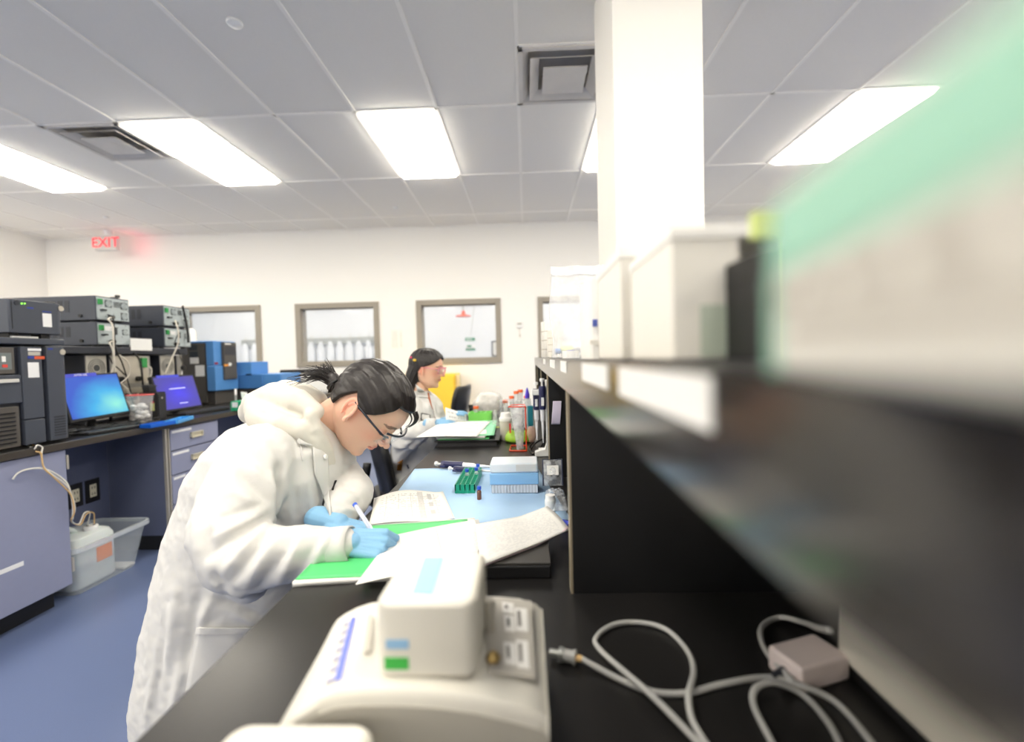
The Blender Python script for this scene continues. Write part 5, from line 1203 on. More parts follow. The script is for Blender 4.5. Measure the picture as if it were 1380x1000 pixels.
def capsule(mb, p0, r0, p1, r1, n=12, k=4):
    "tapered limb piece with round ends"
    p0, p1 = Vector(p0), Vector(p1); d = (p1-p0)
    if d.length < 1e-6: return mb.ball(p0, r0, n, 8)
    t = d.normalized(); pts, rs = [], []
    for i in range(k+1):
        a = PI/2*i/k; pts.append(p0-t*r0*math.cos(a)); rs.append(max(1e-4, r0*math.sin(a)))
    for i in range(1, k+1):
        a = PI/2*i/k; pts.append(p1+t*r1*math.sin(a)); rs.append(max(1e-4, r1*math.cos(a)))
    return mb.tube(pts, rs, n)
def chain(mb, pts, rs, n=12):
    for i in range(len(pts)-1): capsule(mb, pts[i], rs[i], pts[i+1], rs[i+1], n)
    return mb
def meld(mb, voxel, smooth=2, fac=.5):
    "many overlapping closed pieces -> one continuous skin; returns a mesh in room coordinates"
    me = mb.mesh('tmp'); o = bpy.data.objects.new('tmp', me); COL.objects.link(o)
    m = o.modifiers.new('r', 'REMESH'); m.mode = 'VOXEL'; m.voxel_size = voxel; m.use_smooth_shade = True
    if smooth:
        s = o.modifiers.new('s', 'SMOOTH'); s.iterations = smooth; s.factor = fac
    bpy.context.view_layer.update()
    r = bpy.data.meshes.new_from_object(o.evaluated_get(bpy.context.evaluated_depsgraph_get()))
    bpy.data.objects.remove(o); bpy.data.meshes.remove(me)
    return r
def link_mesh(name, me, mats, parent, label=None):
    if not isinstance(mats, (list, tuple)): mats = [mats]
    me.transform(Matrix.Translation(-wloc(parent))); me.materials.clear()
    for m in mats: me.materials.append(m)
    me.polygons.foreach_set('use_smooth', [True]*len(me.polygons)); me.update()
    o = bpy.data.objects.new(name, me); COL.objects.link(o); o.parent = parent
    if label: o['label'] = label
    return o
def verts(me):
    a = np.empty(len(me.vertices)*3, 'f'); me.vertices.foreach_get('co', a); return a.reshape(-1, 3)
def norms(me):
    a = np.empty(len(me.vertices)*3, 'f'); me.vertices.foreach_get('normal', a); return a.reshape(-1, 3)
def setv(me, A): me.vertices.foreach_set('co', A.astype('f').ravel()); me.update()
def paint(me, cols):
    at_ = me.color_attributes.new('Col', 'FLOAT_COLOR', 'POINT')
    a = np.ones((len(me.vertices), 4), 'f'); a[:, :3] = cols; at_.data.foreach_set('color', a.ravel())
M_skin = mat('skin', (225, 180, 155), .5, attr='Col', sss=.15)
M_hair = mat('black_hair', (26, 20, 19), .42, spec=.55, var=.3, vscale=30, bump=.35, bscale=70)
def headmesh(F, eyes_open, neck_to, neck_r, skin_c, S=1.0):
    "head + neck as one skin in room coordinates. F: head frame (x face, y left, z up), neck_to: world point"
    b = MB(); nr, nc = 46, 48
    zs = [.112-.229*(k/nr) for k in range(nr+1)]
    zs = [.112-.229*(0.5-0.5*math.cos(PI*k/nr)) for k in range(nr+1)]
    vs = [skull(z, 2*PI*j/nc) for z in zs for j in range(nc)]
    fs = [(i*nc+j, (i+1)*nc+j, (i+1)*nc+(j+1) % nc, i*nc+(j+1) % nc) for i in range(nr) for j in range(nc)]
    fs += [tuple(range(nc)), tuple(range(nr*nc, (nr+1)*nc))[::-1]]
    b.add(vs, fs)
    capsule(b, (.082, 0, .014), .0065, (.1035, 0, -.020), .0085, 14)          # nose ridge
    b.ball((.1085, 0, -.0255), (.0092, .0095, .0085))
    for s in (-1, 1):
        b.ball((.0965, s*.0110, -.0300), (.0095, .0068, .0064))
        b.ball((.0775, s*.0315, .001), (.0115, .0155, .0105))                # lid over the eye
        b.ball((.078, s*.030, .022), (.013, .021, .008))                     # brow
    b.ball((.0875, 0, -.0510), (.0078, .019, .0054)); b.ball((.0855, 0, -.0600), (.0082, .017, .0058))  # lips
    b.ball((.066, 0, -.094), (.019, .024, .016))                             # chin
    for s in (-1, 1):                                                        # ears
        c = Vector((-.006, s*.077, -.012)); R_ = Matrix.Rotation(s*.35, 3, 'Z') @ Matrix.Rotation(-.2, 3, 'Y')
        pts = [c+R_ @ Vector((.0165*math.cos(a)*1.0-.002, s*.006, .028*math.sin(a)*(1.0 if a < PI else .95))) for a in [(-.9+k*.42) for k in range(13)]]
        b.tube(pts, [.0035]+[.0042]*11+[.003], 8); b.ball(c, (.012, .003, .022), R=R_)
        b.ball(c+R_ @ Vector((.006, s*.002, -.026)), (.008, .0045, .009), R=R_)
        inner = [c+R_ @ Vector((.010*math.cos(a), s*.004, .017*math.sin(a)+.002)) for a in [(.3+k*.4) for k in range(8)]]; b.tube(inner, .0026, 6)
    M4 = F @ Matrix.Scale(S, 4)
    b.v = [tuple(M4 @ Vector(v)) for v in b.v]
    chain(b, [M4 @ Vector((-.030, 0, -.015)), M4 @ Vector((-.035, 0, -.075)), neck_to], [.056*S, neck_r, neck_r*1.12], 20)
    me = meld(b, .0022, 5, .5)
    A = verts(me); Li = np.array(M4.inverted()); L = A @ Li[:3, :3].T+Li[:3, 3]
    x, y, z = L[:, 0], L[:, 1], L[:, 2]; base = np.array([lin(c) for c in skin_c]); C = np.tile(base, (len(A), 1))
    def blend(mask, col, k=1.0):
        c = np.array([lin(v) for v in col]); m = (np.clip(mask, 0, 1)*k)[:, None]; C[:] = C*(1-m)+c*m
    g_ = lambda cx, cy, cz, sx, sy, sz: np.exp(-(((x-cx)/sx)**2+((y-cy)/sy)**2+((z-cz)/sz)**2))
    for s in (-1, 1):
        blend(g_(.07, s*.045, -.025, .035, .022, .02), (222, 138, 120), .45); blend(g_(-.006, s*.08, -.01, .03, .012, .035), (226, 130, 110), .55)
    blend(g_(.105, 0, -.03, .015, .014, .012), (220, 136, 116), .5)
    lip = (((y/.0205)**2+((z+.0555)/.0085)**2 < 1) & (x > .07)).astype(float); blend(lip, (204, 120, 112), .75)
    blend(((abs(z+.0552) < .0009) & (abs(y) < .022) & (x > .07)).astype(float), (120, 50, 50), .8)
    for s in (-1, 1):
        u = (y*s-.031)/.021; br = ((np.abs(z-(.0235+.004*(1-u*u)-.001*u)) < .0032*(1-.35*u)) & (np.abs(u) < 1) & (x > .04)).astype(float); blend(br, (58, 42, 36), .8)
        if eyes_open:
            e = (((y*s-.0315)/.0145)**2+((z-.001)/.0058)**2 < 1) & (x > .05); blend(e.astype(float), (232, 226, 222), 1)
            blend(((((y*s-.0315)/.0062)**2+((z-.001)/.0062)**2 < 1) & e).astype(float), (40, 26, 22), 1)
            blend(((np.abs(z-.0068+.22*((y*s-.0315)**2)/.0145) < .0014) & (np.abs(y*s-.0315) < .016) & (x > .05)).astype(float), (30, 20, 18), 1)
        else:
            blend(((np.abs(z+.0065-.25*((y*s-.0315)**2)/.0145*1.2) < .0017) & (np.abs(y*s-.0315) < .0165) & (x > .05)).astype(float), (34, 22, 20), .95)
            blend(g_(.085, s*.031, .006, .02, .016, .006), (206, 142, 122), .4)
    return me, C, M4
def hair_shell(M4, hairline, off, dirfn, name, parent, zmin=-.09, thick=.004, extra=None):
    "cap of combed hair over the head; hairline(q) gives its lower height all round, dirfn lays the locks"
    b = MB(); nu, nv = 220, 60
    rows = []
    for j in range(nv+1):
        v = j/nv; r_ = []
        for i in range(nu):
            q = 2*PI*i/nu-PI; zl = hairline(q); z = .1118-(.1118-zl)*(0.5-0.5*math.cos(PI*v))**.9 if v < 1 else zl
            lock = math.sin(dirfn(q, z)*46)*.0011+math.sin(dirfn(q, z)*19+1.3)*.0016+math.sin(dirfn(q, z)*97)*.0005
            o_ = off*(1-.55*max(0, v-.86)/.14)+lock*min(1, 2.2*(1-v)+.35)
            p = skull(z, q, o_)
            if extra: p = extra(p, q, z, v)
            r_.append(p)
        rows.append(r_)
    vs = [M4 @ p for r_ in rows for p in r_]
    fs = [(j*nu+i, (j+1)*nu+i, (j+1)*nu+(i+1) % nu, j*nu+(i+1) % nu) for j in range(nv) for i in range(nu)]
    fs.append(tuple(range(nu)))
    b.add(vs, fs); return obj(name, b, M_hair, parent, smooth=True, solid=thick)
def finger(mb, base, d, bend, lens, rad, curl):
    "base point, first direction d, bending towards 'bend'; curl: angles per joint"
    p = Vector(base); d = Vector(d).normalized(); n = Vector(bend).normalized(); ax = d.cross(n).normalized(); pts = [p]
    for L_, c in zip(lens, curl):
        d = Matrix.Rotation(c, 3, ax) @ d; p = p+d*L_; pts.append(p)
    rs = [rad*1.06, rad*.98, rad*.9, rad*.8]
    chain(mb, pts, rs, 12); return pts
def hand(F, side, curls, thumb, S=1.0, voxel=.0024, wrist_r=.026, wrist_len=.05, spread=.10):
    "F: origin wrist, x to the knuckles, y across towards the thumb, z out of the back of the hand"
    b = MB(); k = S
    w = [.030, .011, -.009, -.027]; L0 = [.083, .087, .082, .072]; LL = [(.044, .026, .021), (.048, .030, .022), (.045, .028, .021), (.034, .021, .018)]; R_ = [.0092, .0094, .0088, .0078]
    for i in range(4):
        kn = Vector((L0[i]*k, w[i]*k, .0)); capsule(b, (.006*k, w[i]*.72*k, -.001), .0135*k, kn, .0112*k, 12)
        d = Vector((1, w[i]*spread/.03, 0)); finger(b, kn, d, (0, 0, -1), [l*k for l in LL[i]], R_[i]*k, curls[i])
    for a in range(3): capsule(b, (.012*k, (w[a]+w[a+1])/2*.75*k, 0), .013*k, (.072*k, (w[a]+w[a+1])/2*k, -.001), .0112*k, 12)
    b.ball((.03*k, .014*k, -.012*k), (.030*k, .018*k, .014*k)); b.ball((.035*k, -.022*k, -.010*k), (.03*k, .012*k, .012*k))
    base = Vector((.018*k, .026*k, -.008*k)); capsule(b, (.006*k, .010*k, -.004*k), .015*k, base, .0145*k)
    p = base; pts = [p]
    for (dx, dy, dz), L_ in zip(thumb, (.042, .032, .026)): p = p+Vector((dx, dy, dz)).normalized()*L_*k; pts.append(p)
    chain(b, pts, [.0135*k, .0115*k, .0102*k, .0088*k], 12)
    capsule(b, (-wrist_len, 0, 0), wrist_r*.95, (.008*k, 0, 0), wrist_r*.86, 16)
    if side < 0: b.v = [(x, -y, z) for x, y, z in b.v]; b.f = [f[::-1] for f in b.f]
    b.v = [tuple(F @ Vector(v)) for v in b.v]
    return meld(b, voxel*.8, 1, .5)
def fold_lines(me, lines, k=9):
    "fold marks given by where they run in the photograph, dropped on the cloth: (x0, y0, x1, y1, width, height)"
    T = bvh_of(me); out = []; O = Vector((0, 0, ZC))
    for (x0, y0, x1, y1, w_, h_) in lines:
        pts = []
        for i in range(k+1):
            t = i/k; q = T.ray_cast(O, (P(x0+(x1-x0)*t, y0+(y1-y0)*t, Y=1)-O).normalized())
            if q[0] is not None and (not pts or (q[0]-pts[-1]).length < .12): pts.append(q[0])
        if len(pts) > 2: out.append((np.array([tuple(p) for p in pts]), w_, h_))
    A = verts(me); N = norms(me); D = np.zeros(len(A))
    for pts, w_, h_ in out:
        best = np.full(len(A), 9.); par = np.zeros(len(A)); n = len(pts)-1
        for i in range(n):
            d = pts[i+1]-pts[i]; L2 = (d*d).sum()+1e-9; t = np.clip(((A-pts[i]) @ d)/L2, 0, 1)
            r = np.linalg.norm(A-(pts[i]+t[:, None]*d), axis=1); m = r < best; best[m] = r[m]; par[m] = (i+t[m])/n
        D += h_*np.exp(-(best/w_)**2)*np.sin(np.pi*np.clip(par*.86+.07, 0, 1))**.7
    setv(me, A+N*D[:, None]); return me
def cloth(me, folds, amp, scale, seed, stretch=(1, 1, 1)):
    "loose wrinkles: long ridges and valleys along segments plus broad soft unevenness"
    A = verts(me); N = norms(me); D = np.zeros(len(A))
    for (p0, p1, w_, h) in folds:
        p0, p1 = np.array(p0), np.array(p1); d = p1-p0; L2 = (d*d).sum()
        t = np.clip(((A-p0) @ d)/L2, 0, 1); q = p0+t[:, None]*d; r = np.linalg.norm(A-q, axis=1)
        D += h*np.exp(-(r/w_)**2)*np.sin(np.pi*np.clip(t*.9+.08, 0, 1))**.6
    D += np.array([noise.noise(Vector((a[0]*stretch[0], a[1]*stretch[1], a[2]*stretch[2]))*scale+Vector((seed, 0, 0)))-.0 for a in A.tolist()])*amp
    D += np.array([1-abs(noise.noise(Vector((a[0]*stretch[1], a[1]*stretch[0], a[2]*1.2))*scale*2.1+Vector((seed, 5, 0))))*2.2 for a in A.tolist()])*amp*.35
    setv(me, A+N*D[:, None]); return me
M_coat = mat('lab_coat_cotton', (206, 205, 202), .8, bump=.06, bscale=900)
M_glove = mat('nitrile_glove', (128, 176, 212), .42, bump=.08, bscale=160)
M_hood = mat('oatmeal_sweatshirt', (206, 202, 192), .85, bump=.15, bscale=700)
M_trou = mat('grey_trousers', (120, 120, 126), .8, bump=.1, bscale=300); M_shoe = mat('white_shoes', (220, 220, 220), .6)
def patch(corners, bvh, dirn, off, name, m, parent, nu=14, nv=14, th=.003, wob=0, label=None):
    "piece of cloth laid on a surface: quad of world points dropped along dirn"
    q = [Vector(c) for c in corners]; d = Vector(dirn).normalized()
    def f(u, v):
        p = (q[0]*(1-u)+q[1]*u)*(1-v)+(q[3]*(1-u)+q[2]*u)*v
        h = bvh.ray_cast(p-d*.25, d, .6)
        if h[0] is not None: p = h[0]
        return p-d*(off+wob*math.sin(7*u+4*v))
    return obj(name, MB().grid(f, nu, nv), m, parent, smooth=True, solid=th, label=label)
def bvh_of(me): return BVHTree.FromPolygons([v.co.copy() for v in me.vertices], [tuple(p.vertices) for p in me.polygons])
def V3(v): return np.array(v)

# ---------------------------------------------------------------- near woman
Ym = 1.09
W1 = thing('person', 'woman in a white lab coat and safety glasses bent over the bench writing, dark ponytail', 'person', (-.72, 1.1, 0))
def view(right, down): return (Vector((1, 0, 0))*right-Vector((0, 0, 1))*down)
ear = P(471, 553, Y=1.03)
fw = view(.61, .79).normalized(); fw = (Matrix.Rotation(-.14, 3, 'Z') @ fw).normalized()
up0 = view(.79, -.61); up_ = (up0-fw*up0.dot(fw)).normalized(); lf = up_.cross(fw).normalized()
Hc = ear+up_*.014+fw*.006-(-lf)*.0+lf*.078
FH = frame(Hc, fw, lf, up_)
neck1 = P(398, 600, Y=1.13)
hm, hc, M4a = headmesh(FH, False, neck1, .049, (226, 184, 160), .96)
# clothed body beneath: torso, legs, arms in one skin with the head
def body(b, c7, chest, waist, pelvis, sh, el, wr, kn, an, toe, s=1.0):
    chain(b, [c7, chest, waist, pelvis], [.07*s, .115*s, .10*s, .12*s], 20)
    for i in (0, 1):
        chain(b, [c7, sh[i], el[i], wr[i]], [.05*s, .052*s, .036*s, .019*s], 16)
        hipj = Vector(pelvis)+(Vector(sh[i])-Vector(c7)).normalized()*.08; hipj.z = pelvis[2]
        chain(b, [hipj, kn[i], an[i], toe[i]], [.078*s, .055*s, .04*s, .03*s], 16)
S_ = [P(350, 628, Y=.94), P(432, 622, Y=1.26)]
E_ = [P(316, 742, Y=.82), P(476, 662, Y=1.10)]
Wr = [P(464, 733, Y=.80), P(447, 706, Y=.935)]
PEL = Vector((-.76, 1.13, .57)); KN = [Vector((-.30, 1.00, .56)), Vector((-.30, 1.26, .56))]; AN = [Vector((-.36, 1.00, .10)), Vector((-.36, 1.26, .10))]; TO = [Vector((-.24, 1.00, .045)), Vector((-.24, 1.26, .045))]
bb1 = MB(); body(bb1, P(400, 598, Y=1.13), P(368, 655, Y=1.13), P(330, 745, Y=1.13), PEL, S_, E_, Wr, KN, AN, TO)
bm = meld(bb1, .007, 3)
def join_body(bm, hm, hc, skin, name, parent):
    n0, n1 = len(bm.vertices), len(hm.vertices)
    vs = [tuple(v.co) for v in bm.vertices]+[tuple(v.co) for v in hm.vertices]
    fs = [tuple(p.vertices) for p in bm.polygons]+[tuple(i+n0 for i in p.vertices) for p in hm.polygons]
    me = bpy.data.meshes.new(name); me.from_pydata(vs, [], fs)
    C = np.vstack([np.tile(np.array([lin(c) for c in skin]), (n0, 1)), hc]); paint(me, C)
    return link_mesh(name, me, M_skin, parent)
join_body(bm, hm, hc, (226, 184, 160), 'body', W1)
# trousers and shoes
b = MB()
for i in (0, 1): chain(b, [PEL+Vector((0, (-.08, .08)[i], 0)), KN[i], AN[i]+Vector((0, 0, .03))], [.095, .07, .06], 18)
b.ball(PEL, (.14, .17, .12)); link_mesh('trousers', meld(b, .009, 3), M_trou, W1)
for i in (0, 1):
    b = MB(); chain(b, [AN[i]+Vector((-.02, 0, -.055)), TO[i]+Vector((.05, 0, -.005))], [.045, .036], 14); chain(b, [AN[i], AN[i]+Vector((0, 0, -.04))], [.045, .045]); b.v = [(x, y, max(z, .002)) for x, y, z in b.v]
    link_mesh('shoe', meld(b, .006, 2), M_shoe, W1)
# lab coat: horizontal sections from the shoulders to the hem, plus sleeves, melted into one cloth
def sec(pxl, pxr, py, ry, Y=Ym, tilt=0):
    a, c = P(pxl, py, Y=Y), P(pxr, py, Y=Y); m = (a+c)/2; return (m, Vector(((c.x-a.x)/2, 0, tilt*(c.x-a.x)/2)), Vector((0, ry, 0)))
b = MB()
b.loft([sec(372, 428, 556, .06), sec(330, 446, 572, .135), sec(300, 462, 598, .185), sec(280, 468, 630, .195), sec(266, 462, 670, .19), sec(251, 452, 715, .185), sec(238, 432, 760, .185), sec(230, 420, 810, .19), sec(221, 415, 865, .195), sec(213, 410, 905, .195), sec(214, 405, 930, .19), sec(220, 400, 940, .18)], 40, e=2.25)
nb = P(338, 720, Y=1.0)
chain(b, [P(352, 622, Y=.955), P(324, 672, Y=.89), P(311, 718, Y=.845), P(320, 748, Y=.825)], [.082, .078, .074, .067], 22)
chain(b, [P(320, 748, Y=.825), P(352, 750, Y=.815), P(405, 744, Y=.805), P(458, 735, Y=.80)], [.064, .060, .048, .031], 22)
capsule(b, P(302, 705, Y=.88), .062, P(335, 778, Y=.86), .045, 18)
chain(b, [P(428, 628, Y=1.22), P(452, 650, Y=1.16), P(474, 664, Y=1.10)], [.080, .070, .056], 20)
chain(b, [P(474, 664, Y=1.10), P(464, 682, Y=1.02), P(456, 697, Y=.965)], [.056, .046, .036], 20)
coat = meld(b, .0055, 4, .6)
def seg(x0, y0, x1, y1, Y, w_, h, Y1=None): return (V3(P(x0, y0, Y=Y)), V3(P(x1, y1, Y=Y if Y1 is None else Y1)), w_, h)
Yn = .765
folds = [seg(372, 700, 300, 775, Yn, .010, .014), seg(366, 706, 318, 790, Yn, .008, -.012), seg(380, 712, 345, 782, Yn, .010, .012), seg(362, 694, 286, 755, Yn, .009, -.010),
         seg(430, 718, 392, 778, Yn+.01, .009, .008), seg(415, 716, 372, 785, Yn, .008, -.009), seg(448, 716, 430, 760, Yn+.02, .007, .004),
         seg(372, 640, 371, 705, Yn+.04, .010, -.016), seg(358, 620, 366, 690, Yn+.04, .012, .010), seg(330, 622, 362, 655, Yn+.03, .012, .010), seg(318, 640, 358, 690, Yn+.02, .010, -.008), seg(300, 655, 350, 705, Yn, .012, .010), seg(285, 690, 345, 722, Yn, .010, -.007),
         seg(266, 700, 300, 770, Yn+.06, .014, .008), seg(262, 780, 300, 880, .90, .016, .010), seg(240, 790, 262, 900, .92, .014, -.010), seg(230, 860, 215, 960, .93, .015, .010), seg(275, 800, 320, 830, .9, .016, -.014), seg(300, 795, 370, 800, .88, .018, -.012), seg(330, 800, 380, 815, .88, .010, .008),
         seg(425, 640, 440, 700, 1.0, .016, -.006), seg(395, 640, 415, 710, .98, .014, .006), seg(300, 600, 330, 640, .95, .02, .006), seg(458, 660, 478, 668, 1.2, .008, -.007), seg(455, 676, 480, 684, 1.13, .007, -.006), seg(452, 690, 478, 696, 1.08, .006, .005)]
coat = cloth(coat, [], .005, 10, 3, (1, 1, .5))
coat = cloth(coat, [], .0030, 24, 9, (1.2, 1, .5))
coat = fold_lines(coat, [
 (374, 698, 300, 772, .010, .011), (368, 704, 312, 784, .007, -.011), (386, 712, 330, 790, .009, .011), (362, 694, 282, 748, .008, -.008), (398, 718, 352, 790, .007, -.010), (412, 716, 375, 786, .008, .008),
 (434, 718, 398, 780, .007, -.006), (446, 716, 418, 770, .007, .006), (360, 690, 292, 722, .008, .008), (352, 680, 290, 700, .007, -.006),
 (376, 628, 374, 704, .008, -.016), (362, 622, 368, 690, .010, .010), (338, 628, 364, 660, .010, .009), (324, 640, 360, 676, .007, -.008), (306, 652, 352, 688, .009, .009), (290, 640, 330, 668, .008, -.005),
 (350, 590, 372, 628, .010, .006), (322, 600, 345, 622, .010, -.005), (300, 606, 322, 640, .012, .005),
 (272, 690, 286, 750, .010, -.007), (262, 700, 270, 790, .012, .006), (285, 770, 306, 800, .010, -.008),
 (268, 796, 250, 900, .012, -.008), (286, 806, 268, 845, .012, .009), (240, 780, 226, 890, .014, .007), (222, 850, 206, 950, .012, -.007), (246, 900, 232, 968, .012, .008), (210, 900, 196, 975, .010, .006),
 (292, 806, 352, 832, .010, -.009), (300, 795, 372, 808, .010, .008), (310, 820, 356, 846, .009, .007),
 (430, 650, 436, 700, .008, -.006), (414, 640, 424, 712, .010, .006), (396, 650, 402, 712, .008, -.005), (384, 640, 392, 700, .008, .005),
 (458, 652, 480, 662, .006, -.007), (456, 664, 482, 670, .006, .006), (455, 674, 482, 680, .006, -.007), (454, 684, 478, 690, .005, .006)])
A = verts(coat)
ctree = bvh_of(coat)
link_mesh('lab_coat', coat, M_coat, W1)
dv = FX*1.0
dvv = lambda px, py: (P(px, py, Y=1)-Vector((0, 0, ZC))).normalized()
def lay(pxs, off, name, m, parent, th=.003, nu=12, nv=12, wob=0, Yc=.9, label=None):
    c = [P(a, b_, Y=Yc) for a, b_ in pxs]; mx = sum((Vector(q) for q in c), Vector())/4
    return patch(c, ctree, (mx-Vector((0, 0, ZC))).normalized(), off, name, m, parent, nu, nv, th, wob, label)
lay([(397, 568), (438, 590), (440, 600), (400, 598)], .006, 'collar', M_coat, W1, .005)
lay([(398, 570), (426, 588), (438, 604), (402, 599)], .010, 'collar', M_coat, W1, .005)
lay([(420, 598), (442, 604), (447, 702), (424, 640)], .007, 'lapel', M_coat, W1, .004)
lay([(265, 846), (345, 846), (335, 925), (250, 935)], .002, 'side_pocket', M_coat, W1, .003)
lay([(266, 846), (345, 846), (344, 855), (264, 855)], .005, 'side_pocket', M_coat, W1, .003)
lay([(404, 598), (406, 598), (409, 622), (407, 622)], .003, 'seam', mat('seam_thread', (206, 204, 202), .8), W1, .001, 4, 12)  # seam strip in almost the coat's own white
lay([(452, 647), (454, 647), (449, 660), (447, 660)], .003, 'pocket_pen', M_black, W1, .003, 3, 6, Yc=1.0)
lay([(438, 660), (441, 655), (436, 682), (434, 680)], .003, 'dark_shirt_edge', mat('dark_grey_shirt', (70, 70, 74), .8), W1, .001, 4, 10, Yc=1.0)
cf0, cf1 = P(452, 736.5, Y=.80), P(474, 733.5, Y=.80); d_ = (cf1-cf0).normalized()
obj('cuff', MB().tube([cf0-d_*.004, cf0+d_*.02, cf1], [.0335, .0325, .0315], 28, cap=False), M_coat, W1, smooth=True, solid=.003)
sn = P(434, 616, Y=.95); h = ctree.ray_cast(Vector((0, 0, ZC)), (sn-Vector((0, 0, ZC))).normalized())
if h[0] is not None: obj('snap_button', MB().lathe([(.006, 0), (.006, .002), (.003, .003)], (0, 0, 0), 14, M=frame(h[0]+h[1]*.008, h[1].orthogonal(), h[1].cross(h[1].orthogonal()), h[1])), M_white, W1)
# sweatshirt hood bunched behind the neck and round to the chest
b = MB()
def ch2(pts, rs): chain(b, [P(x, y, Y=Y) for x, y, Y in pts], rs, 16)
ch2([(352, 545, 1.12), (372, 537, 1.06), (400, 543, 1.03), (424, 555, 1.02)], [.040, .040, .034, .022])
ch2([(360, 540, 1.14), (385, 530, 1.16), (412, 532, 1.16), (430, 538, 1.15)], [.038, .036, .030, .02])
ch2([(350, 548, 1.10), (352, 560, 1.02), (378, 572, .985), (405, 580, .985), (424, 597, 1.0), (436, 622, 1.02)], [.036, .034, .028, .024, .021, .018])
ch2([(420, 560, 1.0), (426, 580, 1.0), (438, 604, 1.02), (447, 640, 1.05)], [.016, .018, .018, .016])
ch2([(425, 540, 1.2), (440, 570, 1.24), (452, 600, 1.2), (455, 640, 1.12)], [.03, .03, .024, .02])
ch2([(400, 575, 1.10), (430, 620, 1.10), (444, 670, 1.08)], [.06, .055, .05])
ch2([(345, 545, 1.14), (340, 555, 1.2), (360, 548, 1.26), (400, 548, 1.28)], [.034, .034, .03, .03])
hd = meld(b, .0045, 3, .5)
hd = cloth(hd, [seg(345, 552, 425, 590, .98, .006, -.006), seg(350, 562, 420, 600, .98, .005, .004), seg(352, 535, 420, 545, 1.05, .006, -.004)], .003, 16, 8)
link_mesh('hood', hd, M_hood, W1)
# gloves
gx = (P(523, 738, Y=.80)-P(472, 735, Y=.80)).normalized()
gx = (gx+Vector((0, .10, -.06))).normalized(); gz = Vector((-.05, -.72, .66)); gz = (gz-gx*gz.dot(gx)).normalized(); gy = gz.cross(gx)
GF = frame(P(469, 731, Y=.80), gx, gy, gz)
curl = [(1.0, 1.15, .6), (1.1, 1.25, .7), (1.15, 1.3, .8), (1.2, 1.3, .8)]
g1 = hand(GF, 1, curl, [(1, .25, -.55), (1, -.15, -.6), (1, -.35, -.5)], .76, wrist_r=.022, wrist_len=.02)
if gy.z < 0: print('thumb side points down')
link_mesh('glove', g1, M_glove, W1)
gx2 = Vector((.90, -.38, -.08)).normalized(); gz2 = Vector((.25, -.1, .95)); gz2 = (gz2-gx2*gz2.dot(gx2)).normalized(); gy2 = gz2.cross(gx2)
GF2 = frame(P(451, 706, Y=.935)+Vector((0, 0, .0)), gx2, gy2, gz2)
g2 = hand(GF2, -1, [(.35, .5, .3), (.35, .55, .3), (.4, .55, .3), (.4, .6, .3)], [(1, .5, -.4), (1, .3, -.3), (1, .1, -.3)], .88, wrist_r=.03)
link_mesh('glove', g2, M_glove, W1)
# hair: combed back to a short ponytail
def hl1(q):
    a = abs(q)
    if a < .75: return .078-.004*a
    if a < 1.28: return .075-(a-.75)/.53*.067
    if a < 1.46: return .008-(a-1.28)/.18*.002
    if a < 1.75: return .006+(a-1.46)/.29*.022
    if a < 2.2: return .028-(a-1.75)/.45*.068
    return -.04-(a-2.2)/.94*.014
TAIL = Vector((-.108, 0, -.022))
def df1(q, z):
    p = skull(z, q); return math.atan2(p.y, p.z+.03)*.75+p.x*.8
def ex1(p, q, z, v):
    a = abs(q)
    if a < .9 and v > .8: p = p+Vector((.004, 0, 0))*(1-a/.9)*(v-.8)*5
    return p
hair_shell(M4a, hl1, .0105, df1, 'hair', W1, extra=ex1)
b = MB(); random.seed(3)
T0 = Vector((-.100, 0, -.034))
capsule(b, T0, .020, T0+Vector((-.022, 0, .004)), .016, 14)
for k in range(150):
    a, r = random.uniform(0, 2*PI), random.random()**.5
    s0_ = T0+Vector((-.012, r*.015*math.cos(a), r*.017*math.sin(a)))
    L_ = random.uniform(.045, .085); sp = random.uniform(-.5, 1.0); sy = random.uniform(-.55, .55)
    mid_ = s0_+Vector((-L_*.55, sy*L_*.35, L_*(-.22+.30*sp))); end = s0_+Vector((-L_*(.95-.15*abs(sp)), sy*L_*.7, L_*(-.75+.95*sp)))
    pts = spline([s0_+Vector((.02, 0, 0)), s0_, mid_, end], 4); b.tube(pts, [.0022*(1-.8*i/(len(pts)-1)) for i in range(len(pts))], 5)
b.v = [tuple(M4a @ Vector(v)) for v in b.v]
obj('ponytail', b, M_hair, W1, smooth=True, kind='stuff')
b = MB()
b.tube([M4a @ (T0+Vector((-.006, .021*math.cos(k*PI/10), .021*math.sin(k*PI/10)))) for k in range(21)], .004, 8, cap=False); obj('hair_tie', b, M_black, W1, smooth=True)
b = MB()
for k in range(9):                                   # loose locks falling past the forehead and at the nape
    y_ = random.uniform(-.01, .055); st_ = Vector((.080, y_, .078)); b.tube([M4a @ p for p in spline([st_, st_+Vector((.016, 0, -.006)), st_+Vector((.023, .002, -.018-.012*random.random())), st_+Vector((.021, .003, -.030-.015*random.random()))], 3)], [.0024*(1-.085*i) for i in range(10)], 5)
for k in range(26):
    y_ = random.uniform(-.05, .05); st_ = Vector((-.085, y_, -.045)); b.tube([M4a @ p for p in spline([st_, st_+Vector((-.012, 0, .02)), T0+Vector((.0, y_*.3, -.005))], 3)], .0018, 5)
obj('loose_hair', b, M_hair, W1, smooth=True, kind='stuff')
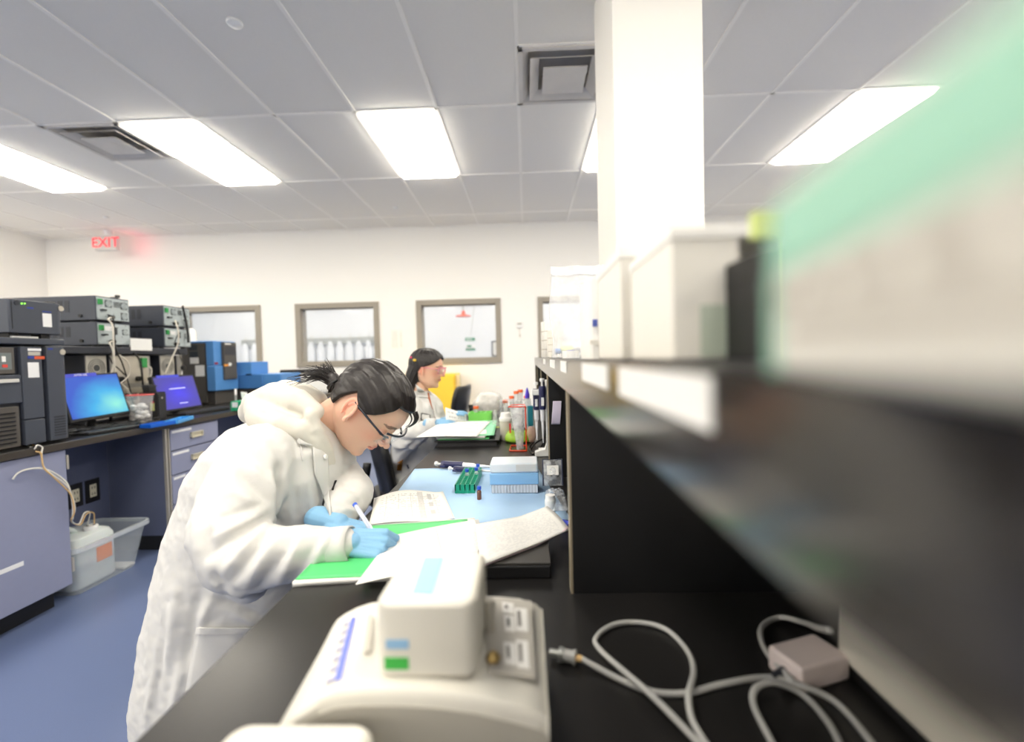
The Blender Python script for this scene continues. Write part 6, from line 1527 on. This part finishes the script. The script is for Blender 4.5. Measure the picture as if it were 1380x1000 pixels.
# safety glasses
M_lens = film('lens_clear', (226, 232, 238), .13, .04, .25, 30); M_gf = mat('glasses_navy', (28, 34, 48), .3)
def glasses(M4, parent, fm, lm, drop=0):
    for s in (-1, 1):
        pts = [(-.012, s*.083, .010+drop), (.03, s*.084, .010+drop), (.07, s*.079, .010+drop), (.093, s*.066, .008+drop), (.101, s*.048, .008+drop)]
        o = MB().tube([M4 @ p for p in spline(pts, 5)], [.0042]*8+[.0038]*13, 8, flat=.5); obj('temple_arm', o, fm, parent, smooth=True)
        def lens(u, v):
            y = s*(.010+.062*u); xx = .112-.018*u**2-.006*(1-v)+.004*math.sin(PI*v); return M4 @ Vector((xx, y, .020-.042*(1-v)*(1-.15*u)+drop-.002*u))
        obj('lens', MB().grid(lens, 12, 8), lm, parent, smooth=True, solid=.0015)
        rim = [lens(k/8, 1) for k in range(9)]+[lens(1, 1-k/4) for k in range(1, 5)]+[lens(1-k/8, 0) for k in range(1, 9)]+[lens(0, k/4) for k in range(1, 4)]+[lens(0, 1)]
        if fm is not M_gf: obj('rim', MB().tube(rim, .0013, 6, cap=False), fm, parent, smooth=True)
    obj('brow_bar', MB().tube([M4 @ Vector((.114-.018*abs(t)**2, t*.072, .0215+drop)) for t in [k/8-1 for k in range(17)]], .0028, 8), fm, parent, smooth=True)
gl = bpy.data.objects.new('safety_glasses', None); COL.objects.link(gl); gl.parent = W1; gl['label'] = 'clear safety glasses with navy frame'
glasses(M4a, gl, M_gf, M_lens, .001)
# pen
pe = thing('pen', 'clear ballpoint pen with a blue end held in the near gloved hand', 'pen', P(497, 706, Y=.8))
a, c = P(479, 681, Y=.875), on(517, 740, ZT+.0165)
obj('barrel', MB().cyl(a, a+(c-a)*.9, .0045, n=12), film('pen_clear', (226, 230, 240), .6, .1, .1), pe); obj('end_plug', MB().cyl(a-(c-a)*.03, a+(c-a)*.02, .0048, n=12), M_bc, pe); obj('nib', MB().cyl(a+(c-a)*.9, c, .004, .0008, n=10), M_alu, pe); obj('ink_tube', MB().cyl(a+(c-a)*.03, a+(c-a)*.88, .0016, n=8), M_bc, pe)
# stool beneath
def stool(x, y, zs, lab):
    t = thing('lab_stool', lab, 'stool', (x, y, 0))
    obj('seat', MB().lathe([(.0, 0), (.16, 0), (.175, .015), (.175, .035), (.16, .05), (.0, .055)], (x, y, zs-.06), 30), M_black, t, smooth=False, bevel=.004)
    obj('post', MB().cyl((x, y, .1), (x, y, zs-.06), .022, n=16), M_alu, t)
    for k in range(5):
        q = 2*PI*k/5+.3; e = Vector((x+.24*math.cos(q), y+.24*math.sin(q), .06)); obj('base_arm', MB().tube([(x, y, .11), e], [.022, .014], 10), M_black, t)
        obj('caster', MB().cyl(e+Vector((0, -.012, -.033)), e+Vector((0, .012, -.033)), .026, n=14), M_black, t)
    return t
stool(-.78, 1.13, .465, 'black lab stool hidden under the coat of the woman writing')

# ---------------------------------------------------------------- far woman, seated
W2 = thing('person', 'seated woman with long dark hair and pink safety glasses turning a page', 'person', (-.62, 2.55, 0))
Y2m = 2.52
fw2 = (Matrix.Rotation(-.10, 3, 'Z') @ Vector((1, 0, -.16))).normalized(); up2 = Vector((.16, .0, 1)); up2 = (up2-fw2*up2.dot(fw2)).normalized(); lf2 = up2.cross(fw2)
HP = P(575.5, 497, Y=Y2m)
FH2 = frame(HP, fw2, lf2, up2)
hm2, hc2, M4b = headmesh(FH2, True, P(566, 541, Y=Y2m+.01), .046, (228, 186, 158), .93)
C7 = P(562, 541, Y=Y2m)
S2 = [C7+Vector((.0, -.155, -.035)), C7+Vector((.0, .155, -.035))]
E2 = [P(545, 592, Y=2.27), P(575, 588, Y=2.60)]
W2r = [P(582, 573, Y=2.18), P(594, 569, Y=2.30)]
PE2 = Vector((C7.x-.08, Y2m, .54)); KN2 = [PE2+Vector((.40, -.09, .02)), PE2+Vector((.40, .09, .02))]; AN2 = [Vector((k.x-.02, k.y, .10)) for k in KN2]; TO2 = [a+Vector((.12, 0, -.055)) for a in AN2]
b = MB(); body(b, C7, C7+Vector((.01, 0, -.17)), C7+Vector((-.02, 0, -.36)), PE2, S2, E2, W2r, KN2, AN2, TO2, .92)
join_body(meld(b, .009, 3), hm2, hc2, (228, 186, 158), 'body', W2)
b = MB()
for i in (0, 1): chain(b, [PE2+Vector((0, (-.08, .08)[i], 0)), KN2[i], AN2[i]+Vector((0, 0, .03))], [.09, .07, .055], 18)
b.ball(PE2, (.14, .17, .12)); link_mesh('trousers', meld(b, .010, 3), M_trou, W2)
for i in (0, 1):
    b = MB(); chain(b, [AN2[i]+Vector((-.02, 0, -.055)), TO2[i]+Vector((.05, 0, -.005))], [.045, .036], 14); chain(b, [AN2[i], AN2[i]+Vector((0, 0, -.04))], [.045, .045]); b.v = [(x, y, max(z, .002)) for x, y, z in b.v]
    link_mesh('shoe', meld(b, .007, 2), M_shoe, W2)
b = MB()
def sc2(pxl, pxr, py, ry, Y=Y2m): return sec(pxl, pxr, py, ry, Y)
b.loft([sc2(556, 576, 527, .05), sc2(548, 584, 534, .12), sc2(541, 594, 546, .185), sc2(536, 600, 565, .19), sc2(532, 601, 590, .18), sc2(529, 598, 615, .18), sc2(524, 600, 640, .20), sc2(520, 604, 668, .22), sc2(518, 604, 700, .23), sc2(519, 602, 730, .22)], 36, e=2.2)
chain(b, [S2[0]+Vector((0, .02, 0)), P(549, 573, Y=2.31), E2[0]], [.078, .074, .070], 20)
chain(b, [E2[0], P(562, 583, Y=2.22), P(581, 574, Y=2.18)], [.070, .058, .036], 20)
chain(b, [E2[0]+Vector((0, 0, -.02)), E2[0]+Vector((-.035, .02, -.10))], [.062, .035], 16)
chain(b, [S2[1], E2[1], P(591, 571, Y=2.33)], [.075, .060, .036], 18)
c2 = meld(b, .009, 3, .6)
c2 = cloth(c2, [] and [seg(545, 556, 560, 590, 2.33, .016, -.012), seg(552, 550, 566, 580, 2.33, .014, .012), seg(532, 590, 570, 597, 2.3, .012, -.010), seg(530, 600, 565, 610, 2.3, .014, .010), seg(575, 545, 578, 590, 2.4, .018, .010), seg(588, 545, 592, 590, 2.4, .015, -.010), seg(540, 620, 560, 650, 2.35, .02, -.012)], .010, 8, 20, (1, 1, .6))
c2 = fold_lines(c2, [(556, 548, 566, 585, .014, -.014), (562, 545, 574, 572, .014, .012), (540, 560, 548, 600, .016, .012), (532, 592, 570, 596, .012, -.012), (530, 602, 566, 604, .013, .011), (536, 612, 570, 590, .010, -.010), (575, 545, 578, 570, .014, .010), (588, 545, 592, 566, .012, -.010), (545, 620, 552, 650, .016, -.010)])
t2 = bvh_of(c2); link_mesh('lab_coat', c2, M_coat, W2)
def lay2(pxs, off, name, m, th=.003, nu=8, nv=8, Yc=2.4, label=None):
    c = [P(a, b_, Y=Yc) for a, b_ in pxs]; mx = sum((Vector(q) for q in c), Vector())/4
    return patch(c, t2, (mx-Vector((0, 0, ZC))).normalized(), off, name, m, W2, nu, nv, th, 0, label)
lay2([(560, 518), (576, 530), (577, 536), (564, 534)], .012, 'collar', M_coat, .006)
lay2([(575, 530), (579, 528), (585, 548), (583, 552)], .004, 'orange_top', mat('rust_top', (176, 92, 40), .8), .002)
lay2([(577, 526), (580, 530), (592, 566), (588, 568)], .010, 'lapel', M_coat, .005)
bdg = lay2([(568, 557), (580, 559), (579, 568), (567.5, 566)], .006, 'name_patch', M_paper, .0015)
b_ = [P(568, 557, Y=2.4), P(580, 559, Y=2.4), P(579, 568, Y=2.4), P(567.5, 566, Y=2.4)]
pr_ = []
for p in b_+[b_[0]]:
    h = t2.ray_cast(Vector((0, 0, ZC)), (p-Vector((0, 0, ZC))).normalized()); pr_.append((h[0] if h[0] is not None else p)+(Vector((0, 0, ZC))-p).normalized()*.009)
obj('patch_border', MB().tube(pr_, .0022, 6), M_black, bdg)
lay2([(536, 624), (543, 620), (541, 634), (535, 634)], .004, 'ochre_lining', mat('ochre_top', (160, 104, 30), .8), .002)
lay2([(548, 627), (549.5, 626), (551.5, 631), (550, 632)], .004, 'dark_snap', M_nav, .002, 3, 4)
# hands
def gl2(o, x_, z_, cur, th, side=1, s=.86):
    x_ = Vector(x_).normalized(); z_ = Vector(z_); z_ = (z_-x_*z_.dot(x_)).normalized(); return hand(frame(o, x_, z_.cross(x_), z_), side, cur, th, s, .0034, wrist_r=.026, wrist_len=.03)
link_mesh('glove', gl2(P(584, 572, Y=2.18), (.95, .05, -.12), (-.1, -.75, .6), [(.5, .7, .4), (.5, .8, .4), (.6, .8, .4), (.6, .8, .4)], [(1, .4, -.4), (1, .1, -.4), (1, -.1, -.3)]), M_glove, W2)
link_mesh('glove', gl2(P(595, 569, Y=2.31), (.80, -.25, .55), (-.5, -.2, .8), [(.15, .35, .3), (.2, .4, .3), (.25, .4, .3), (.35, .5, .3)], [(1, .6, -.5), (1, .3, -.4), (1, .1, -.3)], -1), M_glove, W2)
cf0 = P(578.5, 574.5, Y=2.18); obj('cuff', MB().tube([cf0-Vector((.012, 0, -.002)), cf0+Vector((.03, 0, -.003))], [.038, .036], 24, cap=False), M_coat, W2, smooth=True, solid=.004)
# long hair
def hl2(q):
    a = abs(q)
    if a < .35: return .072
    if a < 1.2: return .072-(a-.35)/.85*.045
    if a < 1.62: return .027-(a-1.2)/.42*.020
    if a < 2.0: return .007-(a-1.62)/.38*.06
    return -.075
hair_shell(M4b, hl2, .013, lambda q, z: q+z*3, 'hair', W2)
b = MB(); random.seed(5)
rings = []
for k, (x, z, ra, rb_) in enumerate(((-.040, .045, .066, .080), (-.058, -.02, .058, .086), (-.070, -.08, .052, .088), (-.086, -.13, .046, .084), (-.104, -.18, .038, .074), (-.120, -.225, .026, .055), (-.128, -.255, .010, .02))):
    rings.append((Vector((x, 0, z)), Vector((ra, 0, 0)), Vector((0, rb_, 0))))
nn_ = 72; b.loft(rings, nn_); bv = []
for idx, v in enumerate(b.v):
    j = idx % nn_; p = Vector(v); c = rings[min(idx//nn_, 6)][0]; d = p-c; bv.append(tuple(c+d*(1+.05*math.sin(j*2.3)+.035*math.sin(j*5.1+1))))
b.v = [tuple(M4b @ Vector(v)) for v in bv]
obj('hair_back', b, M_hair, W2, smooth=True, sub=1)
M_pkf = mat('glasses_pink', (226, 130, 150), .35)
gl_b = bpy.data.objects.new('safety_glasses', None); COL.objects.link(gl_b); gl_b.parent = W2; gl_b['label'] = 'clear safety glasses with pink frame'
glasses(M4b, gl_b, M_pkf, film('lens_pinkish', (240, 214, 222), .14, .05, .2), 0)
b = MB(); p = M4b @ Vector((-.055, -.086, .045)); b.ball(p, (.010, .006, .008), 10, 6); obj('hair_clip', b, mat('clip_yellow', (236, 196, 66), .4), W2, smooth=True)
b = MB(); p = M4b @ Vector((-.088, -.060, .058)); b.ball(p, (.007, .006, .006), 10, 6); obj('hair_clip', b, mat('clip_pink', (224, 60, 110), .4), W2, smooth=True)
# ---------------------------------------------------------------- office chairs
def chair(nm, lab, c, seat_z, back, face, base_r=.27, extra_tilt=.12):
    "face: direction the sitter looks along (radians), back: height of the backrest centre"
    t = thing(nm, lab, 'chair', (c[0], c[1], 0)); M_ = TR(c[0], c[1], 0) @ RZ(face)
    b = MB(); l0 = rr(-.22, .22, -.22, .22, seat_z-.055, .07); l1 = rr(-.235, .235, -.235, .235, seat_z-.02, .08); l2 = rr(-.22, .22, -.22, .22, seat_z, .07); m_ = len(l0)
    b.add(l0+l1+l2, [tuple(range(m_))[::-1], tuple(range(2*m_, 3*m_))]+[(k*m_+i, k*m_+(i+1) % m_, (k+1)*m_+(i+1) % m_, (k+1)*m_+i) for k in (0, 1) for i in range(m_)], 0, M_)
    obj('seat', b, M_black, t, bevel=.006)
    def bk(s):
        def f(u, v):
            w_ = .20*(1-.25*(2*v-1)**4); return M_ @ Vector((-.235+s*.02-.05*(2*u-1)**2*-1-extra_tilt*(v-.5)*.5, (2*u-1)*w_, back-.16+.32*v))
        return f
    b = MB(); b.grid(bk(1), 16, 14); obj('backrest', b, mat('chair_black', (26, 26, 28), .32), t, smooth=True, solid=.035)
    obj('back_post', MB().tube(spline([M_ @ Vector((-.05, 0, seat_z-.05)), M_ @ Vector((-.22, 0, seat_z-.06)), M_ @ Vector((-.275, 0, seat_z+.05)), M_ @ Vector((-.262, 0, back))], 6), .022, 10), M_black, t, smooth=True)
    obj('gas_lift', MB().cyl((c[0], c[1], .11), (c[0], c[1], seat_z-.05), .025, n=14), M_black, t)
    for k in range(5):
        q = 2*PI*k/5+face; e = Vector((c[0]+base_r*math.cos(q), c[1]+base_r*math.sin(q), .065)); arm = obj('base_arm', MB().tube([(c[0], c[1], .11), e], [.026, .016], 10), M_black, t)
        obj('caster', MB().cyl(e+Vector((0, -.014, -.035)), e+Vector((0, .014, -.035)), .028, n=14), M_slate2, arm)
    return t
bc0 = P(512, 628, Y=2.45)
chair('office_chair', 'black office chair that the far woman sits on', (bc0.x+.19, 2.50), .455, bc0.z+.03, 0.42)
fc = P(621, 545, Y=3.75)
chair('office_chair', 'empty dark office chair at the far end beyond the bench, backrest leaning', (fc.x-.17, 3.75), .50, fc.z, 3.0)
# ================================================================ FAR WALL THINGS AND THE ROOM BEYOND
# yellow safety cabinet
M_yel = mat('safety_yellow', (246, 206, 66), .45)
Yy = 5.72
a, c = P(538, 506, Y=Yy), P(613, 506, Y=Yy)
yc = thing('safety_cabinet', 'yellow safety cabinet standing by the far wall behind the far woman', 'cabinet', ((a.x+c.x)/2, 5.95, 0))
zt8 = a.z
obj('body', MB().box((a.x, Yy, .02), (c.x, 6.19, zt8)), M_yel, yc, bevel=.006)
mid8 = (a.x+c.x)/2
for x0, x1 in ((a.x+.015, mid8-.003), (mid8+.003, c.x-.015)):
    d_ = obj('door', MB().box((x0, Yy-.02, .07), (x1, Yy, zt8-.02)), M_yel, yc, bevel=.004)
obj('handle', MB().box((mid8+.02, Yy-.035, .55), (mid8+.045, Yy-.02, .68)), M_black, d_)
obj('dark_label', MB().box((a.x+.09, Yy-.0215, zt8-.11), (a.x+.2, Yy-.02, zt8-.04)), mat('label_brown', (60, 48, 40), .5), yc)
yc2 = thing('cream_board', 'narrow cream board leaning beside the yellow safety cabinet', 'board', (c.x+.05, 6.0, 0))
a2 = P(620, 508, Y=5.8)
obj('board', MB().box((c.x+.005, 5.78, 0), (a2.x, 5.80, zt8-.01)), mat('cream_board', (238, 216, 164), .6), yc2, bevel=.002)
obj('edge', MB().box((a2.x, 5.775, 0), (a2.x+.012, 5.805, zt8-.01)), M_cream, yc2)
# thermostat
a = P(700, 438, Y=YF)
th = thing('thermostat', 'small white thermostat with a short hanging cord on the far wall', 'thermostat', (a.x, YF, a.z))
obj('casing', MB().box((a.x-.045, YF-.025, a.z-.04), (a.x+.045, YF, a.z+.045)), M_white, th, bevel=.006); obj('grey_face', MB().box((a.x-.03, YF-.027, a.z-.0), (a.x+.03, YF-.025, a.z+.03)), M_beige, th)
obj('cord', MB().tube([(a.x, YF-.006, a.z-.04), (a.x+.003, YF-.006, a.z-.13)], .004, 6), M_wire, th); obj('sensor', MB().cyl((a.x+.003, YF-.008, a.z-.13), (a.x+.003, YF-.008, a.z-.17), .008, n=8), M_alu, th)
# notices between the windows
for px, w_, rows, lab in ((532, .10, 14, 'faint white notice taped between the second and third windows'), (540.5, .03, 9, 'narrow strip of dark marks beside the white notice')):
    a = P(px, 457, Y=YF); m = print_mat('notice_%d' % rows, rows, 0, (240, 236, 228), (170, 168, 164) if rows == 14 else (90, 90, 90), .5)
    o = obj('wall_notice', MB().grid(lambda u, v: Vector((a.x-w_/2+w_*u, YF-.004, a.z-.13+.26*v)), 2, 2), m, solid=.001); tag(o, lab, 'notice')
# small wall marks panel at left corner: light switch is not visible; monitor-like panel on the left worktop end
Ym_ = 5.15
a, c = P(378, 527, Y=Ym_), P(446, 497, Y=Ym_)
dp_ = thing('display_screen', 'white rounded screen with a black frame beyond the ponytail', 'monitor', ((a.x+c.x)/2-.0, Ym_, ZT))
l0 = [(x, Ym_, y) for x, y, _ in rr(a.x, c.x, ZT+.03, c.z, 0, .02)]
obj('bezel', MB().prism(l0, (0, .05, 0)), M_black, dp_)
l1 = [(x, Ym_-.003, y) for x, y, _ in rr(a.x+.11, c.x-.01, ZT+.035, c.z-.06, 0, .06)]
obj('white_panel', MB().prism(l1, (0, .003, 0)), M_white, dp_)
l1 = [(x, Ym_-.0015, y) for x, y, _ in rr(a.x+.085, c.x-.006, ZT+.033, c.z-.045, 0, .06)]
obj('grey_rim', MB().prism(l1, (0, .0015, 0)), M_alu, dp_)
obj('stand', MB().box(((a.x+c.x)/2-.06, Ym_+.02, ZT), ((a.x+c.x)/2+.06, Ym_+.12, ZT+.012)).box(((a.x+c.x)/2-.02, Ym_+.05, ZT), ((a.x+c.x)/2+.02, Ym_+.08, a.z)), M_black, dp_)
# coats on hooks beyond the windows
Yr = Y2-.06
M_rail = mat('rail_grey', (170, 174, 172), .5); M_bcoat = mat('hung_coat_white', (232, 236, 242), .8)
z_r = P(560, 461, Y=Yr).z+.0
z_r = P(455, 459, Y=Yr).z
xa, xb = P(325, 460, Y=Yr).x, P(509, 460, Y=Yr).x
rl = thing('coat_rail', 'grey coat rail with hooks on the wall beyond the left windows', 'coat rail', ((xa+xb)/2, Yr, z_r))
obj('board', MB().box((xa, Yr, z_r-.06), (xb+.3, Yr+.03, z_r+.06)), M_rail, rl)
nC = 15; random.seed(11)
for k in range(nC):
    x = xa+.12+(xb+.1-xa)*k/nC
    obj('hook', MB().tube(spline([(x, Yr, z_r+.02), (x, Yr-.05, z_r+.03), (x+.02, Yr-.06, z_r+.12)], 3), .006, 6), M_alu, rl)
M_ = None; c0 = None
def hung(x, s, L_, k):
    def f(u, v):
        q = 2*PI*u; w_ = .03+.042*min(1, v*5)+.008*v; return Vector((x+w_*math.cos(q)*(1+.10*math.sin(6*q+k)), Yr-.075+.045*math.sin(q)*(1+.2*math.sin(8*q+2*k)), z_r-.02-L_*v))
    return f
for k in range(nC):
    x = xa+.12+(xb+.1-xa)*k/nC
    o = obj('hung_coat', MB().grid(hung(x, 1, .85+.1*random.random(), k*1.7), 28, 10), M_bcoat, smooth=True)
    tag(o, 'white lab coat beyond the windows, %s from the left on the rail' % ('first', 'second', 'third', 'fourth', 'fifth', 'sixth', 'seventh', 'eighth', 'ninth', 'tenth', 'eleventh', 'twelfth', 'thirteenth', 'fourteenth', 'fifteenth')[k], 'lab coat', 'white coats hanging beyond the windows')
tag(obj('blue_sign', MB().box((P(487, 486, Y=8.7).x, 8.68, P(487, 486, Y=8.7).z), (P(502, 483, Y=8.7).x, 8.7, P(502, 483, Y=8.7).z)), M_nav), 'small navy lettered strip low in the second window', 'sign')
# emergency shower
p = P(624.5, 426, Y=8.2); shw = thing('emergency_shower', 'orange-red emergency shower head seen through the third window', 'shower', p)
M_or = mat('shower_orange', (238, 96, 62), .4)
obj('shower_head', MB().lathe([(.012, .10), (.03, .09), (.035, .04), (.05, .03), (.135, .008), (.14, -.012), (.0, -.012)], p, 28), M_or, shw, smooth=False)
obj('supply_pipe', MB().cyl((p.x, p.y, p.z+.09), (p.x, p.y, 3.05), .014, n=12), M_rail, shw)
obj('pull_rod', MB().tube([(p.x+.14, p.y, p.z+.24), (p.x+.21, p.y-.02, p.z+.2), (P(634, 430, Y=8.2).x, p.y-.02, P(634, 452, Y=8.2).z)], .005, 6), M_rail, shw)
M_sg = mat('sign_green', (44, 140, 100), .5)
def sign2(px0, px1, y0, y1, lab, txts):
    a, c = P(px0, y1, Y=Y2-.01), P(px1, y0, Y=Y2-.01); t = thing('wall_sign', lab, 'sign', ((a.x+c.x)/2, Y2, a.z)); g_ = obj('board', MB().box((a.x, Y2-.01, a.z), (c.x, Y2, c.z)), M_sg if txts[0] else M_white, t)
    return t, a, c
t, a, c = sign2(627, 640, 455, 459.5, 'upper small green sign on the wall seen in the third window', (1,))
text('SAFETY', .055, frame(((a.x+c.x)/2, Y2-.0115, (a.z+c.z)/2), (1, 0, 0), (0, 0, 1), (0, -1, 0)), M_white, t) if False else obj('pale_marks', MB().box((a.x+.03, Y2-.0115, a.z+.02), (a.x+.09, Y2-.01, c.z-.02)).box((a.x+.11, Y2-.0115, a.z+.02), (a.x+.13, Y2-.01, c.z-.02)), M_white, t, kind='stuff')
t, a, c = sign2(627.5, 640.5, 465, 472.5, 'lower green and white sign on the wall seen in the third window', (0,))
obj('green_band', MB().box((a.x, Y2-.012, a.z), (c.x, Y2-.01, a.z+(c.z-a.z)*.33)), M_sg, t); obj('green_mark', MB().box((a.x+.03, Y2-.012, c.z-.04), (a.x+.12, Y2-.01, c.z)), M_sg, t); obj('grey_mark', MB().box((a.x+.01, Y2-.012, c.z-.07), (c.x-.02, Y2-.01, c.z-.05)), M_rail, t)
a, c = P(663, 480, Y=Y2-.01), P(673, 459.5, Y=Y2-.01); fr = thing('framed_notice', 'black framed notice at the right side of the third window', 'framed notice', (a.x, Y2, a.z))
obj('frame', MB().box((a.x, Y2-.02, a.z), (a.x+.3, Y2, a.z+.02)).box((a.x, Y2-.02, c.z-.02), (a.x+.3, Y2, c.z)).box((a.x, Y2-.02, a.z), (a.x+.02, Y2, c.z)).box((a.x+.28, Y2-.02, a.z), (a.x+.3, Y2, c.z)), M_black, fr)
obj('sheet', MB().box((a.x+.02, Y2-.006, a.z+.02), (a.x+.28, Y2-.002, c.z-.02)), M_paper, fr)
wx_ = P(259, 462, Y=4.78).x
tag(obj('white_bottle', MB().lathe([(.0, 0), (.06, .0), (.065, .02), (.065, .42), (.045, .47), (.04, .50), (.045, .52), (.045, .72), (.03, .76), (.0, .77)], (wx_, 4.78, ZT), 20), M_white, smooth=True), 'tall white bottle standing behind the blue instrument, beside the far module stack', 'bottle')
